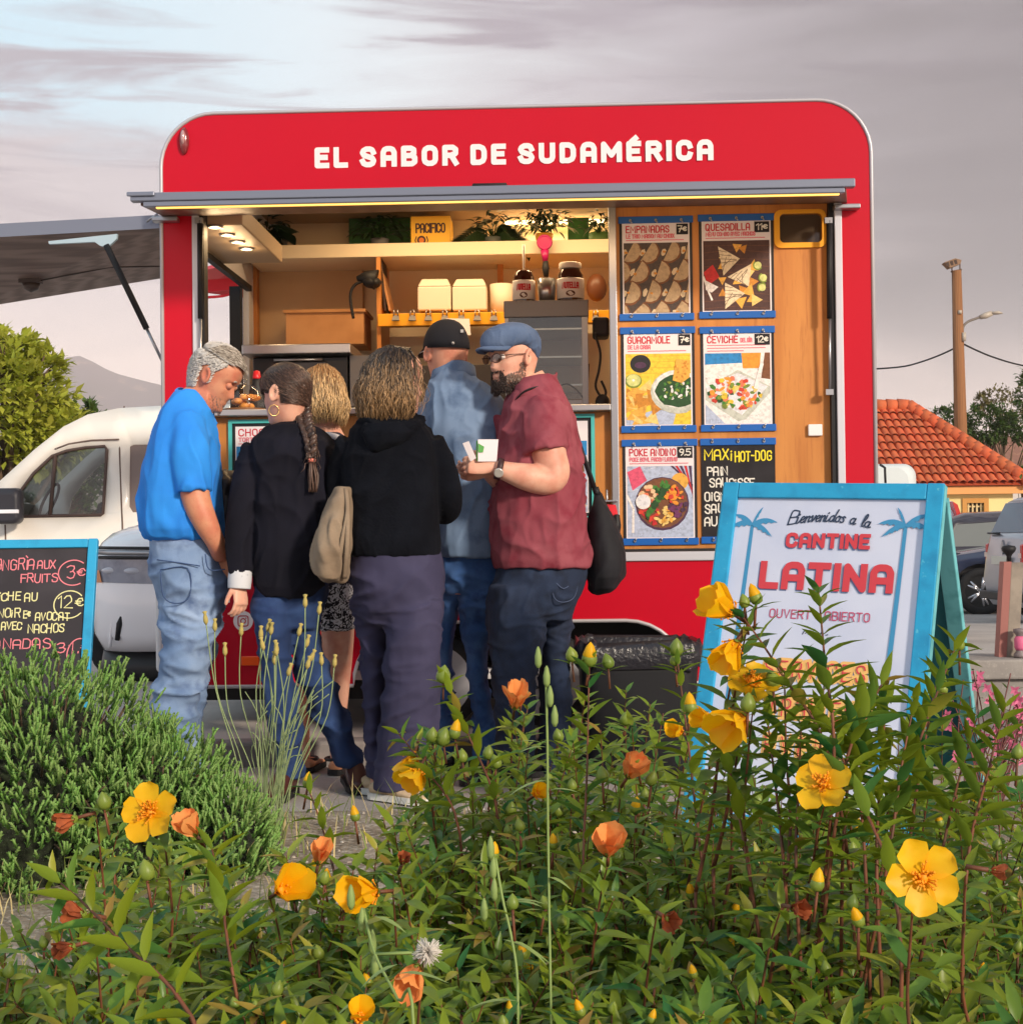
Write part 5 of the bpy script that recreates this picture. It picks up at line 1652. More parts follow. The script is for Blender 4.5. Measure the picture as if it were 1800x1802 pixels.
def car_wheel(c, Rt, w_, side, parent, spokes=5, rimcol=None):
    """wheel centred at c, axle along the vehicle's own Y (side=-1 shows its outer face to -Y)"""
    Mx = MW[parent.name]; M3 = Mx.to_3x3().to_4x4() @ Matrix.Rotation(R(90) * (1 if side < 0 else -1), 4, 'X')
    C = Mx @ V(c)
    g = MB().lathe([(Rt * .66, -w_ / 2), (Rt * .92, -w_ / 2), (Rt, -w_ * .36), (Rt, w_ * .36), (Rt * .93, w_ / 2), (Rt * .66, w_ * .48), (Rt * .6, w_ * .2)], C, 36, 0, M3)
    o = g.build('wheel', tyre_m, parent)
    g = MB(); g.lathe([(Rt * .66, w_ * .46), (Rt * .60, w_ * .40), (Rt * .58, w_ * .15), (0, w_ * .13)], C, 30, 1, M3)
    for k in range(spokes):
        a = 2 * math.pi * k / spokes
        for da in (-.16, .16):
            p0 = C + M3 @ V((Rt * .1 * math.cos(a), Rt * .1 * math.sin(a), w_ * .42)); p1 = C + M3 @ V((Rt * .61 * math.cos(a + da), Rt * .61 * math.sin(a + da), w_ * .40))
            g.tube([p0, p1], [Rt * .07, Rt * .06], 6)
    g.lathe([(Rt * .15, w_ * .38), (Rt * .13, w_ * .46), (0, w_ * .47)], C, 16, 0, M3)
    r_ = g.build('rim', [cm('alloy', 190, 190, 196, rough=.25, metal=.8), cm('rim_dark', 20, 20, 22, rough=.5)], o); MW[r_.name] = Mx
    return o


def profile_body(name, prof, width, tuck, mats, parent, win=None, wheels=(), holes_mat=None, inset=None, hole_both=True, z_tuck=None):
    """car-like shell: side profile (x,z) with openings, inset towards the roof; local X forward-left, Y across. tuck(z)->half width"""
    Mx = MW[parent.name]
    for s in (-1, 1):
        bm = bmesh.new(); es = []
        for lp in [prof] + list(win or []):
            vs_ = [bm.verts.new((a, s * tuck(b), b)) for a, b in lp]
            es += [bm.edges.new((vs_[i], vs_[(i + 1) % len(vs_)])) for i in range(len(vs_))]
        bmesh.ops.triangle_fill(bm, use_beauty=True, use_dissolve=False, edges=es)
        bmesh.ops.subdivide_edges(bm, edges=[e for e in bm.edges if e.calc_length() > .5], cuts=2)
        for v_ in bm.verts: v_.co.y = s * tuck(v_.co.z)
        bmesh.ops.recalc_face_normals(bm, faces=bm.faces)
        me = bpy.data.meshes.new(name); bm.to_mesh(me); bm.free(); me.materials.append(mats); me.polygons.foreach_set('use_smooth', [True] * len(me.polygons))
        o = link(name, me, parent, 0, None, 2, Mx)
        md = o.modifiers.new('solid', 'SOLIDIFY'); md.thickness = .03; md.offset = -1 if s < 0 else -1


# --- white van, side-on, nose to the left
Yv = 17.0
kv = ppm(Yv)


def vx(px): return at(px, 850, Yv - .97).x


def vz(py): return at(120, py, Yv - .97).z


vo = V((vx(120), Yv, gz(Yv)))
th = thing('white_van', 'tall white van with a black door mirror parked behind the chalkboard', 'van', Matrix.Translation(vo))
prof_px = [(-75, 1140), (-85, 1000), (-75, 930), (-40, 880), (0, 845), (60, 790), (110, 750), (150, 728), (200, 716), (285, 711), (700, 708), (745, 740), (760, 1140)]
prof = [(vx(a) - vo.x, vz(b) - vo.z) for a, b in prof_px]
prof[0] = (prof[0][0], .28); prof[-1] = (prof[-1][0], .28)
zr_ = prof[9][1]


def tuck(z): return 1.0 - .10 * max(0, (z - 1.2) / (zr_ - 1.2)) ** 1.6 - .22 * max(0, (z - zr_ + .28) / .28) ** 3


def loopv(pts): return [(vx(a) - vo.x, vz(b) - vo.z) for a, b in pts]


w1 = loopv([(23, 908), (33, 869), (60, 832), (92, 802), (118, 793), (150, 788), (184, 786), (188, 792), (182, 905), (178, 907)])
w2 = loopv([(228, 786), (234, 783), (330, 783), (334, 786), (334, 900), (330, 903), (234, 903), (228, 893)])
profile_body('side_panel', prof, 2, tuck, van_white, th, [w1, w2])
g = MB(); n_ = len(prof)
va = [V((a, s * tuck(b), b)) + vo for s in (-1, 1) for a, b in prof]
wsl = {3: 1, 4: 1, 5: 1}
g.add(va, [(i, i + 1, n_ + i + 1, n_ + i) for i in range(n_ - 1) if not 3 <= i <= 5], 0, False)
g.build('roof', van_white, th)
g = MB()
g.add([V((a, s * (tuck(b) - .02), b)) + vo for s in (-1, 1) for a, b in prof[3:7]], [(i, i + 1, 4 + i + 1, 4 + i) for i in range(3)])
g.build('windscreen', glassmat('screen_glass', (.75, .82, .88), .25), th)
vg = glassmat('van_glass', (.72, .74, .70), .08)
for lp in (w1, w2):
    for s in (-1, 1):
        if lp is w2 and s == 1: continue
        bm = bmesh.new(); f_ = bm.faces.new([bm.verts.new((a, s * (tuck(b) - .015), b)) for a, b in lp]); me = bpy.data.meshes.new('window'); bm.to_mesh(me); bm.free()
        me.materials.append(vg if lp is w1 else cm('van_rear_glass', 128, 112, 106, rough=.1)); o = link('window', me, th, 0, None, 2, MW[th.name])
        if s < 0 and lp is w1:
            g = MB(); g.tube([V((a, s * (tuck(b) + .004), b)) + vo for a, b in lp] + [V((lp[0][0], s * (tuck(lp[0][1]) + .004), lp[0][1])) + vo], .018, 6); so = g.build('rubber_seal', cm('seal_brown', 84, 66, 60, rough=.6), o)
            q0, q1 = loopv([(97, 800), (89, 907)])
            g = MB().tube([V((q0[0], -tuck(q0[1]), q0[1])) + vo, V((q1[0], -tuck(q1[1]), q1[1])) + vo], .022, 6); g.build('window_divider', cm('seal_brown', 1, 1, 1), o)
# seams
for seam in ([(208, 712), (210, 790), (214, 880), (216, 922), (217, 990)], [(10, 922), (12, 990)], [(96, 790), (120, 781), (160, 775), (209, 774)]):
    MB().tube([V((a, -(tuck(b) + .001), b)) + vo for a, b in loopv(seam)], .009, 4).build('door_seam', cm('seam_dark', 112, 92, 84, rough=.8), th)
# mirror, interior
mq = loopv([(27, 900)])[0]
g = MB(); mc = V((mq[0], -1.22, mq[1])) + vo
g.loft([[mc + V((a, dy, b)) for a, b in rrect(-.16 * k, .15 * k, -.13 * k, .25 * k, .07 * k)] for dy, k in ((-.10, .7), (-.08, .95), (.06, 1), (.12, .8))]); g.box(mc.x - .05, mc.x + .05, mc.y + .1, mc.y + .3, mc.z - .1, mc.z - .02)
mr = g.build('door_mirror', cm('mirror_black', 48, 48, 56, rough=.45), th)
g = MB().box(mc.x - .155, mc.x + .145, mc.y - .112, mc.y - .075, mc.z - .02, mc.z + .02); g.build('mirror_strip', car_white, mr, bevel=.006)
g = MB(); a = loopv([(-40, 905), (92, 912)]); g.box(a[0][0] + vo.x, a[1][0] + vo.x - .1, Yv - .85, Yv + .85, a[0][1] - .5 + vo.z, a[0][1] - .06 + vo.z)
g.build('dashboard', plastic, th, bevel=.05)
for s in (-.45, .45):
    q = loopv([(172, 870)])[0]; g = MB().box(q[0] - .1 + vo.x, q[0] + .12 + vo.x, Yv + s - .24, Yv + s + .24, q[1] - .6 + vo.z, q[1] - .08 + vo.z); g.box(q[0] - .3 + vo.x, q[0] + .3 + vo.x, Yv + s - .25, Yv + s + .25, q[1] - .75 + vo.z, q[1] - .55 + vo.z)
    g.build('seat', cm('seat_grey', 66, 62, 64, rough=.9), th, bevel=.05)
q = loopv([(60, 880)])[0]
tr_ = MB(); sc_ = V((q[0], -.45, q[1])) + vo; ringp = [sc_ + V((.09 * math.cos(t), .2 * math.sin(t), .19 * math.cos(t))) for t in [2 * math.pi * k / 20 for k in range(21)]]
tr_.tube(ringp, .016, 6); tr_.build('steering_wheel', plastic, th)
g = MB(); q = loopv([(100, 940), (745, 1110)]); g.box(vo.x + prof[0][0] + .2, vo.x + prof[-1][0] - .1, Yv - .8, Yv + .8, vo.z + .25, vo.z + .5); g.box(vo.x + vx(255) - vo.x + .3, vo.x + vx(262) - vo.x + .3, Yv - .85, Yv + .85, vo.z + .5, vo.z + 2.2)
g.build('floor_pan', plastic, th)
for px in (20, 620):
    for s in (-1, 1): car_wheel((vx(px) - vo.x, s * .88, .35), .35, .22, s, th)

# --- white SUV, nose towards the camera, partly behind the trailer end
Ys = 8.75
ks = ppm(Ys)
so = V((at(130, 900, Ys).x + .93, Ys, 0.0)); so.z = gz(Ys + 1)
th = thing('white_suv', 'white car facing the camera between the chalkboard and the trailer', 'car', Matrix.Translation(so))


def sp(px, py, v=0.): return at(px, py, Ys + v)


xl = so.x - .92; xr = so.x + .92


def ringx(z_f, hw, yfront, yb, zz, cr=.25, n=6):
    """plan outline of the car at height zz"""
    return [V((so.x + a, b, zz)) for a, b in rrect(-hw, hw, yfront, yb, cr, n)]


Zs = lambda py: sp(200, py).z
Bk = Ys + 4.3
rings = [ringx(0, .86, Ys + .10, Bk, Zs(1150), .3), ringx(0, .90, Ys + .02, Bk, Zs(1120), .34), ringx(0, .92, Ys, Bk, Zs(1060), .36), ringx(0, .92, Ys + .04, Bk, Zs(1000), .36), ringx(0, .91, Ys + .06, Bk, Zs(975), .36), ringx(0, .89, Ys + .13, Bk, Zs(955), .36),
         ringx(0, .87, Ys + .30, Bk, Zs(938), .36), ringx(0, .85, Ys + .62, Bk, Zs(926), .36), ringx(0, .84, Ys + 1.0, Bk, Zs(918), .36), ringx(0, .78, Ys + 1.3, Bk - .3, 1.15, .3), ringx(0, .62, Ys + 2.0, Bk - .7, 1.55, .3), ringx(0, .4, Ys + 2.4, Bk - 1.0, 1.62, .2)]
g = MB(); g.loft(rings[:9]); g.build('body', car_white, th)
g = MB(); g.loft(rings[8:11]); g.build('cabin_glass', car_glass, th)
g = MB(); g.loft(rings[10:]); g.build('roof', car_white, th)
g = MB(); rg = [ringx(0, .87, Ys + .13, Bk, Zs(1152), .3), ringx(0, .88, Ys + .08, Bk, Zs(1190), .3), ringx(0, .84, Ys + .16, Bk, Zs(1210), .3)]; g.loft(rg); g.build('lower_bumper', plastic, th)
for s in (-1, 1):
    # headlight following the corner
    def hp(a, z, o=.012): # a: 0 front centre .. along the front then round the corner
        x = so.x + s * a
        yy = Ys + .03 + (.36 - math.sqrt(max(0, .36 ** 2 - max(0, abs(a) - .56) ** 2)))
        return V((x, yy - o, z))
    g = MB(); up = [hp(a, Zs(988) + .03 * k / 6) for k, a in enumerate((.34, .45, .55, .66, .76, .84, .89))]; lo = [hp(a, Zs(1030) + .02 * k / 6 + (.06 if k == 0 else 0)) for k, a in enumerate((.34, .45, .55, .66, .76, .84, .89))]
    g.loft([up, lo], caps=False, closed=False); hl = g.build('headlight', cm('lamp_clear', 142, 148, 166, rough=.1, coat=1, var=(9, lin((110, 116, 136)), .45, .7)), th)
    for a in (.45, .60, .74):
        MB().ell(hp(a, Zs(1009) + .02 * a, .0), [.06, .055, .04][int(a * 5) - 2], .02, .020).build('lens', cm('lamp_lens_white', 190, 194, 208, rough=.06, coat=1), hl)
    g = MB(); up = [hp(a, Zs(1004), .018) for a in (.82, .86, .895)]; lo = [hp(a, Zs(1026), .018) for a in (.80, .85, .895)]; g.loft([up, lo], caps=False, closed=False); g.build('indicator', cm('amber', 214, 140, 90, rough=.2), hl)
    g = MB(); g.tube([hp(.66, Zs(1080), .004), hp(.68, Zs(1100), .006), hp(.70, Zs(1128), .004)], [.012, .022, .014], 8); g.build('air_duct', black_rub, th)
    g = MB(); g.tube(curve3([hp(.48, Zs(1074), .0), hp(.62, Zs(1072), .004), hp(.72, Zs(1090), .004), hp(.75, Zs(1140), .0)], 4), .010, 6); g.build('bumper_crease', car_white, th)
for k, py in enumerate((964, 972, 981)):
    pts = [hp(a, Zs(py) - .02 * (.8 - a), .012) if sg < 0 else None for sg in (-1,) for a in (.82, .74, .64, .5, .35, .2, .05)]
    MB().tube([V((2 * so.x - p.x, p.y, p.z)) if s > 0 and p.x < so.x - 2 else V((so.x - abs(p.x - so.x), p.y, p.z)) for p in pts], .011 if k != 1 else .017, 6).build('grille_bar', plastic if k != 1 else alu, th)
for sx in (-.78, .78): car_wheel((sx, .95, .33), .33, .2, -1, th)

# --- dark blue car on the right, nose left
Yc = 23.0
cz = gz(Yc)
co = V((at(1720, 1000, Yc).x, Yc, cz))
CAR_A = R(-14)
th = thing('navy_car', 'dark blue car with silver alloy wheels parked beyond the sandwich board', 'car', Matrix.Translation(co) @ Matrix.Rotation(CAR_A, 4, 'Z'))


def generic_car(th, L0, L1, H, roof0, roof1, hood, paint, belt=.98, wb=(0.0, 2.6), Rt=.34, glassm=None, w=.9, deck=None):
    """x runs backwards from the nose; front axle at x=0. L0 nose overhang, L1 tail x"""
    Mx = MW[th.name]
    prof = [(L0 + .05, .28), (L0, .45), (L0 + .03, .68), (L0 + .12, .78), (L0 + .35, .86), (hood, belt), (roof0 - .15, H - .12), (roof0 + .2, H - .02), ((roof0 + roof1) / 2, H), (roof1, H - .05), (L1 - .30, belt + .12), (L1 - .05, .95), (L1, .7), (L1 - .03, .35), (L1 - .1, .28)]
    tk = lambda z: w - .05 * max(0, (.5 - z) / .3) - (.22 * max(0, (z - .9) / (H - .9)) ** 1.1) - .16 * max(0, (z - H + .18) / .18) ** 2.2

    def arch(x): return [(x + (Rt + .06) * math.cos(R(a)), Rt + (Rt + .06) * math.sin(R(a))) for a in range(190, -20, -15)]
    full = []
    bott = [(L1 - .1, .28)]
    lower = []
    for x in sorted(wb, reverse=True): lower += [p for p in arch(x)[::-1] if p[1] > .27]
    prof2 = prof[:-1] + [(L1 - .1, .28)] + lower
    win = [(hood + .30, belt + .03), (roof0 + .02, H - .17), ((roof0 + roof1) / 2, H - .12), (roof1 - .12, H - .17), (L1 - .52, belt + .10), (L1 - .6, belt + .04)]
    profile_body('side_panel', prof2, 2, tk, paint, th, [win])
    for s in (-1, 1):
        bm = bmesh.new(); bm.faces.new([bm.verts.new((a, s * (tk(b) - .012), b)) for a, b in win]); me = bpy.data.meshes.new('window'); bm.to_mesh(me); bm.free(); me.materials.append(glassm or car_glass)
        o = link('window', me, th, 0, None, 2, Mx)
        g = MB(); xm = (hood + roof1) / 2 + .35
        g.tube([Mx @ V((xm, s * tk(belt), belt + .03)), Mx @ V((xm - .05, s * tk(H - .14), H - .14))], .035, 6); g.build('pillar', plastic, o)
    n_ = len(prof); nc = 7

    def strip_(idx, name, m, off=0.0):
        g = MB(); rows_ = []
        for i in idx:
            a, b = prof[i]; t_ = tk(b)
            rows_.append([Mx @ V((a, t_ * math.sin(math.pi / 2 * (2 * j / (nc - 1) - 1)), b + (.05 * math.cos(math.pi / 2 * (2 * j / (nc - 1) - 1)) if 4 <= i <= 9 else 0))) for j in range(nc)])
        g.loft(rows_, caps=False, closed=False); return g.build(name, m, th)
    strip_([0, 1, 2, 3, 4, 5], 'bonnet', paint); strip_([5, 6], 'windscreen', glassm or car_glass); strip_([6, 7, 8, 9], 'roof', paint); strip_([9, 10], 'rear_window', glassm or car_glass); strip_([10, 11, 12, 13, 14], 'tailgate', paint)
    g = MB(); g.box(L0 + .1, L1 - .15, -w + .12, w - .12, .22, belt - .08); g.v = [Mx @ q for q in g.v]; g.build('floor_pan', plastic, th)
    for x in wb:
        for s in (-1, 1): car_wheel((x, s * (w - .11), Rt), Rt, .22, s, th)
    return tk, prof


tk, pr2 = generic_car(th, -.86, 3.45, 1.56, .95, 2.6, .42, navy_car, belt=1.0, Rt=.35)
Mx = MW[th.name]
for s in (-1, 1):
    g = MB().prism([Mx @ V((-.80, s * .66, .74)), Mx @ V((-.45, s * .895, .80)), Mx @ V((-.42, s * .90, .72)), Mx @ V((-.72, s * .80, .64))], Mx.to_3x3() @ V((0, -.02 * s, -.004))); g.build('headlight', cm('lamp_clear', 1, 1, 1), th)
    g = MB().ell(Mx @ V((.52, s * 1.02, 1.05)), .10, .09, .07); g.build('door_mirror', navy_car, th)

co2 = V((at(1585, 1000, 26.5).x, 26.5, gz(26.5)))
th = thing('dark_hatchback', 'charcoal car with side windows just above the bonnet of the dark blue car', 'car', Matrix.Translation(co2) @ Matrix.Rotation(R(-10), 4, 'Z'))
generic_car(th, -.86, 3.3, 1.56, .85, 2.5, .35, cm('car_charcoal', 52, 52, 62, rough=.25, coat=.9), belt=.98, Rt=.33, glassm=cm('car_glass_pale', 120, 124, 122, rough=.06, spec=.7))

# --- silver people carrier, tail towards us
Ym = 19.5
mo = V((at(1795, 1000, Ym).x, Ym, gz(Ym)))
th = thing('silver_people_carrier', 'silver people carrier seen from behind at the right edge', 'car', Matrix.Translation(mo))
mxl = at(1728, 1000, Ym).x; hw = .72; cx = mxl + hw
PV = Matrix.Translation((mxl, Ym, 0)) @ Matrix.Rotation(R(-87), 4, 'Z') @ Matrix.Translation((-mxl, -Ym, 0))
_b0 = MB.build


def _turned(s_, *a, **k):
    s_.v = [PV @ q for q in s_.v]
    return _b0(s_, *a, **k)


MB.build = _turned
Zm = lambda py: at(1760, py, Ym).z
g = MB(); Z0 = gz(Ym)
rs = []
for z, k, y0 in ((Zm(1062), .9, .06), (Zm(1050), .97, .01), (Zm(1015), 1.0, -.03), (Zm(985), 1.0, .0), (Zm(950), .985, .05), (Zm(935), .97, .08)):
    rs.append([V((cx + a, b, z)) for a, b in rrect(-hw * k, hw * k, Ym + y0, Ym + 4.2, .16)])
g.loft(rs); g.build('body', silver_car, th)
rs2 = [rs[-1]] + [[V((cx + a, b, z)) for a, b in rrect(-hw * k, hw * k, Ym + y0, Ym + 3.2 - y0, .16)] for z, k, y0 in ((Zm(905), .92, .18), (Zm(884), .86, .27))]
g = MB().loft(rs2); g.build('cabin', silver_car, th)
g = MB().loft([rs2[-1]] + [[V((cx + a, b, z)) for a, b in rrect(-hw * k, hw * k, Ym + y0, Ym + 2.9 - y0, .16)] for z, k, y0 in ((Zm(877), .8, .38), (Zm(874), .62, .7))]); g.build('roof', silver_car, th)
g = MB(); zz0, zz1 = Zm(936), Zm(886)
g.prism([V((cx - hw * .80, Ym + .085, zz0)), V((cx + hw * .80, Ym + .085, zz0)), V((cx + hw * .70, Ym + .25, zz1)), V((cx - hw * .70, Ym + .25, zz1))], (0, -.012, -.004)); g.build('rear_window', cm('car_glass_blue', 70, 88, 106, rough=.05, spec=.8), th)
g = MB().prism([V((cx - hw * .97, Ym + .35, zz0 + .0)), V((cx - hw * .97, Ym + 2.7, zz0 + .0)), V((cx - hw * .865, Ym + 2.5, zz1 + .02)), V((cx - hw * .865, Ym + .55, zz1 + .02))], (-.012, 0, 0)); g.build('window', car_glass, th)
g = MB().tube([V((cx - .62, Ym + .05, Zm(938))), V((cx - .25, Ym + .055, Zm(939)))], .014, 6); g.build('wiper', plastic, th)
for s in (-1, 1):
    g = MB().box(cx + s * (.64 if s < 0 else .68) - .05, cx + s * (.64 if s < 0 else .68) + .05, Ym + (.03 if s < 0 else -.04), Ym + .12, Zm(995), Zm(956)); tl = g.build('tail_light', cm('tail_red', 190, 26, 24, rough=.2, coat=.6), th, bevel=.02)
    g = MB().box(cx + s * .65 - .04, cx + s * .65 + .04, Ym + (.022 if s < 0 else -.048), Ym + (.029 if s < 0 else -.041), Zm(979), Zm(971)); g.build('lamp_band', cm('tail_white', 226, 200, 190, rough=.2), tl)
q = V((cx, Ym, 0))
g = MB().box(q.x - .28, q.x + .28, Ym - .045, Ym - .03, Zm(991), Zm(977)); g.build('number_plate', cm('plate_white', 206, 202, 190, rough=.4), th)
g = MB().box(cx - hw * .99, cx + hw * .99, Ym - .045, Ym + .3, Zm(1052), Zm(1038)); g.build('bumper_strip', plastic, th, bevel=.012)
q = V((cx, Ym, Zm(962))); g = MB().prism([V((q.x, Ym + .02, q.z + .09)), V((q.x + .06, Ym + .02, q.z)), V((q.x, Ym + .02, q.z - .09)), V((q.x - .06, Ym + .02, q.z))], (0, -.03, 0)); g.build('badge', alu, th)
for s in (-1, 1):
    for yy in (.75, 3.3):
        g = MB().lathe([(0, -.1), (.28, -.1), (.31, -.07), (.31, .07), (.28, .1), (0, .1)], V((cx + s * .76, Ym + yy, Z0 + .31)), 28, 0, Matrix.Rotation(R(90), 4, 'Y')); g.build('wheel', tyre_m, th)

MB.build = _b0

# --- white lorry cab and white/red van beyond the board
Yl = 14.0
q0, q1 = at(1480, 960, Yl), at(1621, 813, Yl)
th = thing('white_delivery_van', 'white boxy vehicle just past the right end of the trailer', 'van', Matrix.Translation(((q0.x + q1.x) / 2, Yl + 1.5, gz(Yl))))
g = MB(); z0 = gz(Yl)
sec = lambda y, k: [V((a, y, b)) for a, b in rrect(q0.x + .0 + .05 * k, q1.x - .12 * k, z0 + .35, q1.z - .05 * k, .12)]
g.loft([sec(Yl, 1), sec(Yl + .1, .2), sec(Yl + 1.6, 0), sec(Yl + 2.6, .6)]); g.build('body', cm('lorry_white', 206, 214, 216, rough=.35), th)
g = MB().box(q0.x + .08, q1.x - .14, Yl - .01, Yl + .03, z0 + .95, q1.z - .22); g.build('rear_window', car_glass, th)
a = at(1556, 850, Yl - .2); g = MB().tube([at(1549, 818, Yl - .1), at(1557, 823, Yl - .2), at(1558, 850, Yl - .2)], .012, 6); g.build('mirror_arm', black_rub, th)
for s in (.25, .75):
    for yy in (.4, 2.0):
        g = MB().lathe([(0, -.1), (.30, -.1), (.34, -.07), (.34, .07), (.30, .1), (0, .1)], V((q0.x + (q1.x - q0.x) * (.12 if s < .5 else .88), Yl + yy, z0 + .34)), 20, 0, Matrix.Rotation(R(90), 4, 'Y')); g.build('wheel', tyre_m, th)
Yk = 27.0
q0, q1 = at(1600, 960, Yk), at(1695, 880, Yk); z0 = gz(Yk)
th = thing('white_parked_car', 'white car with a tall red tail lamp behind the dark blue car', 'car', Matrix.Translation(((q0.x + q1.x) / 2, Yk, z0)))
g = MB(); sec = lambda y, dz, k: [V((a, y, b)) for a, b in rrect(q0.x + k, q1.x - k * .2, z0 + .3, q1.z - dz, .18)]
g.loft([sec(Yk, .5, .1), sec(Yk + .3, .0, .05), sec(Yk + 1.5, 0, 0), sec(Yk + 2.4, .3, .1)]); g.build('body', car_white, th)
e0 = [at(1676, 882, Yk - .02), at(1685, 888, Yk - .02), at(1694, 914, Yk - .02), at(1686, 914, Yk - .02)]
g = MB().prism(e0, (0, .3, 0)); g.build('tail_light', cm('tail_red', 1, 1, 1), th)
for fx in (.15, .85):
    g = MB().lathe([(0, -.1), (.30, -.1), (.33, -.07), (.33, .07), (.30, .1), (0, .1)], V((q0.x + (q1.x - q0.x) * fx, Yk + .8, z0 + .33)), 20, 0, Matrix.Rotation(R(90), 4, 'Y')); g.build('wheel', tyre_m, th)

# ------------------------------------------------------------------ tiled house, pole, wires
Yh = 40.0
zg = gz(Yh)
wall_y = cm('wall_yellow', 232, 214, 150, rough=.8, var=(.8, lin((220, 198, 132)), .4, .7))
tile = cm('roof_tile', 226, 122, 74, rough=.8, island=.3, hueisl=lin((190, 88, 54)), var=(2, lin((190, 88, 52)), .45, .75))
hx1 = at(1782, 860, Yh).x; hx0 = hx1 - 11.5
ze = at(1785, 854, Yh).z
th = thing('tiled_house', 'low yellow house under an orange tiled roof behind the parked cars', 'house', Matrix.Translation(((hx0 + hx1) / 2, Yh + 3, zg)))
wx0, wx1, wz0, wz1 = at(1701, 900, Yh).x, at(1731, 900, Yh).x, at(1715, 935, Yh).z, at(1715, 885, Yh).z
fillmesh([(hx0, zg), (hx1, zg), (hx1, ze), (hx0, ze)], [[(wx0, wz0), (wx1, wz0), (wx1, wz1), (wx0, wz1)]], lambda a, b, o: (a, Yh + o, b), .3, wall_y, 'wall', th, M=MW[th.name].inverted())
g = MB().box(hx1 - .3, hx1, Yh + .301, Yh + 6, zg, ze).box(hx0, hx0 + .3, Yh + .301, Yh + 6, zg, ze).box(hx0 + .301, hx1 - .301, Yh + 5.7, Yh + 6, zg, ze); g.build('side_wall', wall_y, th)
g = MB(); fz = .12
for r_ in ((wx0 - fz, wx0, wz0, wz1 + fz), (wx1, wx1 + fz, wz0, wz1 + fz), (wx0, wx1, wz1, wz1 + fz)): g.box(r_[0], r_[1], Yh - .05, Yh + .02, r_[2], r_[3])
wn = g.build('window', cm('frame_ochre', 196, 140, 70, rough=.7), th)
g = MB().box(wx0, wx1, Yh + .12, Yh + .14, wz0, wz1); g.build('pane', cm('pane_dark', 70, 60, 52, rough=.2), wn)
g = MB()
for k in range(4): x = wx0 + (wx1 - wx0) * (k + .5) / 4; g.box(x - .02, x + .02, Yh + .03, Yh + .06, wz0, wz1)
for k in range(4): z = wz0 + (wz1 - wz0) * (k + .5) / 4; g.box(wx0, wx1, Yh + .061, Yh + .08, z - .02, z + .02)
g.build('grille', cm('grille_cream', 214, 190, 140, rough=.6), wn)
# roof: hip end falling to the right, with barrel tiles running down towards us
rx = at(1600, 722, Yh + 3).x; rz = at(1570, 720, Yh + 3).z; eo = .35
EL, ER = V((hx0 - eo, Yh - eo, ze)), V((hx1 + eo, Yh - eo, ze)); BR = V((hx1 + eo, Yh + 6 + eo, ze)); BL = V((hx0 - eo, Yh + 6 + eo, ze)); RR = V((rx, Yh + 3, rz)); RL = V((hx0 + 2, Yh + 3, rz))
g = MB().add([EL, ER, BR, BL, RR, RL], [(0, 1, 4, 5), (1, 2, 4), (2, 3, 5, 4), (3, 0, 5), (0, 3, 2, 1)]); rf = g.build('roof', cm('roof_under', 170, 72, 40, rough=.8), th)
g = MB()
dx = .21; x = hx0 - eo + .15
slope = (RR - V((rx, Yh - eo, ze)))
while x < hx1 + eo - .1:
    # length of this column before the hip cuts it
    tmax = 1.0 if x <= rx else max(0, 1 - (x - rx) / (ER.x - rx))
    nL = max(1, int(round(tmax * 10)))
    for k in range(nL):
        t0, t1 = k / 10, min(tmax, (k + 1.18) / 10)
        if t1 - t0 < .02: continue
        p0 = V((x, Yh - eo, ze)) + V((0, slope.y, slope.z)) * t0; p1 = V((x, Yh - eo, ze)) + V((0, slope.y, slope.z)) * t1
        lift = V((0, -.02, .05))
        ra, rb_ = [], []
        for j in range(7):
            a = R(180 * j / 6); o = V((math.cos(a) * .098, 0, math.sin(a) * .085))
            ra.append(p0 + o * 1.08 + lift); rb_.append(p1 + o * .86)
        g.loft([ra, rb_], caps=False, closed=False)
    x += dx
g.build('tile', tile, th, recalc=False)['kind'] = 'stuff'
g = MB(); hp_ = ER - RR
for k in range(16): a = RR + hp_ * (k / 16); b = RR + hp_ * ((k + 1.15) / 16); g.tube([a + V((0, 0, .12)), b + V((0, 0, .06))], [.17, .20], 8)
for k in range(24): a = RR + (RL - RR) * (k / 24); b = RR + (RL - RR) * ((k + 1.1) / 24); g.tube([a + V((0, 0, .1)), b + V((0, 0, .1))], [.17, .2], 8)
g.build('ridge_tile', tile, th)['kind'] = 'stuff'
g = MB().box(hx0 - .2, hx1 + .2, Yh - .25, Yh - .0005, ze - .22, ze - .02); g.build('eaves', cm('eaves_orange', 226, 160, 96, rough=.7), th)

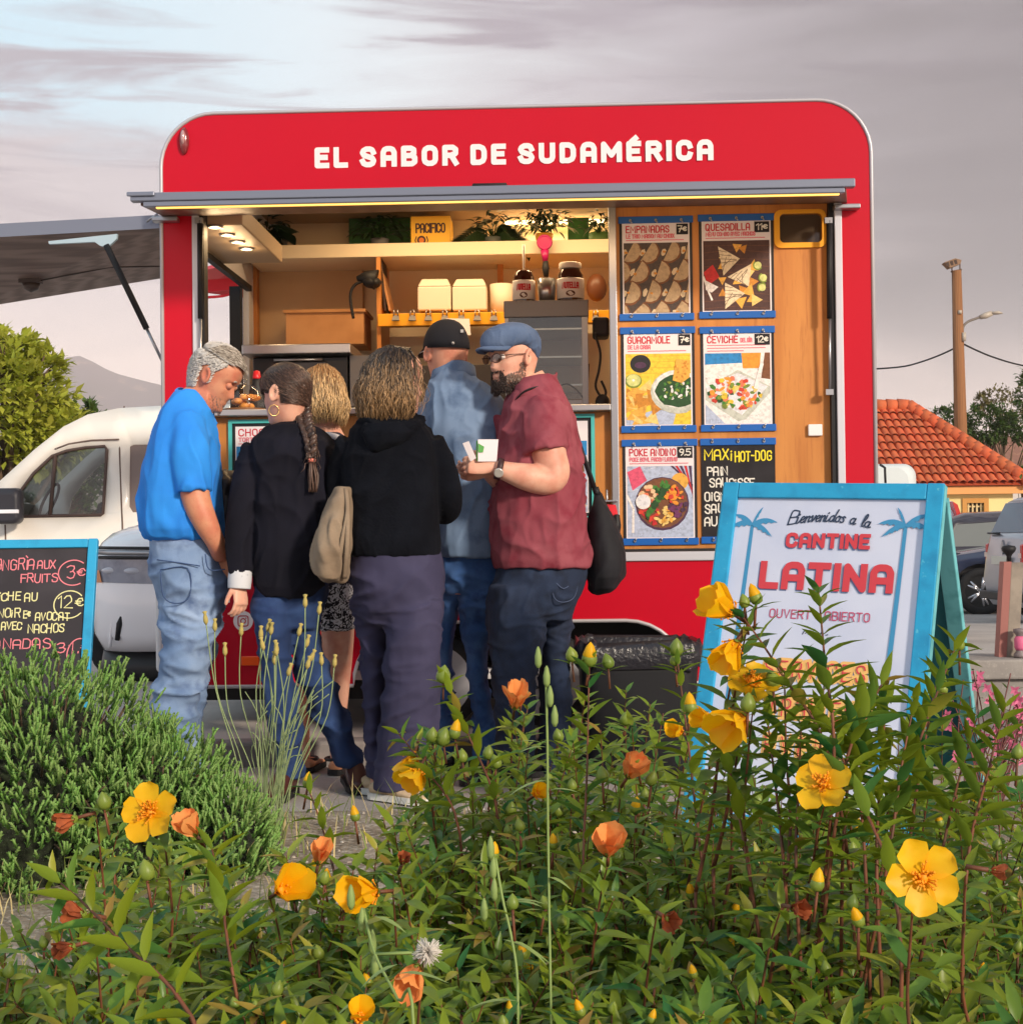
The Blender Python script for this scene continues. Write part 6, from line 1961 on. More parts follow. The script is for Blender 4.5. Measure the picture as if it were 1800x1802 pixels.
Yq = 48.0
zg = gz(Yq)
pb, pt = at(1692, 900, Yq), at(1683, 476, Yq)
th = thing('floodlight_pole', 'tall wooden pole carrying a floodlight and a curved street lamp arm', 'pole', Matrix.Translation((pb.x, Yq, zg)))
wood_p = cm('pole_wood', 150, 104, 66, rough=.8, wave=(2, lin((116, 76, 48)), .7, 'X'), stretch=(3, 3, .3))
g = MB().tube([V((pb.x, Yq, zg)), at(1690, 750, Yq), pt], [.215, .20, .15], 14); g.build('shaft', wood_p, th)
P3 = lambda px, py, dy=0: at(px, py, Yq + dy)
g = MB().tube([P3(1673, 478), P3(1692, 474)], .03, 6).tube([P3(1675, 478), P3(1675, 466)], .02, 6).tube([P3(1689, 475), P3(1689, 464)], .02, 6); br_ = g.build('bracket', cm('bracket_brown', 90, 70, 56, rough=.6), th)
g = MB().prism([P3(1662, 461, -.2), P3(1681, 454, -.2), P3(1692, 457, -.2), P3(1690, 464, -.2), P3(1672, 471, -.2)], (0, .35, 0)); fl = g.build('floodlight', cm('flood_brown', 128, 96, 68, rough=.5), th)
for a, b in ((1664, 1669), (1671, 1676), (1678, 1683)):
    g = MB().prism([P3(a, 462 - (a - 1664) * .3, -.21), P3(b, 460 - (a - 1664) * .3, -.21), P3(b + 2, 468 - (a - 1664) * .3, -.21), P3(a + 3, 469 - (a - 1664) * .3, -.21)], (0, .005, 0)); g.build('lens', cm('flood_glass', 74, 60, 52, rough=.15), fl)
g = MB().tube(curve3([P3(1694, 590), P3(1695, 575), P3(1703, 566), P3(1718, 560), P3(1735, 554)], 6), .04, 8); ar_ = g.build('lamp_arm', cm('arm_grey', 120, 112, 104, rough=.5), th)
g = MB().tube([P3(1724, 558), P3(1734, 555), P3(1745, 551)], [.07, .1, .085], 8).tube([P3(1744, 551), P3(1756, 550), P3(1764, 551)], [.1, .12, .03], 10, flat=.5); g.build('lamp_head', cm('head_grey', 176, 166, 152, rough=.4), ar_)
g = MB().tube([P3(1696, 585, -.15), P3(1696, 600, -.15)], .07, 8).tube([P3(1689, 546, -.16), P3(1689, 552, -.16)], .06, 8); g.build('junction_box', cm('head_grey', 1, 1, 1), th)
for pts, lab, bs in ((((1692, 606), (1660, 622), (1620, 637), (1580, 646), (1500, 650), (1400, 646)), 'thin overhead cable sagging from the pole towards the trailer', 0), (((1695, 605), (1720, 617), (1750, 629), (1800, 643), (1900, 660)), 'thin overhead cable running from the pole out of the right edge', 0)):
    c_ = [at(px, py, Yq + (i * 1.5 if i else 0)) for i, (px, py) in enumerate(pts)]
    g = MB().tube(curve3(c_, 4), .030, 5); g.solo('overhead_cable', black_rub, lab, 'cable', c_[0])

# the brown-roofed house behind it
Y2 = 62.0
q = lambda px, py, dy=0: at(px, py, Y2 + dy)
e0, e1 = q(1560, 830), q(1900, 838); r0_, r1_ = q(1560, 771, 4), q(1900, 778, 4); zg = gz(Y2)
th = thing('brown_roofed_house', 'long brown roofed house partly hidden behind the orange tiled roof', 'house', ((e0.x + e1.x) / 2, Y2, zg))
g = MB().box(e0.x + .3, e1.x - .3, Y2 + .4, Y2 + 8, zg, e0.z - .02); g.build('wall', cm('wall_pale', 206, 200, 196, rough=.8), th)
g = MB(); n_ = 90
for s_, yb in ((0, Y2), (1, Y2 + 8.4)):
    rows_ = []
    for t in range(7):
        rows_.append([V((e0.x + (e1.x - e0.x) * i / n_, yb + (Y2 + 4.2 - yb) * t / 6, e0.z + (r0_.z - e0.z) * t / 6 + .07 * (i % 2) + .02 * (t % 2))) for i in range(n_ + 1)])
    g.loft(rows_, caps=False, closed=False)
g.build('roof', cm('roof_brown', 150, 108, 92, rough=.85, var=(.5, lin((126, 92, 80)), .4, .7), two=(3, lin((170, 126, 104)), .5, .75)), th, recalc=False)
# ------------------------------------------------------------------ people
skin = cm('skin', 214, 150, 122, rough=.5, sss=.12, two=(60, lin((222, 160, 134)), .55, .8), var=(14, lin((194, 116, 94)), .42, .7), bump=(220, .12, .002))
skin_pale = cm('skin_pale', 224, 170, 146, rough=.5, sss=.12, two=(70, lin((206, 146, 124)), .6, .85), var=(14, lin((208, 138, 116)), .45, .7), bump=(240, .2, .002))
skin_tan = cm('skin_tan', 212, 148, 116, rough=.5, sss=.1, two=(70, lin((190, 118, 92)), .58, .85), var=(14, lin((198, 116, 92)), .42, .7), bump=(220, .12, .002))


def sil(g, rows, d, n=26, step=14, e=2.0, mi=0, rot=0.0):
    """loft of horizontal slices from a photo outline: rows = (py, xl, xr, depth_radius[, depth_shift])"""
    rows = [tuple(r) + (0,) * (5 - len(r)) for r in rows]
    rings = []
    for py, xl, xr, ry, dd in interp(rows, step):
        c = at((xl + xr) / 2, py, d + dd); rx = (xr - xl) / 2 / ppm(d + dd)
        ring = []
        for k in range(n):
            t = 2 * math.pi * k / n
            cx_, sx_ = math.cos(t), math.sin(t)
            x = rx * math.copysign(abs(cx_) ** (2 / e), cx_); y = ry * math.copysign(abs(sx_) ** (2 / e), sx_)
            ring.append(c + V((x * math.cos(rot) - y * math.sin(rot) * .0, y + x * math.sin(rot), 0)))
        rings.append(ring)
    g.loft(rings, mi)


def legs(g, A, B, d):
    for r_ in (A, B):
        sil(g, [(q[0], (q[1] + q[2]) / 2 - (q[2] - q[1]) * .27, (q[1] + q[2]) / 2 + (q[2] - q[1]) * .27, q[3] * .6, q[4] if len(q) > 4 else 0) for q in r_], d, n=12, step=30)


def limb(g, pts, d, n=28, k=5, flat=1.0, mi=0):
    """tapering tube; pts = (px, py, depth_shift, radius_px)"""
    P = [at(a, b, d + c) for a, b, c, r in pts]
    rad = [(r / ppm(d + c),) for a, b, c, r in pts]
    Pc = curve3(P, k)
    rr = [q[1] for q in interp([(i, r[0]) for i, r in enumerate(rad)], 1.0 / k)]
    while len(rr) < len(Pc): rr.append(rr[-1])
    g.tube(Pc, rr[:len(Pc)], n, mi, flat=flat)


Ff = [(-.125, .030), (-.117, .062), (-.108, .078), (-.095, .083), (-.08, .082), (-.06, .083), (-.04, .084), (-.02, .083), (0, .082), (.02, .088), (.04, .091), (.06, .088), (.08, .077), (.098, .056), (.110, .030), (.116, .004)]
Fb = [(-.125, .040), (-.11, .052), (-.09, .060), (-.07, .068), (-.05, .078), (-.02, .090), (0, .096), (.03, .100), (.06, .094), (.08, .080), (.098, .058), (.110, .032), (.116, .004)]
Fw = [(-.125, .026), (-.117, .038), (-.105, .046), (-.09, .052), (-.06, .060), (-.03, .067), (0, .071), (.03, .075), (.055, .074), (.075, .066), (.095, .048), (.109, .026), (.116, .003)]

def ev(tab, z):
    if z <= tab[0][0]: return tab[0][1]
    for (a, va), (b, vb) in zip(tab, tab[1:]):
        if z <= b: return va + (vb - va) * (z - a) / (b - a)
    return tab[-1][1]

def hsurf(a, z, off=0.0, jaw=1.0):
    """point of the head surface at azimuth a (0 = face) and height z, pushed out by off"""
    c_, s_ = math.cos(a), math.sin(a)
    return V(((ev(Ff if c_ > 0 else Fb, z) + off) * math.copysign(abs(c_) ** .86, c_), (ev(Fw, z) + off) * math.copysign(abs(s_) ** .92, s_), z + off * max(0, z) / .116))


def scalp(th, M, m, ok, off=.004):
    """close cap of hair on the skull where ok(a, z)"""
    g = MB(); na, nz_ = 56, 40; ix = {}
    pt = [[M @ hsurf(2 * math.pi * k / na, -.075 + .191 * i / nz_, off) for k in range(na)] for i in range(nz_ + 1)]
    fs = []
    for i in range(nz_):
        for k in range(na):
            if ok(math.atan2(math.sin(2 * math.pi * (k + .5) / na), math.cos(2 * math.pi * (k + .5) / na)), -.075 + .191 * (i + .5) / nz_):
                fs.append((i * na + k, i * na + (k + 1) % na, (i + 1) * na + (k + 1) % na, (i + 1) * na + k))
    g.add([p for r_ in pt for p in r_], fs, 0, True)
    bm = bmesh.new(); me = g.mesh('scalp', m, MW[th.name].inverted()); bm.from_mesh(me); bmesh.ops.delete(bm, geom=[v_ for v_ in bm.verts if not v_.link_faces], context='VERTS'); bm.to_mesh(me); bm.free()
    return me


def hairtubes(th, M, m, n, rn, ok, flow, ln, name='hair', w=.0042, under=None):
    g = MB()
    while n > 0:
        a = rn.uniform(-math.pi, math.pi); z = .116 - .19 * rn.random() ** 1.35
        if not ok(a, z): continue
        n -= 1
        fl = flow(a, z); l_ = ln(a, z) * rn.uniform(.7, 1.25)
        p = hsurf(a, z, .002); nrm = V((p.x / .009, p.y / .0056, p.z / .013)).normalized()
        f_ = (fl - nrm * fl.dot(nrm)).normalized() + nrm * .18
        g.tube([M @ p, M @ (p + nrm * .005 + f_ * l_ * .5), M @ (p + nrm * .004 + f_ * l_)], [w, w * .85, w * .25], 4, 1 if (z > .072 and abs(a) < 2.3) else 0)
    o = g.build(name, m, th)
    if under: sc_ = scalp(th, M, under, ok); link('hair_underlayer', sc_, o, 0, None, 2, MW[th.name])
    return o


def headmesh(g, C, face, pitch=0.0, roll=0.0, s=1.0, nose=1.0, jaw=1.0, mi=0, ears=True, brow=1.0):
    """head of height .23*s centred at C, looking along the horizontal direction face, bowed by pitch"""
    fx = V(face).normalized(); M = Matrix.Translation(C) @ Matrix((fx, V((0, 0, 1)).cross(fx), V((0, 0, 1)))).transposed().to_4x4() @ Matrix.Rotation(pitch, 4, 'Y') @ Matrix.Rotation(roll, 4, 'X') @ Matrix.Scale(s, 4)
    G = lambda x, w: math.exp(-(x / w) ** 2)
    nz_, nt_ = 64, 72; rings = []
    for i in range(nz_ + 1):
        z = -.125 + .241 * i / nz_
        f, b, w = ev(Ff, z), ev(Fb, z), ev(Fw, z)
        if z < -.06: w *= jaw
        ring = []
        for k in range(nt_):
            t = 2 * math.pi * k / nt_; c_, s_ = math.cos(t), math.sin(t)
            x = (f if c_ > 0 else b) * math.copysign(abs(c_) ** .86, c_); y = w * math.copysign(abs(s_) ** .92, s_)
            if c_ > .2:
                nzp = 0
                if -.048 < z < .012:
                    q = (.012 - z) / .060; nzp = .027 * nose * (q ** 1.1 if q < .76 else .74 * max(0, (1 - q) / .24) ** .6)
                x += nzp * G(y, .0085 + .0075 * max(0, min(1, (.012 - z) / .05)))
                x += .006 * G(z + .0535, .006) * G(y, .020) + .007 * G(z + .0675, .006) * G(y, .019) - .004 * G(z + .0605, .0035) * G(y, .022) + .006 * G(z + .1, .013) * G(y, .018)
                x += .006 * brow * G(z - .019, .009) * G(abs(y) - .03, .022) - .012 * G(z - .001, .011) * G(abs(y) - .031, .014) + .004 * G(z + .028, .018) * G(abs(y) - .045, .018)
            ring.append(M @ V((x, y, z)))
        rings.append(ring)
    g.loft(rings, mi)
    if ears:
        for sg in (-1, 1):
            E = M @ Matrix.Translation((-.006, sg * .076, -.004)) @ Matrix.Rotation(R(-14), 4, 'Y') @ Matrix.Rotation(R(sg * 22), 4, 'Z')
            g.loft([[E @ V((.021 * k * math.cos(t), sg * o, .034 * k * math.sin(t) - .004 * math.cos(t))) for t in [2 * math.pi * j / 16 for j in range(16)]] for k, o in ((.45, -.012), (.7, -.004), (1.0, .004), (.95, .010), (.6, .011), (.4, .004))], mi)
    return M


def hand(g, W, d, side, L=.18, curl=.5, thumb=None, mi=0, spread=.12, n=8):
    """W wrist, d direction of the fingers, side = direction from little finger towards thumb"""
    d = V(d).normalized(); s_ = V(side); s_ = (s_ - d * s_.dot(d)).normalized(); nrm = d.cross(s_).normalized()   # palm normal (curl direction)
    k = L / .19
    W = V(W)
    rings = []
    for t, hw, th_ in ((-.02, .024, .019), (.01, .027, .018), (.04, .037, .016), (.075, .042, .014), (.098, .041, .012), (.103, .034, .009)):
        c = W + d * (t * k); rings.append([c + s_ * (hw * k * math.cos(a)) + nrm * (th_ * k * math.sin(a)) for a in [2 * math.pi * j / 14 for j in range(14)]])
    g.loft(rings, mi)
    for off, ln, rd in ((.031, .072, .0088), (.0105, .082, .0092), (-.0105, .075, .0088), (-.031, .058, .0078)):
        p = W + d * (.088 * k) + s_ * (off * k); dd = (d + s_ * (off * spread * 8)).normalized(); pts = [p - dd * .012, p]
        a = 0.0
        for fr_ in (.45, .30, .25):
            a += curl * (1.0 if fr_ == .45 else 1.15)
            v = dd * math.cos(a) + nrm * math.sin(a); p = p + v * (ln * fr_ * k); pts.append(p)
        g.tube(pts, [rd * k * 1.05, rd * k, rd * k * .98, rd * k * .88, rd * k * .62], n, mi)
    t0 = W + d * (.022 * k) + s_ * (.026 * k)
    if thumb is None: thumb = (d * .6 + s_ * .75 + nrm * .35).normalized()
    t1 = t0 + V(thumb).normalized() * (.036 * k); t2 = t1 + (V(thumb).normalized() * .6 + d * .5 + nrm * .2).normalized() * (.030 * k); t3 = t2 + (d * .8 + nrm * .35 + V(thumb) * .2).normalized() * (.024 * k)
    g.tube([t0 - V(thumb).normalized() * .006, t0, t1, t2, t3], [.012 * k, .0135 * k, .0112 * k, .0098 * k, .007 * k], n, mi)


def locks(g, pts_fn, n, rn, w=.006, seg=5, mi=0, sides=4):
    for i in range(n):
        P, wd_ = pts_fn(i, rn)
        k = len(P); rr = [w * wd_ * (1 - .75 * (j / (k - 1)) ** 2) for j in range(k)]
        g.tube(P, rr, sides, mi, flat=.5)


def trousers(rowsA, rowsB, hips, d, name, m, th, amp=.010, seed=1, vox=.0075):
    g = MB(); sil(g, hips, d, e=2.3)
    for r_ in (rowsA, rowsB):
        if r_: sil(g, r_, d, n=20, e=2.2)
    me = fuse(g, name, m, vox, 5, [(amp * 1.7, (4, 4, 7), True), (amp * .8, (6, 6, 15), True), (amp * .25, (18, 18, 26), False)], seed)
    return part(name, me, th)


def shoe(th, heel, toe, name='shoe', m=None, sole=None, w=.045, h=.075, flat_=False, ank=None):
    heel, toe = V(heel), V(toe); d = toe - heel; L_ = d.length; d.normalize(); s_ = V((0, 0, 1)).cross(d).normalized(); u_ = d.cross(s_) if True else V((0, 0, 1))
    if u_.z < 0: u_ = -u_
    g = MB(); rings = []
    for t, hw, hh in ((0, .55, .75), (.05, .8, .95), (.2, .86, 1.0), (.4, .84, .95), (.55, .95, .72), (.75, 1.02, .52), (.9, .86, .40), (.97, .6, .32), (1.0, .25, .2)):
        c = heel + d * (t * L_) + u_ * .012
        ring = []
        for k in range(16):
            a = 2 * math.pi * k / 16; z = math.sin(a); ring.append(c + s_ * (w * hw * math.copysign(abs(math.cos(a)) ** .8, math.cos(a))) + u_ * (h * hh * .5 * (1 + z)))
        rings.append(ring)
    g.loft(rings)
    o = g.build(name, m, th)
    md = o.modifiers.new('sub', 'SUBSURF'); md.levels = 1; md.render_levels = 1
    g = MB(); pr2_ = [heel + d * (t * L_) + s_ * (w * hw * 1.08) for t, hw in ((-.01, .3), (.02, .7), (.1, .85), (.3, .86), (.5, .88), (.75, 1.02), (.9, .88), (.985, .55), (1.01, .2))]
    pl = [heel + d * (t * L_) - s_ * (w * hw * 1.08) for t, hw in ((1.01, .2), (.985, .55), (.9, .88), (.75, 1.02), (.5, .88), (.3, .86), (.1, .85), (.02, .7), (-.01, .3))]
    g.prism(pr2_ + pl, u_ * .022); g.build('sole', sole or black_rub, o)
    return o


denim_l = cm('denim_light', 112, 138, 176, rough=.9, var=(5, lin((150, 172, 204)), .42, .68), two=(16, lin((84, 106, 146)), .5, .75), bump=(300, .35, .002))
denim_b = cm('denim_blue', 52, 92, 152, rough=.9, var=(5, lin((86, 124, 180)), .42, .68), two=(16, lin((34, 64, 116)), .5, .75), bump=(300, .35, .002))
denim_d = cm('denim_dark', 30, 42, 66, rough=.9, var=(6, lin((48, 64, 94)), .45, .7), two=(18, lin((20, 28, 46)), .5, .75), bump=(300, .35, .002))
denim_g = cm('denim_indigo', 30, 52, 94, rough=.9, var=(5, lin((50, 78, 126)), .45, .7), two=(16, lin((24, 44, 88)), .5, .75), bump=(300, .35, .002))
brown_l = cm('leather_brown', 76, 40, 34, rough=.4, bump=(40, .2, .003))
leather_b = cm('leather_black', 24, 23, 27, rough=.42, bump=(30, .5, .006))

# ---------- 1. man in the blue polo, in profile, head bowed
d = 5.6
f0 = at(318, 1386, d)
th = thing('person', 'grey haired man in a bright blue polo and pale jeans, head bowed, hand in pocket', 'person', (f0.x, d, 0))
g = MB()
hM = headmesh(g, at(378, 663, d), (1, -.10, 0), R(31), 0, 1.0, 1.15)
limb(g, [(372, 700, .0, 30), (346, 705, 0, 31), (330, 740, 0, 40)], d)
sil(g, [(715, 290, 365, .09), (760, 275, 370, .14), (900, 265, 385, .15), (990, 278, 385, .12), (1050, 290, 380, .10)], d)
legs(g, [(1030, 300, 392, .12, -.03), (1150, 286, 372, .095, -.06), (1376, 272, 330, .085, -.04)], [(1030, 292, 388, .11, .10), (1170, 305, 374, .09, .12), (1374, 304, 352, .08, .12)], d)
limb(g, [(332, 760, -.14, 24), (338, 830, -.17, 26), (346, 880, -.18, 25), (362, 920, -.175, 21.5), (379, 954, -.145, 16.5), (388, 978, -.09, 15)], d)
hand(g, at(388, 976, d - .08), (.05, .35, -1), (.9, -.3, .3), .17, .25)
me = fuse(g, 'body', skin_tan, .0048, 2)
body = part('body', me, th)
polo_b = cm('polo_blue', 44, 144, 236, rough=.85, var=(5, lin((34, 126, 222)), .4, .7), bump=(260, .3, .002))
g = MB()
sil(g, [(690, 310, 356, .07, .0), (706, 300, 366, .11), (726, 287, 374, .15), (760, 272, 381, .18), (810, 257, 386, .195), (860, 250, 390, .20), (905, 248, 394, .20), (930, 251, 396, .195), (944, 257, 396, .18), (950, 268, 390, .16)], d, e=2.3)
limb(g, [(328, 742, -.10, 34), (331, 790, -.155, 35), (336, 830, -.175, 33), (341, 866, -.185, 30.5)], d)
me = fuse(g, 'polo_shirt', polo_b, .0065, 3, [(.018, (6, 6, 2.2), True), (.010, (11, 11, 6), True), (.004, (22, 22, 16), False)], 3)
part('polo_shirt', me, th)
g = MB()
for dz, rr in ((0, 1.0),):
    c_ = [at(a, b, d + c) for a, b, c in ((306, 694, .0), (318, 706, -.085), (345, 724, -.10), (370, 744, -.05), (380, 752, .0))]
    c_ = curve3(c_, 6); lo_ = [p + V((.004, -.012, -.036)) for p in c_]; up = [p + V((.006, .006, .018)) for p in c_]
    g.loft([up, c_, lo_], caps=False, closed=False)
    c2 = curve3([at(a, b, d + c) for a, b, c in ((306, 694, .0), (316, 690, .08), (340, 700, .10), (368, 730, .06), (380, 752, .0))], 6)
    g.loft([[p + V((.006, -.006, .018)) for p in c2], c2, [p + V((0, .012, -.03)) for p in c2]], caps=False, closed=False)
o = g.build('collar', polo_b, th); md = o.modifiers.new('s', 'SOLIDIFY'); md.thickness = .006
trousers([(1030, 290, 402, .12, -.03), (1070, 285, 391, .115, -.05), (1110, 287, 382, .10, -.06), (1150, 286, 372, .095, -.06), (1200, 273, 361, .09, -.06), (1260, 272, 342, .085, -.05), (1330, 274, 330, .08, -.04), (1376, 272, 330, .085, -.04)],
         [(1030, 282, 398, .11, .10), (1110, 300, 384, .10, .12), (1170, 305, 374, .09, .12), (1230, 308, 358, .085, .12), (1300, 306, 354, .08, .12), (1374, 304, 352, .08, .12)],
         [(925, 266, 388, .15), (950, 265, 391, .155), (985, 266, 400, .165), (1020, 270, 404, .165), (1050, 281, 399, .15), (1075, 290, 390, .12)], d, 'jeans', denim_l, th, .014, 5)
g = MB()
def on_hip(px, py): return at(px, py, d - .172)
for lp in ([(282, 1003), (330, 1000), (334, 1048), (312, 1062), (288, 1050), (282, 1003)], [(276, 985), (312, 990), (352, 996)], [(360, 975), (368, 1002), (396, 1002)]):
    g.tube(curve3([on_hip(a, b) + V((0, .0 if b > 980 else .012, 0)) for a, b in lp], 4), .0022, 4)
g.build('pocket_seam', cm('denim_seam', 62, 84, 124, rough=.9), th)
g = MB(); ring = [at(327, 931, d) + V((.128 * math.cos(t), .152 * math.sin(t), .0)) for t in [2 * math.pi * k / 30 for k in range(31)]]
g.loft([[p + V((0, 0, .014)) for p in ring], [p - V((0, 0, .018)) for p in ring]], caps=False, closed=False); g.build('belt', leather_b, th)
for hx, dd in ((300, -.05), (328, .12)): shoe(th, at(hx - 22, 1386, d + dd).xy.to_3d() + V((0, 0, .004)), V((at(hx + 62, 1386, d + dd).x, d + dd - .03, .004)), m=brown_l)
hair_grey = cm('hair_grey', 222, 218, 214, rough=.5, island=.2, hueisl=lin((186, 182, 178)))
hair_top = cm('hair_pepper', 128, 116, 104, rough=.5, island=.3, hueisl=lin((186, 178, 168)))

def ok1(a, z):
    f = math.cos(a)
    if f > .55: return z > .078
    if f > .0: return z > .078 - (.55 - f) * .13 or (f < .22 and z > -.02 and f < .16)
    if f > -.28: return z > .030
    return z > -.072 + .02 * (f + 1)


hairtubes(th, hM, [hair_grey, hair_top], 5200, random.Random(2), ok1, lambda a, z: V((.8, .1 * math.sin(a), .1)) if z > .07 else V((-.5, 0, -.9)), lambda a, z: .026 if z > .07 else .016, under=hair_top, w=.0019)
for sg in (-1, 1):
    E = hM @ V((.071, sg * .031, .000)); ey_ = MB().ell(E, .0125, .0125, .0125, 0).build('eye', cm('eye_white', 220, 210, 204, rough=.2), th)
    g = MB(); Er = hM.to_3x3()
    g.ell(hM @ V((.0725, sg * .031, .0005)), .0138, .0155, .0136, 0, M=Er.to_4x4()); g.build('eyelid', skin_tan, ey_)
    g = MB(); g.tube([hM @ V((.088, sg * (.031 + y), .022 + .004 * (1 - abs(y) / .02))) for y in (-.016, -.006, .006, .018)], [.002, .004, .004, .002], 5); g.build('eyebrow', hair_top, th)
g = MB(); rn = random.Random(9)
for i in range(700):
    a = rn.uniform(-1.5, 1.5); z = rn.uniform(-.115, -.04)
    w_ = .052 + (z + .115) * .12; x = (.082 * math.cos(a) ** .86 if math.cos(a) > 0 else 0); y = w_ * math.sin(a)
    if abs(y) < .03 and z > -.072: continue
    p = V((x + .0015, y * 1.02, z)); g.tube([hM @ p, hM @ (p + V((.003, .001, -.005)))], [.0008, .0003], 3)
g.build('stubble', cm('stubble_grey', 150, 126, 114, rough=.8), th)

# dark jacket over his far arm
g = MB()
sil(g, [(828, 384, 404, .05), (845, 380, 418, .09), (880, 380, 428, .11), (930, 384, 426, .12), (980, 386, 420, .12), (1030, 384, 412, .10), (1044, 388, 406, .07)], 5.72)
limb(g, [(392, 850, .0, 14), (408, 846, -.02, 18), (422, 870, .0, 16), (424, 920, 0, 12)], 5.72)
me = fuse(g, 'draped_jacket', leather_b, .006, 3, [(.016, (12, 12, 7), True), (.006, (26, 26, 26), False)], 8)
bs = at(400, 1040, 5.72)
me.transform(Matrix.Translation(-bs)); o = link('draped_jacket', me); o.location = bs
tag(o, 'crumpled black jacket hanging between the man in blue and the braided woman', 'jacket')

# ---------- 2. woman with a braid, dark coat
d = 5.5
f0 = at(520, 1390, d)
th = thing('person', 'woman with a long brown braid and hoop earring in a black coat and jeans', 'person', (f0.x, d, 0))
g = MB()
hM = headmesh(g, at(503, 692, d), (-.86, .50, 0), R(6), 0, .96, .95)
limb(g, [(503, 730, .02, 24), (508, 750, .02, 25), (515, 780, .02, 34)], d)
sil(g, [(765, 465, 575, .09), (850, 455, 585, .12), (960, 450, 580, .12), (1050, 470, 560, .10)], d)
legs(g, [(1040, 442, 520, .10, -.05), (1200, 465, 518, .08, -.05), (1366, 487, 535, .075, -.01)], [(1040, 498, 568, .10, .02), (1150, 514, 570, .085, .06), (1260, 551, 610, .075, .10), (1340, 590, 636, .07, .11)], d)
limb(g, [(455, 800, -.04, 18), (436, 880, -.06, 16), (424, 960, -.08, 14), (421, 1020, -.10, 12)], d)
hand(g, at(421, 1022, d - .10), (.10, -.15, -1), (-.5, -.8, 0), .165, .42, thumb=(-.55, -.2, -.8))
part('body', fuse(g, 'body', skin_pale, .0046, 2), th)
coat = cm('coat_black', 17, 17, 26, rough=.9, spec=.2, var=(5, lin((26, 26, 38)), .4, .7), bump=(200, .3, .002))
g = MB()
sil(g, [(742, 488, 545, .07, .02), (756, 470, 562, .10, .02), (775, 450, 580, .13), (810, 441, 592, .15), (870, 444, 597, .16), (930, 444, 588, .16), (985, 444, 578, .165), (1030, 450, 570, .165), (1048, 460, 560, .15)], d, e=2.4)
limb(g, [(456, 790, -.02, 24), (440, 840, -.05, 27), (428, 900, -.07, 26), (420, 960, -.09, 23), (422, 1010, -.10, 20)], d)
limb(g, [(578, 790, .02, 26), (592, 860, .04, 26), (592, 930, -.02, 22), (575, 985, -.12, 18)], d)
part('coat', fuse(g, 'coat', coat, .0068, 3, [(.016, (6, 6, 3.5), True), (.008, (12, 12, 8), True)], 12), th)
g = MB(); limb(g, [(423, 1004, -.10, 20.5), (422, 1020, -.102, 21), (421, 1036, -.104, 20)], d, n=20)
g.build('shirt_cuff', cm('cuff_white', 206, 208, 214, rough=.8, var=(60, lin((150, 156, 168)), .6, .75)), th)
trousers([(1050, 442, 520, .10, -.05), (1100, 447, 514, .095, -.06), (1150, 456, 512, .085, -.06), (1200, 465, 518, .08, -.05), (1260, 474, 527, .075, -.03), (1310, 482, 531, .07, -.02), (1352, 486, 535, .075, -.01), (1366, 487, 535, .075, -.01)],
         [(1050, 498, 568, .10, .02), (1100, 503, 562, .09, .04), (1150, 514, 570, .085, .06), (1200, 528, 588, .08, .08), (1260, 551, 610, .075, .10), (1310, 576, 626, .07, .11), (1334, 586, 635, .07, .11), (1344, 590, 638, .07, .11)],
         [(1020, 452, 580, .13), (1050, 446, 574, .13), (1080, 446, 566, .12), (1105, 452, 560, .10)], d, 'jeans', denim_g, th, .012, 15)
shoe(th, V((at(510, 1390, d).x, d + .04, .004)), V((at(500, 1390, d).x - .02, d - .20, .004)), 'ankle_boot', brown_l, w=.043, h=.10)
shoe(th, V((at(612, 1350, d + .11).x, d + .16, .030)), V((at(642, 1378, d + .11).x, d - .02, .004)), 'ankle_boot', brown_l, w=.043, h=.10)
hair_br = cm('hair_brown', 58, 42, 36, rough=.4, island=.35, hueisl=lin((92, 70, 60)))
g = MB(); rn = random.Random(4)
node = hM.inverted() @ at(533, 722, d + .02)


def ok2(a, z):
    f = math.cos(a)
    if f > .5: return z > .070
    if f > .0: return z > .070 - (.5 - f) * .12
    if f > -.22: return z > .018
    return z > -.045


cnt = 0
while cnt < 2400:
    a = rn.uniform(-math.pi, math.pi); z = .115 - .16 * rn.random() ** 1.3
    if not ok2(a, z): continue
    cnt += 1
    p = hsurf(a, z, .003); P = []
    for t in (0, .22, .45, .7, 1.0):
        q = p.lerp(node, t)
        if t < .95:
            az = math.atan2(q.y, q.x); zc_ = max(-.06, min(.1155, q.z)); sf = hsurf(az, zc_, .006 + .004 * t)
            rq, rs = math.hypot(q.x, q.y), math.hypot(sf.x, sf.y)
            if rq < rs: q = V((sf.x, sf.y, q.z))
        P.append(q + V((rn.uniform(-1, 1), rn.uniform(-1, 1), rn.uniform(-1, 1))) * (.012 if t == 1 else .002))
    g.tube([hM @ q_ for q_ in P], [.0024, .0026, .0026, .0024, .002], 4, flat=.6)
ho = g.build('hair', hair_br, th)
link('hair_underlayer', scalp(th, hM, hair_br, ok2), ho, 0, None, 2, MW[th.name])
g = MB()
bp = curve3([at(a, b, d + c) for a, b, c in ((532, 715, .02), (537, 745, -.06), (546, 775, -.13), (549, 806, -.165))], 5)
for j, p in enumerate(bp):
    t = j / (len(bp) - 1); r_ = .026 - .010 * t
    for sg in (-1, 1):
        Mx = Matrix.Rotation(R(38 * sg), 4, 'Y'); g.ell(p + V((sg * r_ * .45, -.004 * sg * (1 if j % 2 else -1), (.006 if sg > 0 else -.004))), r_ * .62, r_ * .75, r_ * 1.05, 0, 9, 6, Mx)
rn = random.Random(5)
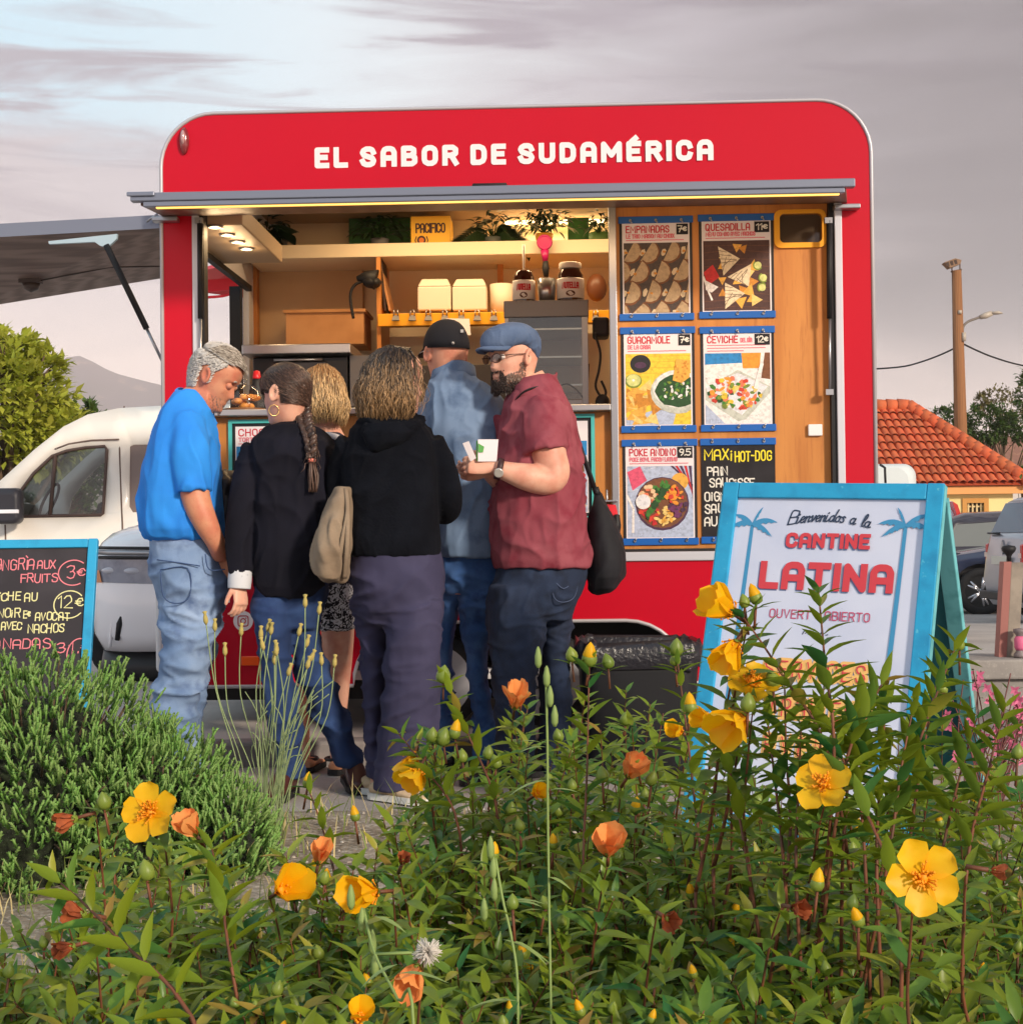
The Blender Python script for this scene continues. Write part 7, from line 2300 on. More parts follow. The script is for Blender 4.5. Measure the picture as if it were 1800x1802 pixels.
for i in range(60):
    o_ = V((rn.uniform(-.008, .008), rn.uniform(-.008, .008), 0)); e_ = V((rn.uniform(-.014, .014), rn.uniform(-.012, .01), 0))
    P = curve3([at(549, 814, d - .168) + o_, at(551, 838, d - .17) + o_ * 1.6 + e_ * .4, at(551, 866, d - .17) + e_], 3); g.tube(P, [.003] * 5 + [.002, .001], 4)
for i in range(90):
    k = rn.randrange(len(bp)); p = bp[k] + V((rn.uniform(-.024, .024), rn.uniform(-.02, .0), rn.uniform(-.02, .02))); g.tube([p, p + V((rn.uniform(-.015, .015), -.004, -.02)), p + V((rn.uniform(-.02, .02), 0, -.035))], [.0022, .0018, .0005], 3)
br = g.build('braid', hair_br, th)
g = MB().lathe([(.010, -.007), (.014, -.004), (.0145, .004), (.010, .007)], at(549, 810, d - .167), 16); g.build('hair_tie', cm('tie_coral', 226, 128, 110, rough=.6), br)
ep = at(482, 722, d - .06)
g = MB().tube([ep + V((.017 * math.cos(t), .006 * math.cos(t), .020 * math.sin(t))) for t in [2 * math.pi * k / 24 for k in range(25)]], .0018, 6); g.build('hoop_earring', cm('gold', 226, 190, 120, rough=.25, metal=.9), th)

# ---------- 3. blonde woman behind, patterned shorts, bare legs
d = 5.98
f0 = at(570, 1358, d)
th = thing('person', 'blonde woman with bare legs and black and white leaf print shorts behind the braided woman', 'person', (f0.x, d, 0))
g = MB()
hM = headmesh(g, at(567, 695, d), (-.25, .97, 0), R(5), 0, .98)
limb(g, [(572, 735, .02, 22), (576, 755, .02, 23), (580, 780, .02, 32)], d)
sil(g, [(775, 535, 620, .09), (850, 532, 622, .11), (960, 535, 615, .10), (1040, 540, 622, .11), (1095, 548, 622, .10)], d)
sil(g, [(1060, 563, 626, .085, -.02), (1100, 564, 624, .085, -.02), (1150, 568, 621, .075, -.02), (1200, 572, 616, .065), (1240, 576, 612, .060), (1280, 577, 606, .055, .02), (1315, 580, 601, .040, .02), (1345, 582, 599, .042, .02)], d, n=18)
sil(g, [(1060, 520, 575, .085, .06), (1130, 518, 560, .075, .07), (1200, 520, 548, .062, .08), (1260, 520, 545, .052, .08), (1310, 527, 545, .038, .08), (1342, 529, 546, .04, .08)], d, n=18)
part('body', fuse(g, 'body', skin_pale, .0055, 2), th)
g = MB()
sil(g, [(762, 552, 600, .08), (780, 530, 622, .11), (830, 522, 632, .14), (900, 526, 628, .14), (980, 530, 622, .135), (1030, 532, 624, .135), (1046, 536, 622, .12)], d, e=2.3)
part('top', fuse(g, 'top', cm('top_navy', 30, 30, 50, rough=.9, var=(6, lin((44, 44, 66)), .4, .7)), .0075, 3, [(.008, (9, 9, 5), True)], 6), th)
g = MB(); limb(g, [(566, 764, -.11, 4), (584, 766, -.12, 5), (604, 776, -.10, 6), (614, 790, -.06, 4)], d, n=8); g.build('collar', cm('collar_white', 224, 220, 220, rough=.8), th)
g = MB()
sil(g, [(1022, 536, 622, .13), (1050, 534, 624, .135), (1075, 534, 626, .13), (1088, 540, 625, .12)], d, e=2.3)
sil(g, [(1060, 560, 628, .11, -.02), (1096, 561, 628, .11, -.02), (1108, 563, 624, .10, -.02)], d, n=18)
sil(g, [(1060, 522, 575, .10, .05), (1100, 522, 570, .10, .06)], d, n=18)
# leaf print: black blades on white
m = cm('shorts_print', 206, 206, 212, rough=.8); nn = m.node_tree.nodes; ll = m.node_tree.links.new
tcn = nn.new('ShaderNodeTexCoord'); wv = nn.new('ShaderNodeTexNoise'); wv.inputs['Scale'].default_value = 42; wv.inputs['Distortion'].default_value = 2.5; wv.inputs['Detail'].default_value = 1; cr2 = nn.new('ShaderNodeValToRGB'); cr2.color_ramp.interpolation = 'CONSTANT'; cr2.color_ramp.elements[0].color = (*lin((24, 24, 34)), 1); cr2.color_ramp.elements[1].color = (*lin((206, 206, 212)), 1); cr2.color_ramp.elements[1].position = .50
ll(tcn.outputs['Object'], wv.inputs['Vector']); ll(wv.outputs[0], cr2.inputs[0]); ll(cr2.outputs[0], nn['Principled BSDF'].inputs['Base Color'])
part('shorts', fuse(g, 'shorts', m, .007, 3, [(.006, (12, 12, 8), True)], 4), th)
for hx, dd, tx in ((592, .02, 572), (540, .08, 548)):
    fx0 = V((at(hx, 1358, d + dd).x, d + dd - .02, .004)); shoe(th, fx0 + V((0, -.05, 0)), fx0 + V((.05 if hx > 560 else .03, .17, 0)), 'sandal', cm('sandal_tan', 190, 130, 96, rough=.5), w=.04, h=.045)
    g = MB(); q = at(hx, 1335, d + dd); g.tube([q + V((.042 * math.cos(t), .045 * math.sin(t), .0)) for t in [2 * math.pi * k / 18 for k in range(19)]], .007, 6); g.build('ankle_strap', leather_b, th)


def bob(th, hM, n, rn, zlo, wid, m, front_cut, w=.0055, name='hair', lift=1.06, flare=.012, part_y=0.0, ragged=.02, mess=.003):
    g = MB()
    for i in range(n):
        a = rn.uniform(-math.pi, math.pi); f = math.cos(a)
        if f > front_cut and rn.random() < .985: continue
        st = V((rn.uniform(-.04, .045), part_y + rn.uniform(-.02, .02), .121))
        P = [st]
        zend = zlo + rn.uniform(-ragged, ragged) + (.03 if f > .1 else 0)
        lf = lift * rn.uniform(.97, 1.05)
        for k in range(1, 9):
            t = k / 8; z = .121 + (zend - .121) * (t ** 1.25)
            zz = max(z, .01)
            q = max(0.0, 1 - (zz / .124) ** 2) ** .5
            rx_ = (.080 if f > 0 else .106) * lf; ry_ = .084 * lf * wid
            e = 0 if z > 0 else flare * math.sin(min(1, -z / max(.01, -zend)) * 2.4)
            if z < -.06: e -= (-.06 - z) * .28
            aa = a + .12 * math.sin(i * 1.7) * t
            P.append(V((rx_ * math.cos(aa) * q + e * math.cos(aa), ry_ * math.sin(aa) * q + e * math.sin(aa), z)) + V((rn.uniform(-1, 1), rn.uniform(-1, 1), rn.uniform(-.5, .5))) * mess * (.3 + t))
        rr = [w * .8] + [w] * 5 + [w * .8, w * .55, w * .2]
        g.tube([hM @ p for p in P], rr, 4, flat=.5)
    return g.build(name, m, th)


def ombre(name, c0, c1, z0, z1, M, dark=.5):
    """hair that is darker at the roots and bleached towards the tips (height measured in the thing's own space)"""
    m = mat(name, c0, rough=.42, island=.0); nn = m.node_tree.nodes; ll = m.node_tree.links.new
    tcn = nn.new('ShaderNodeTexCoord'); sp_ = nn.new('ShaderNodeSeparateXYZ'); ll(tcn.outputs['Object'], sp_.inputs[0])
    gn = nn.new('ShaderNodeNewGeometry')
    ad = nn.new('ShaderNodeMath'); ad.operation = 'MULTIPLY_ADD'; ll(gn.outputs['Random Per Island'], ad.inputs[0]); ad.inputs[1].default_value = .10; ll(sp_.outputs[2], ad.inputs[2])
    mr_ = nn.new('ShaderNodeMapRange'); ll(ad.outputs[0], mr_.inputs[0]); mr_.inputs[1].default_value = z0 + .05; mr_.inputs[2].default_value = z1 + .05
    mx_ = nn.new('ShaderNodeMix'); mx_.data_type = 'RGBA'; ll(mr_.outputs[0], mx_.inputs[0]); mx_.inputs[6].default_value = (*c0, 1); mx_.inputs[7].default_value = (*c1, 1)
    hs = nn.new('ShaderNodeHueSaturation'); mr2 = nn.new('ShaderNodeMapRange'); ml = nn.new('ShaderNodeMath'); ml.operation = 'MULTIPLY'; ll(gn.outputs['Random Per Island'], ml.inputs[0]); ml.inputs[1].default_value = 7.3
    fr_ = nn.new('ShaderNodeMath'); fr_.operation = 'FRACT'; ll(ml.outputs[0], fr_.inputs[0]); ll(fr_.outputs[0], mr2.inputs[0]); mr2.inputs[3].default_value = 1 - dark; mr2.inputs[4].default_value = 1 + dark * .2
    ll(mr2.outputs[0], hs.inputs['Value']); ll(mx_.outputs[2], hs.inputs['Color']); ll(hs.outputs[0], nn['Principled BSDF'].inputs['Base Color'])
    return m


zz = lambda py, dd: at(600, py, dd).z
bob(th, hM, 2600, random.Random(6), -.105, 1.0, ombre('hair_blonde', lin((140, 100, 62)), lin((216, 178, 126)), zz(650, d), zz(690, d), None, .55), .3, mess=.010, ragged=.03, w=.0028)

# ---------- 4. woman in black fleece, seen from behind
d = 5.38
f0 = at(690, 1405, d)
th = thing('person', 'woman with two-tone bobbed hair in a black fleece and wide plum trousers, back turned', 'person', (f0.x, d, 0))
g = MB()
hM = headmesh(g, at(697, 670, d), (.9, .45, 0), R(4), 0, 1.02, .95)
limb(g, [(690, 710, .0, 24), (688, 735, 0, 26), (688, 765, .0, 36)], d)
sil(g, [(760, 640, 740, .09), (850, 630, 755, .12), (980, 640, 755, .12), (1060, 650, 745, .10)], d)
legs(g, [(1050, 660, 780, .12, -.03), (1170, 678, 777, .115, -.04), (1392, 657, 738, .10, 0)], [(1050, 625, 690, .11, .08), (1170, 640, 680, .095, .10), (1380, 646, 672, .085, .10)], d)
limb(g, [(765, 800, .02, 18), (785, 880, .06, 17), (755, 894, .18, 15), (715, 880, .26, 12)], d)
hand(g, at(718, 880, d + .25), (-.9, .3, .1), (0, .2, 1), .165, .5)
part('body', fuse(g, 'body', skin_pale, .0052, 2), th)
fleece = cm('fleece_black', 11, 13, 20, rough=1, spec=.15, var=(7, lin((19, 22, 30)), .4, .7), bump=(120, .6, .004))
g = MB()
sil(g, [(728, 646, 730, .09), (742, 634, 742, .11), (762, 616, 760, .13), (800, 607, 770, .155), (860, 606, 772, .16), (920, 606, 773, .16), (965, 606, 776, .165), (978, 609, 776, .16)], d, e=2.5)
limb(g, [(756, 775, .0, 27), (776, 830, .03, 28), (787, 875, .04, 27), (782, 898, .10, 25), (750, 892, .18, 20), (726, 880, .22, 17)], d)
limb(g, [(622, 778, .0, 26), (604, 830, .02, 27), (596, 880, .05, 25), (610, 915, .14, 20), (640, 915, .22, 16)], d)
limb(g, [(640, 740, -.04, 10), (660, 752, -.12, 13), (690, 758, -.15, 14), (720, 752, -.12, 13), (742, 740, -.03, 10)], d)
part('fleece_jacket', fuse(g, 'fleece_jacket', fleece, .0066, 3, [(.012, (5, 5, 7), True), (.008, (14, 14, 10), True)], 21), th)
g = MB(); sil(g, [(746, 640, 728, .11, -.07), (762, 638, 732, .10, -.10), (780, 642, 712, .075, -.12), (794, 648, 682, .05, -.125), (800, 652, 666, .03, -.12)], d)
part('hood', fuse(g, 'hood', fleece, .006, 3, [(.01, (14, 14, 9), True)], 3), th)
plum = cm('trousers_plum', 50, 48, 76, rough=.85, var=(4, lin((62, 60, 90)), .4, .7), bump=(240, .3, .002))
trousers([(1060, 660, 780, .12, -.03), (1110, 676, 779, .12, -.04), (1170, 678, 777, .115, -.04), (1240, 672, 774, .11, -.03), (1310, 664, 766, .105, -.02), (1360, 659, 746, .10, -.01), (1388, 657, 738, .10, 0)],
         [(1060, 625, 690, .11, .08), (1110, 634, 684, .10, .10), (1170, 640, 680, .095, .10), (1240, 641, 676, .09, .10), (1310, 644, 672, .085, .10), (1366, 646, 672, .085, .10)],
         [(960, 613, 772, .15), (985, 611, 777, .155), (1020, 616, 781, .165), (1050, 622, 781, .16), (1080, 628, 780, .14), (1100, 640, 778, .11)], d, 'trousers', plum, th, .014, 31)
straw = cm('straw_beige', 198, 172, 140, rough=.9, bump=(60, .6, .006)); wsole = cm('sole_white', 222, 220, 214, rough=.6)
for hx, dd in ((690, .0), (672, .12)):
    q = at(hx, 1405, d + dd); shoe(th, V((q.x - .07, d + dd + .03, .006)), V((q.x + .15, d + dd - .13, .006)), 'espadrille', straw, wsole, w=.05, h=.055)
bob(th, hM, 5200, random.Random(7), -.125, 1.05, ombre('hair_twotone', lin((172, 136, 96)), lin((44, 34, 31)), zz(694, d), zz(634, d), None, .78), .10, ragged=.05, lift=1.10, flare=.020, part_y=.01, w=.0026, mess=.013)
g = MB(); rn = random.Random(14)
for i in range(160):
    x0 = rn.uniform(656, 726); P = curve3([at(x0, 690, d - .02 - rn.uniform(0, .06)), at(x0 + rn.uniform(-6, 6), 712, d - .03 - rn.uniform(0, .05)), at(x0 + rn.uniform(-10, 10), 726 + rn.uniform(-8, 6), d - .03 - rn.uniform(0, .06))], 3); g.tube(P, [.006] * 4 + [.005, .003, .001], 4, flat=.5)
g.build('nape_hair', cm('nape_dark', 34, 28, 26, rough=.5, island=.3), th)
# taupe bag she carries
taupe = cm('cloth_taupe', 146, 128, 108, rough=.95, var=(8, lin((122, 104, 86)), .4, .7), bump=(120, .4, .003))
db = 5.27
g = MB()
sil(g, [(858, 590, 618, .04), (880, 578, 622, .07), (915, 564, 622, .10), (955, 554, 620, .12), (985, 549, 617, .12), (1010, 556, 612, .10), (1024, 570, 606, .06)], db)
me = fuse(g, 'cloth_bag', taupe, .006, 3, [(.022, (11, 11, 6), True), (.008, (24, 24, 18), False)], 6)
bs = at(585, 1024, db)
th2 = thing('shoulder_bag', 'slouchy taupe cloth bag hanging at the side of the woman in black fleece', 'bag', (bs.x, db, bs.z))
part('pouch', me, th2)
g = MB()
for o_ in (0, 1): g.tube(curve3([at(606 - 14 * o_, 1018, db - .06), at(611 - 10 * o_, 960, db - .11), at(612, 900, db - .08), at(609, 860, db - .04)], 6), .009, 6, flat=.4)
g.build('strap', taupe, th2)

# ---------- 5. man in the denim-blue jacket at the counter
d = 6.0
f0 = at(830, 1350, d)
th = thing('person', 'man in a black baseball cap and faded blue jacket facing the counter', 'person', (f0.x, d, 0))
g = MB()
hM = headmesh(g, at(785, 622, d), (-.42, .90, 0), R(2), 0, 1.04)
limb(g, [(790, 650, .01, 29), (795, 680, .01, 30), (805, 710, .01, 42)], d)
sil(g, [(705, 765, 885, .09), (800, 765, 890, .12), (960, 785, 875, .12), (1045, 795, 865, .10)], d)
legs(g, [(1030, 806, 880, .11, -.02), (1130, 815, 862, .09), (1240, 830, 866, .075), (1336, 838, 878, .08)], [(1030, 772, 826, .11, .06), (1110, 772, 800, .09, .07), (1336, 766, 796, .08, .08)], d)
part('body', fuse(g, 'body', skin, .0052, 2), th)
jac = cm('jacket_denim', 110, 134, 166, rough=.9, var=(3.5, lin((116, 138, 168)), .4, .68), two=(12, lin((76, 98, 130)), .5, .75), bump=(260, .3, .002))
g = MB()
sil(g, [(650, 770, 820, .085), (664, 762, 832, .105), (680, 752, 862, .125), (706, 744, 888, .15), (760, 742, 898, .175), (830, 752, 898, .18), (900, 762, 898, .18), (960, 770, 898, .18), (980, 773, 896, .175)], d, e=2.5)
limb(g, [(880, 712, .02, 30), (900, 770, .04, 30), (908, 840, .02, 27), (902, 890, -.02, 24), (880, 910, .1, 20)], d)
limb(g, [(756, 714, .02, 28), (742, 770, .04, 28), (740, 840, .06, 26), (752, 890, .12, 22), (770, 900, .22, 18)], d)
part('jacket', fuse(g, 'jacket', jac, .0068, 3, [(.015, (7, 7, 2.2), True), (.009, (14, 14, 6), True)], 41), th)
g = MB(); ringc = at(794, 657, d)
g.loft([[ringc + V((r_ * 1.02 * math.cos(t) + .01, r_ * math.sin(t), z - .02 * math.sin(t))) for t in [2 * math.pi * k / 28 for k in range(28)]] for r_, z in ((.074, .028), (.084, .022), (.088, -.01), (.094, -.032))], caps=False)
o = g.build('collar', jac, th); md = o.modifiers.new('s', 'SOLIDIFY'); md.thickness = .008
trousers([(1030, 806, 884, .11, -.02), (1080, 810, 880, .10, -.02), (1130, 815, 862, .09), (1190, 823, 858, .08), (1240, 830, 866, .075), (1290, 836, 876, .075), (1336, 838, 878, .08)],
         [(1030, 770, 828, .11, .06), (1070, 771, 808, .10, .07), (1110, 772, 800, .09, .07), (1180, 768, 796, .08, .08), (1260, 764, 795, .075, .08), (1336, 764, 797, .08, .08)],
         [(960, 774, 888, .14), (1000, 772, 890, .15), (1028, 772, 888, .14), (1042, 780, 880, .11)], d, 'jeans', denim_b, th, .014, 44)
for hx, dd in ((858, 0), (788, .08)):
    q = at(hx, 1350, d + dd); shoe(th, V((q.x, d + dd - .07, .004)), V((q.x - .03, d + dd + .2, .004)), m=leather_b)
cap_b = cm('cap_black', 20, 20, 27, rough=.9, bump=(200, .3, .002))
g = MB(); rings = []
for i in range(10):
    t = i / 9; z = .018 + .112 * math.sin(t * math.pi / 2); q = math.cos(t * math.pi / 2) ** .8
    rings.append([hM @ V((.108 * q * math.cos(a) - .004, .086 * q * math.sin(a), z + (.012 * math.cos(a) if i == 0 else 0))) for a in [2 * math.pi * k / 28 for k in range(28)]])
g.loft(rings); cp = g.build('baseball_cap', cap_b, th)
g = MB(); up_, lo_ = [], []
for k in range(11):
    a = R(-62 + 124 * k / 10); up_.append(hM @ V((.100 * math.cos(a), .084 * math.sin(a), .026))); lo_.append(hM @ V((.075 * math.cos(a) + .105 * math.cos(a) ** .5, .084 * math.sin(a), .016 - .012 * abs(math.sin(a)))))
g.loft([up_, lo_], caps=False, closed=False); o = g.build('peak', cap_b, cp); md = o.modifiers.new('s', 'SOLIDIFY'); md.thickness = .006
g = MB(); g.ell(hM @ V((-.112, .018, .022)), .006, .014, .006); g.box(*[c for v_ in zip(hM @ V((-.108, -.022, .07)) - V((.006, .004, .006)), hM @ V((-.108, -.022, .07)) + V((.006, .004, .006))) for c in v_]); g.build('cap_badge', cm('badge_grey', 176, 172, 168, rough=.4), cp)
g = MB().tube([hM @ V((.09, .074, .012)), hM @ V((.03, .081, .010)), hM @ V((-.012, .080, .004))], .0022, 5); g.build('glasses', alu, th)

# ---------- 6. man in the flat cap
d = 5.8
f0 = at(935, 1371, d)
th = thing('person', 'bearded man in a blue flat cap, glasses and burgundy polo holding papers', 'person', (f0.x, d, 0))
g = MB()
hM = headmesh(g, at(903, 630, d), (-.80, -.60, 0), R(3), 0, 1.06, 1.1, 1.08)
limb(g, [(926, 668, .01, 33), (938, 690, .01, 36), (948, 722, .01, 46)], d)
sil(g, [(718, 890, 1000, .10), (800, 885, 1010, .14), (950, 880, 1016, .16), (1050, 885, 1005, .12)], d)
legs(g, [(1030, 860, 968, .13, -.05), (1180, 865, 946, .105, -.06), (1358, 876, 940, .09, -.05)], [(1030, 930, 1020, .13, .08), (1180, 950, 1001, .10, .11), (1358, 950, 1006, .09, .11)], d)
limb(g, [(958, 752, -.15, 34), (966, 800, -.18, 31), (975, 830, -.19, 28), (964, 844, -.20, 27), (930, 840, -.22, 25), (896, 831, -.235, 18.5), (872, 823, -.24, 14.5)], d)
limb(g, [(905, 790, .08, 26), (890, 840, .04, 24), (872, 838, -.08, 18), (858, 826, -.16, 14.5)], d)
hand(g, at(868, 822, d - .24), (-1, -.1, .12), (.15, .35, 1), .175, .62, thumb=(-.75, .15, .65))
hand(g, at(862, 828, d - .165), (-1, -.2, -.08), (.1, -.5, 1), .17, .55, thumb=(-.8, -.2, .55))
part('body', fuse(g, 'body', skin_pale, .0046, 2), th)
polo_r = cm('polo_burgundy', 134, 62, 74, rough=.95, spec=.2, var=(4, lin((154, 84, 94)), .4, .68), two=(14, lin((126, 48, 62)), .5, .75), bump=(240, .3, .002))
g = MB()
sil(g, [(664, 916, 976, .085), (680, 902, 988, .115), (704, 890, 1000, .145), (740, 882, 1012, .17), (790, 875, 1020, .19), (850, 867, 1026, .205), (900, 864, 1031, .21), (950, 865, 1037, .21), (985, 865, 1040, .20), (998, 868, 1040, .19)], d, e=2.3)
limb(g, [(958, 722, -.10, 40), (958, 752, -.15, 42), (959, 780, -.175, 40), (961, 797, -.185, 38)], d)
limb(g, [(898, 735, .10, 32), (890, 780, .12, 32), (888, 806, .10, 30)], d)
part('polo_shirt', fuse(g, 'polo_shirt', polo_r, .0064, 3, [(.014, (5, 5, 6), True), (.010, (10, 10, 9), True), (.004, (22, 22, 20), False)], 51), th)
g = MB()
c_ = curve3([at(a, b, d + c) for a, b, c in ((906, 690, -.07), (922, 682, -.115), (950, 676, -.10), (974, 668, -.02), (976, 664, .06))], 6)
g.loft([[p + V((.004, .01, .022)) for p in c_], c_, [p + V((-.004, -.014, -.034)) for p in c_]], caps=False, closed=False); o = g.build('collar', polo_r, th); md = o.modifiers.new('s', 'SOLIDIFY'); md.thickness = .007
trousers([(1030, 860, 968, .13, -.05), (1080, 858, 964, .125, -.06), (1130, 859, 956, .115, -.06), (1180, 865, 946, .105, -.06), (1240, 870, 940, .095, -.05), (1300, 874, 938, .09, -.05), (1358, 876, 940, .09, -.05)],
         [(1030, 930, 1024, .13, .08), (1080, 942, 1010, .12, .10), (1130, 948, 1002, .11, .11), (1180, 950, 1001, .10, .11), (1240, 950, 1006, .095, .11), (1300, 950, 1004, .09, .11), (1358, 950, 1006, .09, .11)],
         [(975, 874, 1034, .17), (1000, 872, 1034, .175), (1035, 866, 1026, .175), (1065, 862, 1014, .16), (1090, 864, 1006, .13)], d, 'jeans', denim_d, th, .014, 55)
g = MB()
for lp in ([(972, 1010), (1014, 1008), (1012, 1048), (992, 1060), (974, 1050), (972, 1010)], [(975, 1022), (992, 1036), (1012, 1020)]):
    g.tube(curve3([at(a, b, d - .165 + (.05 if a > 1005 else 0)) for a, b in lp], 4), .0022, 4)
g.build('pocket_seam', cm('seam_navy', 70, 82, 110, rough=.9), th)
for hx, dd in ((905, -.05), (978, .11)): q = at(hx, 1371, d + dd); shoe(th, V((q.x + .06, d + dd + .02, .004)), V((q.x - .20, d + dd - .10, .004)), m=leather_b)
# flat cap
capm = cm('cap_blue', 78, 96, 126, rough=.95, var=(8, lin((100, 118, 148)), .4, .7), bump=(220, .4, .002))
g = MB(); rings = []
for i in range(12):
    t = i / 11
    ring = []
    for k in range(32):
        a = 2 * math.pi * k / 32; c_, s_ = math.cos(a), math.sin(a)
        r_ = (1.0, 1.10, 1.15, 1.16, 1.14, 1.08, .98, .84, .66, .44, .22, .02)[i]
        z = (.046, .052, .062, .074, .086, .098, .108, .116, .122, .126, .128, .129)[i]
        front = max(0, c_)
        x = (.096 + .012 * front) * r_ * c_ + .004; y = .082 * r_ * s_
        z2 = z - .020 * front * (1.2 - t) + .004 * front * t - (.052 if c_ < -.1 else 0) * (1 - t) ** 2 * min(1, -c_ * 1.3 if c_ < 0 else 0)
        ring.append(hM @ V((x, y, z2)))
    rings.append(ring)
g.loft(rings)
me = fuse(g, 'flat_cap', capm, .0045, 2, [(.006, (26, 26, 26), True)], 4)
cp = part('flat_cap', me, th)
g = MB(); up_, lo_ = [], []
for k in range(13):
    a = R(-66 + 132 * k / 12); up_.append(hM @ V((.092 * math.cos(a), .080 * math.sin(a), .050))); lo_.append(hM @ V((.070 * math.cos(a) + .083 * math.cos(a) ** .6, .082 * math.sin(a), .036 - .014 * abs(math.sin(a)))))
g.loft([up_, lo_], caps=False, closed=False); o = g.build('peak', capm, cp); md = o.modifiers.new('s', 'SOLIDIFY'); md.thickness = .009
# glasses, eyes, beard
g = MB()
for sg in (-1, 1):
    lp = [hM @ V((.104 - .010 * (abs(y) / .06), sg * y, z)) for y, z in [(.032 + .0225 * math.cos(t) * (1.05), -.004 + .0165 * math.sin(t)) for t in [2 * math.pi * k / 22 for k in range(23)]]]
    g.tube(lp, .0016, 5)
    g.tube([hM @ V((.099, sg * .055, .002)), hM @ V((.06, sg * .074, .006)), hM @ V((0, sg * .082, .008)), hM @ V((-.012, sg * .080, -.002))], .002, 5)
g.tube([hM @ V((.106, -.010, .002)), hM @ V((.110, 0, .004)), hM @ V((.106, .010, .002))], .0018, 5)
gl_ = g.build('glasses', cm('frame_brown', 74, 44, 36, rough=.3), th)
for sg in (-1, 1):
    g = MB(); g.poly([hM @ V((.1035 - .010 * (abs(y) / .06), sg * y, z)) for y, z in [(.032 + .022 * math.cos(t), -.004 + .016 * math.sin(t)) for t in [2 * math.pi * k / 22 for k in range(22)]]]); g.build('lens', glassmat('tinted_lens', (.34, .30, .32), .08), gl_)
    e_ = MB().ell(hM @ V((.073, sg * .031, .001)), .0125, .0125, .0125).build('eye', cm('eye_white', 1, 1, 1), th)
    MB().ell(hM @ V((.082, sg * .031 + .001, .001)), .0045, .0055, .0055).build('iris', cm('iris_dark', 40, 28, 22, rough=.1), e_)
    g = MB(); g.tube([hM @ V((.091, sg * (.031 + y), .024 + .004 * (1 - abs(y) / .02))) for y in (-.016, -.006, .006, .018)], [.002, .004, .004, .002], 5); g.build('eyebrow', cm('brow_brown', 70, 50, 42, rough=.8), th)
g = MB(); rn = random.Random(19)
for i in range(2000):
    a = rn.uniform(-1.6, 1.6); z = rn.uniform(-.122, -.022)
    w_ = .054 + (z + .12) * .15; ca = math.cos(a); x = .086 * math.copysign(abs(ca) ** .86, ca); y = w_ * math.sin(a)
    if z < -.112: x *= .86; y *= .86
    if abs(a) < .95 and z > -.046: continue
    if abs(a) < .36 and -.078 < z < -.054: continue
    if abs(a) > 1.2 and z < -.095: continue
    if abs(a) < 1.35 and abs(a) > .6 and z > -.05 - .02 * (1.35 - abs(a)): continue
    bump_ = .002 + .004 * max(0, (-.06 - z) / .06)
    p = V((x, y, z)); nrm = V((ca, math.sin(a), -.3)).normalized(); L_ = .006 + .012 * max(0, (-.06 - z) / .06) * rn.uniform(.6, 1.2)
    dirn = (nrm * .45 + V((.1, .05 * math.sin(i), -1)) * .9).normalized()
    grey = abs(a) > .75 and z > -.085
    g.tube([hM @ p, hM @ (p + nrm * bump_ + dirn * L_ * .4), hM @ (p + nrm * bump_ * .8 + dirn * L_)], [.0018, .0016, .0005], 3, 1 if grey else 0)
g.build('beard', [cm('beard_dark', 62, 50, 46, rough=.7, island=.3), cm('beard_grey', 146, 126, 114, rough=.7, island=.3)], th)
# watch and ring
g = MB(); wc = at(878, 825, d - .24); ax = (at(896, 829, d - .235) - at(868, 822, d - .24)).normalized(); s1 = ax.orthogonal().normalized(); s2 = ax.cross(s1)
for o_ in (0,): g.loft([[wc + ax * k + s1 * (.0365 * math.cos(t)) + s2 * (.0365 * math.sin(t)) for t in [2 * math.pi * j / 24 for j in range(24)]] for k in (-.011, .011)], caps=False)
o = g.build('watch', cm('strap_brown', 60, 34, 36, rough=.5), th); md = o.modifiers.new('s', 'SOLIDIFY'); md.thickness = .004; md.offset = 1
g = MB(); wf_ = wc + V((-.004, -.030, -.012)); nn_ = (wf_ - wc).normalized(); nn_ = (nn_ - ax * nn_.dot(ax)).normalized(); t1 = ax.cross(nn_)
wf_ = wc + nn_ * .037
g.loft([[wf_ + nn_ * h + ax * (r_ * math.cos(t)) + t1 * (r_ * math.sin(t)) for t in [2 * math.pi * j / 24 for j in range(24)]] for h, r_ in ((0, .018), (.007, .018), (.008, .015))]); g.build('dial', cm('dial_silver', 210, 206, 200, rough=.2, metal=.5), o)
# papers in his hand
dp = d - .30
P = lambda px, py, dd=0: at(px, py, dp + dd)
g = MB().prism([P(814, 780), P(825, 776), P(838, 806, .02), P(828, 812, .02)], (.0, .001, 0)); g.solo('ticket', paper, 'narrow white paper ticket held by the man in the flat cap', 'ticket', P(828, 812))
th2 = thing('leaflet', 'white and green leaflet held open by the man in the flat cap', 'leaflet', P(850, 800, .03))
g = MB().prism([P(841, 773, .03), P(877, 773, .05), P(874, 812, .05), P(841, 812, .03)], (0, .001, 0)); g.build('page', paper, th2)
g = MB().prism([P(841.5, 780, .028), P(852, 786, .032), P(850, 796, .032), P(841.5, 796, .028)], (0, -.0005, 0)).prism([P(838, 776, .035), P(840.6, 774, .03), P(840.6, 812, .03), P(838, 810, .035)], (0, .001, 0)); g.build('printed_panel', [cm('print_leaf', 86, 160, 76, rough=.6)], th2)
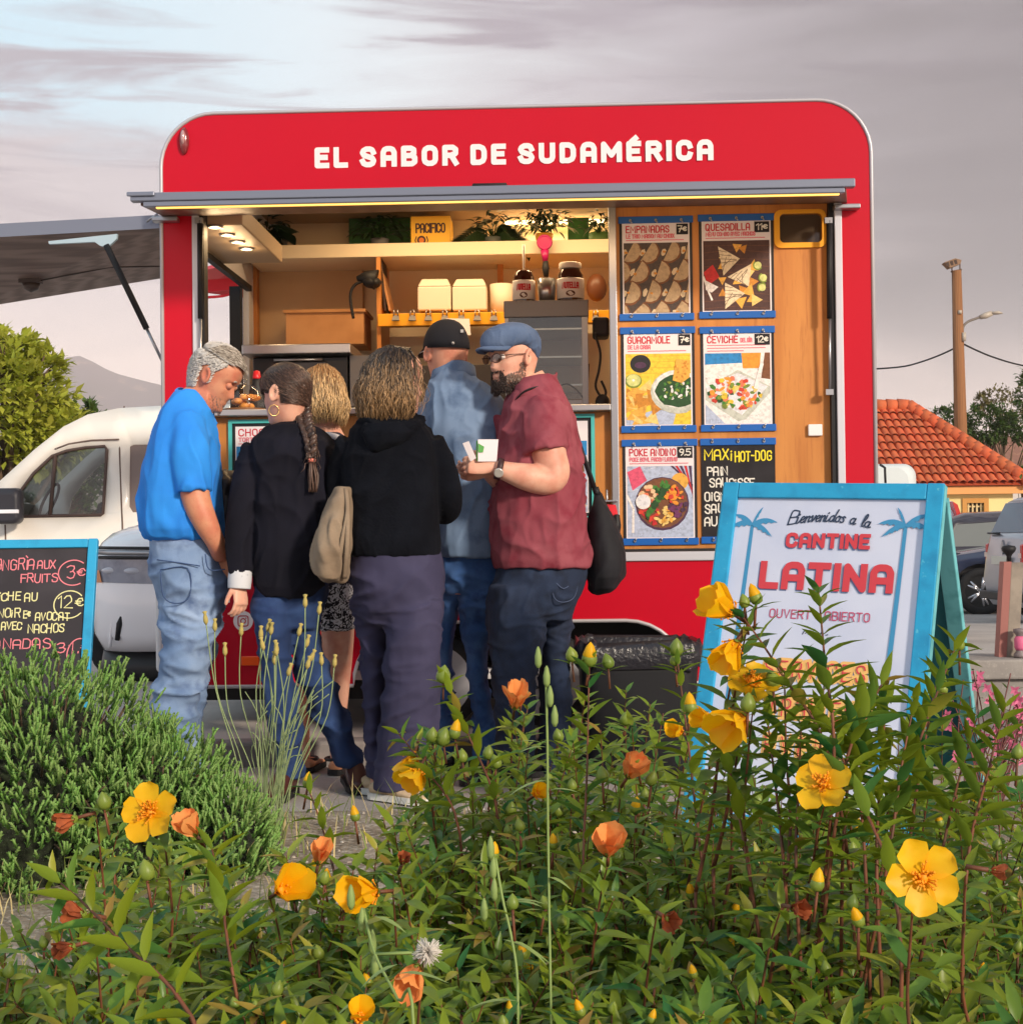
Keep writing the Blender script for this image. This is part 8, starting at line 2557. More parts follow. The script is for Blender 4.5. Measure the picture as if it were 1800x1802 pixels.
# cross-body bag behind him
blackc = cm('bag_cloth', 18, 18, 24, rough=.8, var=(8, lin((30, 30, 38)), .4, .7), bump=(90, .3, .003))
dg_ = 5.86
g = MB()
sil(g, [(868, 1046, 1056, .02), (885, 1042, 1066, .05), (915, 1036, 1080, .09), (950, 1030, 1094, .12), (985, 1027, 1101, .13), (1015, 1030, 1098, .12), (1035, 1040, 1086, .09), (1044, 1050, 1074, .05)], dg_)
me = fuse(g, 'sack', blackc, .006, 3, [(.018, (10, 10, 5), True), (.006, (24, 24, 16), False)], 9)
bs = at(1063, 1044, dg_)
th2 = thing('crossbody_bag', 'black cloth sack bag hanging on a thin strap behind the man in the flat cap', 'bag', (bs.x, dg_, bs.z))
part('sack', me, th2)
g = MB().tube(curve3([at(908, 706, d - .11), at(925, 688, d - .135), at(955, 683, d - .11), at(985, 706, d - .05), at(1008, 750, d - .01), at(1022, 790, dg_ - .03), at(1036, 830, dg_ - .03), at(1049, 868, dg_)], 6), .010, 6, flat=.3)
g.tube([at(1047, 858, dg_ - .01), at(1052, 872, dg_ - .01)], .014, 8); g.build('strap', black_rub, th2)
# red and black cloth under the hook plate
g = MB(); q = TM @ tp(1076, 888, -.02); dq = q.y
sil(g, [(888, 1064, 1084, .015), (910, 1060, 1088, .03), (940, 1058, 1092, .035), (966, 1062, 1090, .02)], dq)
me = fuse(g, 'hanging_cloth', cm('cloth_red', 196, 40, 52, rough=.9), .005, 2, [(.012, (20, 20, 8), True)], 2)
th2 = thing('hanging_cloth', 'red and black cloth hanging from the hook plate beside the poke poster', 'cloth', at(1076, 966, dq)); part('red_fabric', me, th2)
g = MB(); sil(g, [(905, 1080, 1090, .02, -.03), (925, 1076, 1093, .025, -.035), (945, 1072, 1090, .02, -.035)], dq); part('black_panel', fuse(g, 'black_panel', black_rub, .004, 1), th2)
# ------------------------------------------------------------------ trees and shrubs behind
def tree(name, label, base, crowns, trunk_r, leaf, m, bark, n, cat='tree', group=None, sd=0, limbs=7, droop=.2):
    """crowns: (centre, rx, ry, rz, share)"""
    rn = random.Random(sd); base = V(base)
    t = thing(name, label, cat, base, group)
    g = MB(); top = V(crowns[0][0])
    sp = [base, base.lerp(top, .35) + V((rn.uniform(-.1, .1), 0, 0)), base.lerp(top, .75), top]
    g.tube(curve3(sp, 4), [trunk_r * (1 - .8 * k / 12) for k in range(13)], 9)
    for c in crowns:
        for k in range(limbs):
            a = rn.uniform(0, 6.28); e = V(c[0]) + V((math.cos(a) * c[1] * .75, math.sin(a) * c[2] * .75, rn.uniform(-.5, .8) * c[3]))
            st = base.lerp(top, rn.uniform(.35, .9)); g.tube(curve3([st, st.lerp(e, .5) + V((0, 0, .1 * c[3])), e], 4), [trunk_r * .4 * (1 - .85 * q / 8) for q in range(9)], 5)
    g.build('trunk', bark, t)
    g = MB()
    for c, rx, ry, rz, sh in crowns:
        c = V(c); N_ = int(n * sh); ncl = max(12, N_ // 26)
        for _ in range(ncl):
            while True:
                u = V((rn.uniform(-1, 1), rn.uniform(-1, 1), rn.uniform(-1, 1)))
                if .25 < u.length < 1: break
            u = u.normalized() * (u.length ** .35) * (1 + .16 * noise.noise(u * 2.3 + V((sd, 0, 0))))
            p0 = c + V((u.x * rx, u.y * ry, u.z * rz)); cs = .13 * (rx + rz) / 2 * rn.uniform(.5, 1.1)
            for _k in range(26):
                p = p0 + V((rn.gauss(0, cs), rn.gauss(0, cs), rn.gauss(0, cs * .8)))
                d_ = (V((u.x, u.y, u.z * .6 + .25)) + V((rn.uniform(-1, 1), rn.uniform(-1, 1), rn.uniform(-1, 1))) * .8).normalized()
                leafmesh(g, p, d_, (rn.uniform(-.4, .4), rn.uniform(-.4, .4), 1), leaf * rn.uniform(.6, 1.3), leaf * .55 * rn.uniform(.7, 1.2), 0, droop, .2, 2)
    g.build('crown', m, t, recalc=False)
    return t


bark = cm('bark', 92, 74, 58, rough=.95, bump=(18, .8, .02))
leaf_y = cm('leaf_sunny', 204, 204, 80, rough=.5, hueisl=lin((150, 162, 58)), island=.35, translucent=.35)
leaf_m = cm('leaf_mid', 86, 108, 44, rough=.55, hueisl=lin((56, 84, 38)), island=.3, translucent=.25)
leaf_o = cm('leaf_olive', 128, 118, 66, rough=.6, hueisl=lin((102, 98, 52)), island=.3, translucent=.25)
Yt = 21.0
K = ppm(Yt)
C_ = lambda px, py, Y: at(px, py, Y)
tree('broadleaf_tree', 'leafy yellow-green tree rising behind the white van at the left edge', V((C_(20, 900, Yt).x, Yt, gz(Yt))),
     [(C_(10, 720, Yt), 105 / K, 1.0, 110 / K, .5), (C_(22, 628, Yt), 42 / K, .5, 46 / K, .12), (C_(72, 672, Yt), 34 / K, .4, 54 / K, .10), (C_(-60, 700, Yt), 90 / K, 1.0, 120 / K, .2), (C_(95, 770, Yt), 62 / K, .6, 60 / K, .16)], .16, .17, leaf_y, bark, 6800, sd=3)
tree('broadleaf_tree', 'lower green shrub tree seen through the cab window of the white van', V((C_(135, 900, 24).x, 24, gz(24))),
     [(C_(120, 800, 24), .75, .8, .75, .6), (C_(60, 850, 24), .9, .8, .6, .3), (C_(150, 735, 24), .22, .3, .2, .06), (C_(190, 860, 24), .6, .8, .5, .2)], .1, .15, leaf_m, bark, 4500, sd=5)
Yb2 = 52
tree('round_bush', 'dense dark green bush just left of the wooden pole', V((C_(1665, 790, Yb2).x, Yb2, gz(Yb2) + .2)), [(C_(1672, 748, Yb2), .75, .8, .6, .7), (C_(1648, 760, Yb2), .4, .5, .3, .25)], .08, .16, leaf_m, bark, 2200, 'bush', 'dark bushes beyond the tiled roof', sd=8)
tree('round_bush', 'wide dark green bush right of the wooden pole beyond the roof', V((C_(1740, 790, Yb2).x, Yb2, gz(Yb2) + .2)), [(C_(1735, 746, Yb2), 1.0, .9, .62, .7), (C_(1780, 756, Yb2), .7, .7, .45, .4)], .08, .16, leaf_m, bark, 3400, 'bush', 'dark bushes beyond the tiled roof', sd=9)
tree('olive_tree', 'pale olive coloured sparse tree above the dark bushes on the right', V((C_(1775, 790, 58).x, 58, gz(58))), [(C_(1760, 712, 58), 1.1, .8, .55, .6), (C_(1800, 720, 58), 1.0, .8, .8, .5), (C_(1728, 704, 58), .3, .3, .2, .08)], .09, .15, leaf_o, bark, 1500, sd=12)
tree('broadleaf_tree', 'dark tree cut by the right edge above the parked people carrier', V((C_(1830, 800, 36).x, 36, gz(36))), [(C_(1832, 690, 36), .5, .6, .65, .5), (C_(1850, 780, 36), .6, .7, .9, .4)], .1, .15, leaf_m, bark, 2500, sd=14)
tree('round_bush', 'small green shrub beside the end of the tiled eaves', V((C_(1796, 880, 42).x, 42, gz(42))), [(C_(1800, 842, 42), .35, .5, .3, 1)], .05, .14, leaf_m, bark, 500, 'bush', None, sd=15)

# ------------------------------------------------------------------ juniper mound on the left
jd = 4.25
needle = cm('needle_green', 88, 130, 62, rough=.5, island=.35, translucent=.3)
needle_t = cm('needle_tip', 168, 200, 118, rough=.5, hueisl=lin((124, 170, 84)), island=.25, translucent=.35)
rn = random.Random(21)
jt = thing('juniper_bush', 'broad mound of juniper with upright needly shoots in the left foreground', 'shrub', (at(130, 1500, jd).x, jd, 0))
g = MB(); stems_ = MB()
kj = ppm(jd)
lobes = [(at(60, 1470, jd), 250 / kj, .55, 300 / kj), (at(250, 1520, jd), 175 / kj, .42, 235 / kj), (at(-150, 1440, jd + .1), 240 / kj, .55, 300 / kj), (at(395, 1530, jd - .1), 80 / kj, .25, 140 / kj)]


def shoot(p, d_, ln):
    d_ = d_.normalized(); x = d_.orthogonal().normalized(); y = d_.cross(x)
    k = int(ln / .0052)
    for i in range(k):
        t = i / k; a = i * 2.4; q = p + d_ * (ln * t); o = x * math.cos(a) + y * math.sin(a); L_ = .014 * (1 - .35 * t); w = .0036
        dd = (o * .8 + d_ * .75).normalized(); s_ = dd.cross(d_).normalized() * w
        g.add([q + s_, q - s_, q + dd * L_], [(0, 1, 2)], 1 if t > .42 else 0)
    g.tube([p, p + d_ * ln], [.004, .003], 3, 1)


cnt = 0
for (c, rx, ry, rz), n_ in zip(lobes, (1750, 1000, 700, 420)):
    for _ in range(n_):
        a = rn.uniform(-math.pi, .25 * math.pi) if rn.random() < .85 else rn.uniform(0, 6.28); e = rn.uniform(-.35, 1)
        u = V((math.cos(a) * math.sqrt(1 - e * e), math.sin(a) * math.sqrt(1 - e * e), e))
        k = 1 + .12 * noise.noise(u * 3.1 + c) + .12 * noise.noise(u * 7 + c)
        if noise.noise(u * 8 - c) < -.22 and rn.random() < .8: continue
        k *= rn.uniform(.82, 1.0) if rn.random() < .6 else rn.uniform(.93, 1.05)
        p = c + V((u.x * rx * k, u.y * ry * k, u.z * rz * k))
        if p.z < .02: continue
        d_ = V((u.x * .55 + rn.uniform(-.3, .3), u.y * .6 + rn.uniform(-.3, .3), .75 + rn.uniform(-.2, .3)))
        for _s in range(2): shoot(p + V((rn.gauss(0, .012), rn.gauss(0, .012), rn.gauss(0, .01))), d_ + V((rn.uniform(-.3, .3), rn.uniform(-.3, .3), 0)), rn.uniform(.028, .058))
        if rn.random() < .10: stems_.tube(curve3([c + V((u.x * rx * .2, u.y * ry * .2, -rz * .3)), c + V((u.x * rx * .6, u.y * ry * .6, u.z * rz * .45)), p], 3), [.007, .006, .005, .004, .004, .003, .002], 4)
g.build('foliage', [needle, needle_t], jt, recalc=False); stems_.build('stem', bark, jt)
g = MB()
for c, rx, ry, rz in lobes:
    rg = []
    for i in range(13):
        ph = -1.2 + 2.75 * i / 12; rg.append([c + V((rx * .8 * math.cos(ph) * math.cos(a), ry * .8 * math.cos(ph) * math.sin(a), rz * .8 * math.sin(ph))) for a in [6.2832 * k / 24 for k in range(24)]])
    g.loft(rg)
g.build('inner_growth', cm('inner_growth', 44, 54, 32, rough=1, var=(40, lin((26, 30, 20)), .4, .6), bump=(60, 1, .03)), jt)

# ------------------------------------------------------------------ hypericum shrubs in the foreground
leaf_h = cm('leaf_hypericum', 168, 188, 48, rough=.34, two=(50, lin((136, 164, 70)), .6, .85), spec=.45, hueisl=lin((38, 88, 46)), island=.55, translucent=.4)
leaf_r = cm('leaf_bronze', 168, 134, 62, rough=.4, hueisl=lin((140, 150, 52)), island=.3, translucent=.3)
stem_h = cm('stem_red', 122, 72, 48, rough=.6, var=(30, lin((78, 52, 38)), .4, .7))
petal = cm('petal_yellow', 250, 190, 8, rough=.5, var=(40, lin((252, 206, 30)), .4, .7), translucent=.4)
petal_o = cm('petal_faded', 244, 168, 96, rough=.7, var=(45, lin((226, 116, 60)), .45, .7), translucent=.3)
petal_b = cm('petal_brown', 176, 92, 50, rough=.8, var=(60, lin((128, 62, 36)), .4, .65), translucent=.2)
bud_g = cm('bud_green', 124, 140, 54, rough=.45, var=(30, lin((98, 120, 44)), .4, .7))
anther = cm('anther', 236, 150, 12, rough=.6)


def petal_at(g, c, ax, out_, L_, W_, cup, mi=0, seg=6, cr_=0.0, rn=random):
    """broad rounded petal from c; out_ = direction outwards, ax = flower axis"""
    s_ = out_.cross(ax).normalized(); rows_ = []
    for i in range(seg + 1):
        t = i / seg; w = W_ * .5 * (.16 + .84 * math.sin(math.pi * (t * .62 + .02)) ** .8) * (1 if t < .8 else (1 - ((t - .8) / .2) ** 2 * .55))
        ang = cup * (1 - .75 * t)
        q = c + out_ * (L_ * t) + ax * (L_ * (math.sin(cup) * t - .35 * math.sin(cup) * t * t))
        r_ = []
        for j in range(5):
            v = (j - 2) / 2; r_.append(q + s_ * (w * v) + ax * (.10 * W_ * v * v * (.4 + t) + (cr_ * rn.uniform(-1, 1) * L_ * .5)) + out_ * (-.06 * L_ * v * v if t > .8 else 0) + out_ * (cr_ * rn.uniform(-1, 1) * L_ * .3))
        rows_.append(r_)
    g.loft(rows_, mi, caps=False, closed=False)


def flower(parent, c, ax, size, kind='open', sd=0, label=None):
    rn = random.Random(sd); ax = V(ax).normalized(); x = ax.orthogonal().normalized(); x = Matrix.Rotation(rn.uniform(0, 6.28), 3, ax) @ x
    g = MB(); m = {'open': petal, 'half': petal, 'faded': petal_o, 'brown': petal_b}[kind]
    n = 5 if kind in ('open', 'faded', 'half') else 5
    for k in range(n):
        o = Matrix.Rotation(2 * math.pi * k / n + rn.uniform(-.12, .12), 3, ax) @ x
        cup = {'open': .32, 'half': 1.0, 'faded': 1.15, 'brown': 1.35}[kind] + rn.uniform(-.12, .12)
        L_ = size * .5 * rn.uniform(.92, 1.08)
        if kind in ('open',): petal_at(g, c, ax, (o * math.cos(.12) + ax * .0).normalized(), L_, L_ * .86, cup, cr_=.055, rn=rn)
        else: petal_at(g, c, (ax * .35 + o).normalized() if kind == 'brown' else ax, (o * math.cos(cup) + ax * math.sin(cup)).normalized(), L_ * (1.05 if kind != 'brown' else .9), L_ * (.85 if kind != 'brown' else .6), .25, cr_=.06 if kind == 'half' else .14, rn=rn)
    fo = g.build('flower', m, parent, label=label, recalc=False)
    g = MB(); g.ell(c + ax * .004, size * .06, size * .06, size * .08)
    if kind in ('open', 'half'):
        for k in range(34):
            o = Matrix.Rotation(rn.uniform(0, 6.28), 3, ax) @ x; e = c + ax * (size * rn.uniform(.12, .2)) + o * (size * rn.uniform(.05, .2)); g.tube([c + o * size * .03, e], .0006, 3); g.ell(e, .0013, .0013, .0013, 0, 5, 4)
    g.build('stamens', anther if kind in ('open', 'half') else bud_g, fo)
    g = MB()
    for k in range(5):
        o = Matrix.Rotation(2 * math.pi * (k + .5) / 5, 3, ax) @ x; leafmesh(g, c - ax * .003, o + ax * (.15 if kind == 'open' else .8), ax, size * .2, size * .13, 0, -.2, .3, 3)
    g.build('sepals', bud_g, fo, recalc=False)


def bud(parent, p, d_, r_, tip=False):
    d_ = V(d_).normalized(); M = V((0, 0, 1)).rotation_difference(d_).to_matrix().to_4x4(); g = MB()
    g.lathe([(.2 * r_, -1.0 * r_), (.75 * r_, -.8 * r_), (1.0 * r_, -.2 * r_), (.92 * r_, .4 * r_), (.55 * r_, 1.05 * r_), (.12 * r_, 1.5 * r_), (0, 1.6 * r_)], p, 10, 0, M)
    b = g.build('bud', bud_g, parent)
    if tip: MB().lathe([(.9 * r_, .2 * r_), (.86 * r_, .7 * r_), (.5 * r_, 1.7 * r_), (0, 2.3 * r_)], p, 10, 0, M).build('petal_tip', petal, b)


def top_y(px):
    tab = [(-100, 1600), (0, 1640), (60, 1600), (120, 1500), (200, 1440), (300, 1430), (370, 1470), (440, 1530), (500, 1480), (560, 1450), (630, 1470), (700, 1400), (740, 1300), (800, 1235), (870, 1260), (930, 1220), (1000, 1220), (1080, 1210), (1150, 1190), (1220, 1230), (1300, 1300), (1400, 1260), (1500, 1250), (1580, 1240), (1660, 1200), (1720, 1280), (1800, 1330), (1950, 1340)]
    return np.interp(px, [t[0] for t in tab], [t[1] for t in tab])


def stem_plant(gs, gl, base, tip, r0, rn, lf=.045, start=.3, bend=None, pairs=None, bronze=.1):
    base, tip = V(base), V(tip); Ln = (tip - base).length
    mid = base.lerp(tip, .55) + (V(bend) if bend else V((rn.uniform(-.03, .03), rn.uniform(-.03, .03), .03 * Ln)))
    P = curve3([base, base.lerp(mid, .5) + V((rn.uniform(-.015, .015), rn.uniform(-.015, .015), 0)), mid, mid.lerp(tip, .55) + V((0, 0, .012)), tip], 5); n = len(P)
    gs.tube(P, [r0 * (1 - .72 * i / (n - 1)) for i in range(n)], 5)
    np_ = pairs or max(5, int(Ln * (1 - start) / .026)); a0 = rn.uniform(0, 6.28)
    for k in range(np_):
        t = start + (1 - start) * (k + .5) / np_; f = t * (n - 1); i = min(n - 2, int(f)); p = P[i].lerp(P[i + 1], f - i); td = (P[i + 1] - P[i]).normalized()
        x = td.orthogonal().normalized(); a = a0 + k * 1.571 + rn.uniform(-.3, .3)
        sz = lf * (.62 + .5 * math.sin(math.pi * min(1, .25 + .75 * (k + 1) / np_))) * rn.uniform(.8, 1.2)
        for q in (0, math.pi):
            o = Matrix.Rotation(a + q, 3, td) @ x
            d_ = (o * .95 + td * (.30 + .5 * (k / np_) ** 2) + V((0, 0, rn.uniform(-.1, .15)))).normalized()
            leafmesh(gl, p, d_, td + V((0, 0, .4)), sz, sz * .29 * rn.uniform(.85, 1.15), 1 if (k > np_ - 3 and rn.random() < .1) or rn.random() < bronze * .12 else 0, .22 * rn.uniform(.4, 1.6), .35, 4)
    return P


SH = [  # label, px range, stems, seed
    ('low leafy hypericum with the broad yellow flower and wilted blooms beside the juniper', -80, 420, 58, 1),
    ('sparse hypericum with a folded yellow bloom in front of the gravel gap', 420, 700, 44, 2),
    ('bushy hypericum with faded orange blooms in front of the men at the counter', 700, 1010, 62, 3),
    ('upright hypericum with a tall bud tipped stem before the litter bin', 1010, 1240, 56, 4),
    ('tall hypericum arching across the sandwich board with yellow clusters on the left', 1240, 1490, 58, 5),
    ('dark leafed hypericum with the large five petal flower near the lower right', 1490, 1740, 52, 6),
    ('shaded hypericum at the right edge beneath the pink flower spikes', 1740, 1960, 26, 7)]
FL = {  # explicit blooms: px, py, depth, size px, kind, axis
    0: [(268, 1432, 1.62, 112, 'open', (-.25, -.9, .35)), (135, 1440, 1.62, 60, 'brown', (-.8, -.3, -.2)), (345, 1470, 1.6, 66, 'faded', (-.3, -.5, .7)), (150, 1610, 1.45, 64, 'brown', (-.7, -.3, .2)), (130, 1665, 1.4, 56, 'brown', (-.6, -.4, -.1)), (630, 1795, 1.2, 60, 'half', (.2, -.6, .7))],
    1: [(490, 1570, 1.6, 92, 'half', (.5, -.6, .4)), (560, 1520, 1.8, 58, 'faded', (.2, -.4, .8)), (665, 1570, 1.55, 90, 'half', (-.6, -.6, .1)), (708, 1520, 1.6, 44, 'brown', (.2, -.5, .5)), (735, 1700, 1.35, 84, 'faded', (-.2, -.6, -.3))],
    2: [(905, 1247, 2.3, 66, 'faded', (.1, -.5, .7)), (730, 1325, 2.1, 74, 'half', (-.2, -.4, -.7)), (738, 1352, 2.05, 60, 'half', (-.3, -.5, -.5)), (940, 1400, 2.0, 40, 'half', (.3, -.5, .3))],
    3: [(1104, 1368, 1.9, 66, 'faded', (.3, -.5, .6)), (1070, 1505, 1.6, 84, 'faded', (.0, -.6, .6)), (1170, 1615, 1.45, 60, 'brown', (.2, -.7, .0)), (1200, 1290, 2.0, 44, 'half', (-.5, -.5, .3))],
    4: [(1292, 1082, 1.62, 84, 'half', (-.75, -.3, .5)), (1296, 1128, 1.62, 76, 'half', (-.5, -.5, -.6)), (1322, 1205, 1.66, 100, 'open', (.1, -.65, .75)), (1308, 1258, 1.62, 92, 'half', (-.6, -.6, -.4)), (1450, 1382, 1.5, 112, 'open', (-.3, -.65, .45)), (1396, 1598, 1.4, 58, 'brown', (.3, -.8, .1)), (1250, 1270, 1.8, 50, 'half', (-.5, -.4, .2))],
    5: [(1622, 1545, 1.22, 140, 'open', (.02, -.97, .2)), (1742, 1532, 1.3, 44, 'brown', (.9, -.3, -.1))], 6: []}
BD = {0: [(183, 1412, 1.62, 13), (258, 1535, 1.5, 15)], 1: [(541, 1378, 2.0, 9), (625, 1437, 1.9, 9), (902, 1590, 1.4, 11), (868, 1505, 1.5, 11)],
      2: [(780, 1190, 2.25, 13), (920, 1218, 2.3, 10), (780, 1300, 2.1, 13), (760, 1296, 2.1, 11), (800, 1290, 2.1, 11)],
      3: [(1037, 1160, 2.0, 14), (1006, 1154, 2.0, 11), (1070, 1166, 2.0, 11), (1190, 1142, 2.0, 13), (1188, 1162, 2.0, 10), (1060, 1366, 1.9, 12), (1146, 1372, 1.9, 11), (1120, 1335, 1.9, 11), (1215, 1245, 1.9, 12)],
      4: [(1330, 1052, 1.62, 12), (1310, 1060, 1.62, 10), (1360, 1200, 1.66, 14), (1316, 1240, 1.6, 14), (1438, 1556, 1.4, 13), (1500, 1325, 1.6, 10)],
      5: [(1688, 1135, 1.75, 10), (1500, 1590, 1.4, 11), (1510, 1620, 1.35, 12)], 6: [(1790, 1325, 1.6, 11)]}
TALL = {3: [((1037, 1165, 2.0), (1015, 1640, 1.75)), ((1190, 1150, 2.0), (1230, 1500, 1.85))],
        4: [((1440, 1040, 1.58), (1480, 1300, 1.5)), ((1300, 1075, 1.62), (1480, 1290, 1.55)), ((1440, 1240, 1.6), (1600, 1560, 1.35)), ((1560, 1190, 1.65), (1480, 1300, 1.5)), ((1380, 1180, 1.7), (1400, 1480, 1.55)), ((1345, 1230, 1.7), (1380, 1500, 1.55)), ((1450, 1200, 1.7), (1440, 1450, 1.55)), ((1270, 1300, 1.7), (1320, 1520, 1.6)), ((1510, 1230, 1.7), (1480, 1450, 1.55)), ((1410, 1270, 1.6), (1400, 1500, 1.55))],
        5: [((1685, 1130, 1.75), (1560, 1450, 1.55)), ((1655, 1170, 1.8), (1600, 1420, 1.6)), ((1770, 1240, 1.7), (1690, 1500, 1.5)), ((1560, 1215, 1.7), (1540, 1480, 1.5)), ((1610, 1230, 1.6), (1570, 1500, 1.5)), ((1720, 1260, 1.7), (1650, 1520, 1.5)), ((1500, 1260, 1.6), (1530, 1500, 1.5))], 2: [((782, 1195, 2.25), (900, 1420, 2.05)), ((700, 1290, 2.1), (820, 1420, 2.0))], 0: [((90, 1540, 1.35), (400, 1780, 1.12)), ((370, 1480, 1.6), (400, 1700, 1.45))], 1: [((541, 1384, 2.0), (600, 1560, 1.9))]}
for si, (lab, x0, x1, ns, sd) in enumerate(SH):
    rn = random.Random(100 + sd); bx = at((x0 + x1) / 2, 1600, 1.75)
    t = thing('hypericum_shrub', lab, 'shrub', (bx.x, bx.y, .03), 'hypericum shrubs in the foreground')
    gs, gl = MB(), MB()
    for i in range(int(ns * 2.4)):
        px = rn.uniform(x0 - 15, x1 + 15); ty = top_y(px); q = rn.random() ** .8
        py = ty + 10 + (1890 - ty) * q; dd = 2.45 - 1.15 * (py - 1200) / 690 if py > 1200 else 2.45
        dd = max(1.08, dd * rn.uniform(.94, 1.12)); tip = at(px, py, dd)
        if tip.z < .12: continue
        b_ = V((tip.x * .92 + bx.x * .08 + rn.uniform(-.12, .12), dd + rn.uniform(.0, .28), .03))
        stem_plant(gs, gl, b_, tip, .0023, rn, rn.uniform(.044, .064), .16, None, None, .12)
        if rn.random() < .22: BD[si].append((*(lambda z: (z[0], z[1], dd, rn.uniform(8, 11)))((px, py - 6)),))
    for (tx, ty, td), (b0, b1, bd_) in TALL.get(si, []):
        lo = at(b0, b1, bd_); tp4 = at(tx, ty, td); b_ = V((lo.x * .97 + rn.uniform(-.1, .1), bd_ + rn.uniform(.05, .25), .03))
        stem_plant(gs, gl, b_, tp4, .0030, rn, .047, .22, (lo - b_.lerp(tp4, .55)) * .8, None, .25)
    for k, (px, py, dd, sz, kind, ax) in enumerate(FL[si]):
        c = at(px, py, dd); s_ = sz / ppm(dd); flower(t, c, ax, s_ * (1.0 if kind == 'open' else 1.35), kind, 10 * si + k)
        e = c - V(ax).normalized() * .02; lo = V((c.x * .97 + rn.uniform(-.04, .04), dd + .14, max(.05, c.z - .3)))
        stem_plant(gs, gl, lo, e, .0026, rn, .044, .15, (0, .02, 0), None, .2)
        gs.tube([e, c], .0022, 5); gs.tube([V((lo.x, lo.y + .1, .03)), lo], .0020, 5)
    for px, py, dd, r_ in BD[si][:38]:
        c = at(px, py, dd); bud(t, c, (rn.uniform(-.4, .4), rn.uniform(-.3, .1), 1), r_ / ppm(dd), rn.random() < .25)
        gs.tube([c - V((rn.uniform(-.006, .006), 0, .035)), c - V((0, 0, .006))], .0015, 4)
        if r_ > 9.9:
            for s2 in (-1, 1): leafmesh(gl, c - V((0, 0, .012)), V((s2 * .9, -.3, .5)), (0, 0, 1), .028, .010, 0, .2, .3, 3)
    gs.build('stem', stem_h, t); gl.build('foliage', [leaf_h, leaf_r], t, recalc=False)

# ------------------------------------------------------------------ weeds, wiry seed heads, pink gaura, dry grass
weed_g = cm('weed_green', 128, 150, 84, rough=.6); dry = cm('dry_stem', 178, 170, 112, rough=.8); seedc = cm('seed_head', 176, 160, 92, rough=.8)
t = thing('seed_head_plant', 'clump of thin wiry stems with dry seed heads before the woman with the braid', 'plant', (at(520, 1420, 4.6).x, 4.6, .03))
rn = random.Random(31); gs = MB()
for hx, hy in ((363, 1100), (378, 1112), (396, 1155), (424, 1120), (459, 1125), (470, 1112), (476, 1118), (464, 1145), (486, 1155), (488, 1150), (537, 1070), (561, 1082), (525, 1120), (538, 1140), (545, 1165), (540, 1178), (566, 1172), (588, 1175), (483, 1170), (506, 1190)):
    dd = 4.6 + rn.uniform(-.12, .12); tip = at(hx, hy, dd); b_ = V((at(470 + (hx - 470) * .25 + rn.uniform(-14, 14), 1400, dd).x, dd, .03))
    P = curve3([b_, b_.lerp(tip, .35) + V(((tip.x - b_.x) * -.15, 0, 0)), b_.lerp(tip, .7) + V((rn.uniform(-.03, .03), 0, 0)), tip], 5); gs.tube(P, .0018, 4)
    g = MB(); u = (tip - P[-3]).normalized(); Mx = V((0, 0, 1)).rotation_difference(u).to_matrix().to_4x4()
    g.lathe([(.002, 0), (.0075, .010), (.007, .022), (.004, .032), (.0075, .040), (.002, .042)], tip, 8, 0, Mx); g.build('seed_head', seedc, t)
for k in range(26):
    dd = 4.6 + rn.uniform(-.2, .2); a = at(rn.uniform(455, 500), 1420, dd); b_ = at(rn.uniform(420, 590), rn.uniform(1180, 1330), dd); gs.tube(curve3([V((a.x, dd, .03)), a.lerp(b_, .6) + V((rn.uniform(-.04, .04), 0, .03)), b_], 4), .0018, 3)
gs.build('stem', cm('wiry_green', 142, 160, 112, rough=.7), t)
for px, pts, lab in ((960, ((960, 1175, 1.55), (963, 1300, 1.55), (964, 1440, 1.55), (966, 1580, 1.54), (970, 1830, 1.5)), 'tall pale green weed with a notched bud tip in the middle of the shrubs'),
                     (870, ((872, 1510, 1.45), (884, 1580, 1.44), (900, 1650, 1.43), (910, 1720, 1.42), (912, 1840, 1.4)), 'short pale weed with closed buds leaning beside the tall weed'),
                     (640, ((640, 1600, 1.35), (660, 1680, 1.32), (700, 1760, 1.28), (730, 1840, 1.25)), 'thin weed carrying a fluffy white seed head near the bottom edge')):
    C3 = [at(*q) for q in pts]; t = thing('weed', lab, 'weed', V((C3[-1].x, C3[-1].y, .03)), 'weeds among the hypericum')
    g = MB(); g.tube(curve3(C3 + [V((C3[-1].x, C3[-1].y + .05, .03))], 5), .0014, 6); g.build('stem', weed_g, t)
    g = MB(); tp2 = C3[0]
    for k in range(4): g.lathe([(.0014, -.010), (.0034, -.006), (.0036, .002), (.002, .009), (.0007, .012)], tp2 + V((rn.uniform(-.012, .012), rn.uniform(-.006, .0), -.02 * k + .01)), 8)
    g.build('bud', weed_g, t)
    for k in range(5):
        g = MB(); q = C3[min(k // 2 + 1, len(C3) - 2)]; leafmesh(g, q + V((0, 0, rn.uniform(-.04, .04))), V((rn.choice((-1, 1)), -.4, rn.uniform(-.3, .6))), (0, 0, 1), rn.uniform(.025, .05), .008, 0, .3, .2, 4); g.build('leaf', weed_g, t, recalc=False)
    if px == 640:
        c = at(752, 1676, 1.32); g = MB()
        for k in range(260):
            u = V((rn.gauss(0, 1), rn.gauss(0, 1), rn.gauss(0, 1))).normalized(); g.tube([c, c + u * rn.uniform(.008, .014)], .0004, 3)
        g.build('seed_fluff', cm('fluff', 210, 204, 196, rough=.9), t)
        g = MB().tube([c, C3[1]], .0016, 4); g.build('stalk', weed_g, t)
pink = cm('gaura_pink', 214, 110, 150, rough=.6, translucent=.3, island=.25)
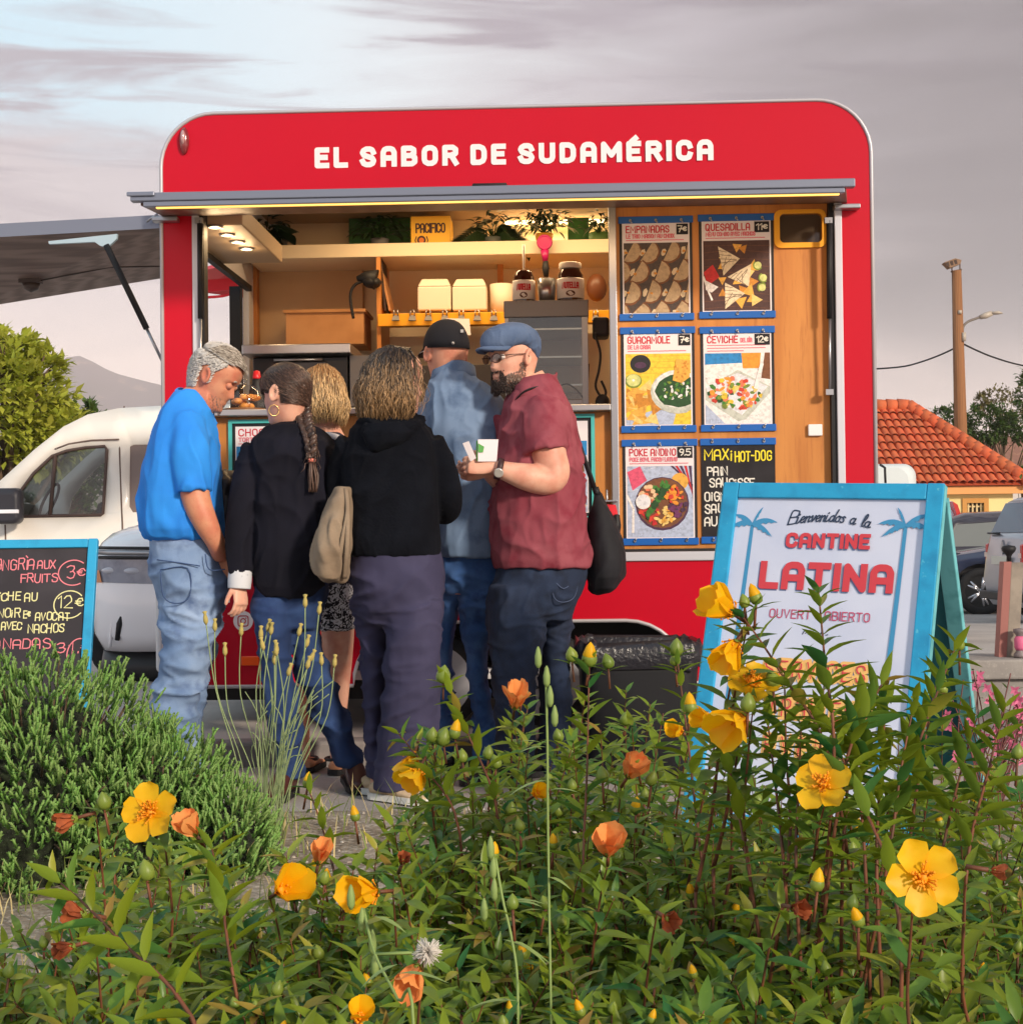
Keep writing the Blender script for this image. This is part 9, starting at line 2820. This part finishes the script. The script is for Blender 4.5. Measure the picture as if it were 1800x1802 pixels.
t = thing('gaura_plant', 'airy plant with pink flower spikes between the sandwich board and the low wall', 'plant', (at(1725, 1330, 4.7).x, 4.7, .03))
gs, gl, gp_ = MB(), MB(), MB()
for k in range(46):
    dd = 4.7 + rn.uniform(-.25, .25); tip = at(rn.uniform(1655, 1830), rn.uniform(1180, 1330), dd); b_ = V((at(1725 + rn.uniform(-40, 40), 1400, dd).x, dd, .03))
    P = curve3([b_, b_.lerp(tip, .5) + V((rn.uniform(-.04, .04), 0, .04)), tip], 6); gs.tube(P, .0020, 4)
    for j in range(5): p = P[rn.randrange(2, len(P))]; leafmesh(gl, p, V((rn.uniform(-1, 1), rn.uniform(-1, 1), .3)), (0, 0, 1), .035, .008, 0, .2)
    for j in range(3 if k % 2 else 0):
        c = tip - V((rn.uniform(-.008, .008), 0, .02 * j))
        for q in range(4): a = 1.57 * q + rn.random(); leafmesh(gp_, c, V((math.cos(a), -.5, math.sin(a))), (0, -1, 0), .020, .011, 0, .1)
gs.build('stem', cm('gaura_stem', 120, 72, 70, rough=.7), t); gl.build('foliage', leaf_m, t, recalc=False); gp_.build('blossom', pink, t, recalc=False)
g = MB()
for k in range(5200):
    x, y = rn.uniform(-2.2, 2.4), rn.uniform(1.2, 5.05)
    if noise.noise(V((x * 1.6, y * 1.6, 3))) < -.12: continue
    h = rn.uniform(.03, .13); a = rn.uniform(0, 6.28); l_ = rn.uniform(.1, .8) * h; p = V((x, y, .03)); w = V((math.sin(a), -math.cos(a), 0)) * .0018
    e = p + V((math.cos(a) * l_, math.sin(a) * l_, h)); m_ = p.lerp(e, .5) + V((0, 0, h * .18))
    g.add([p + w, p - w, m_ - w, m_ + w, e], [(0, 1, 2, 3), (3, 2, 4)], k % 2)
tag(g.build('dry_grass', [cm('grass_dry', 196, 180, 130, rough=.9, island=.3), cm('grass_green', 112, 128, 58, rough=.8, island=.3)], recalc=False), 'short dry grass and straw growing in the gravel bed', 'grass', kind='stuff')
g = MB()
for k in range(3200):
    x, y = rn.uniform(-2.4, 2.4), rn.uniform(1.3, 5.0); s_ = rn.uniform(.005, .014); c = V((x, y, .035)); M = Matrix.Rotation(rn.uniform(0, 6), 3, 'Z')
    p = [c + M @ V((s_ * math.cos(t) * rn.uniform(.7, 1.2), s_ * .8 * math.sin(t) * rn.uniform(.7, 1.2), 0)) for t in (0, 1.05, 2.1, 3.14, 4.2, 5.2)]
    tp3 = c + V((0, 0, s_ * .8)); q_ = [v.lerp(tp3, .45) + V((0, 0, s_ * .35)) for v in p]
    g.loft([p, q_], k % 3, True, False)
tag(g.build('gravel', [cm('gravel_a', 176, 166, 154, rough=.9), cm('gravel_b', 150, 138, 128, rough=.9), cm('gravel_c', 200, 194, 186, rough=.9)]), 'pale gravel scattered over the planting bed', 'gravel', kind='stuff')
# ------------------------------------------------------------------ evening air
m = bpy.data.materials.new('air'); m.use_nodes = True; m.node_tree.nodes.clear()
vo_ = m.node_tree.nodes.new('ShaderNodeVolumePrincipled'); vo_.inputs['Color'].default_value = (1, .94, .96, 1); vo_.inputs['Density'].default_value = .00032; vo_.inputs['Anisotropy'].default_value = -.25
mo_ = m.node_tree.nodes.new('ShaderNodeOutputMaterial'); m.node_tree.links.new(vo_.outputs[0], mo_.inputs['Volume'])
g = MB().box(-3700, 3700, -60, 2900, -12, 338)
tag(g.build('haze', m), kind='stuff')
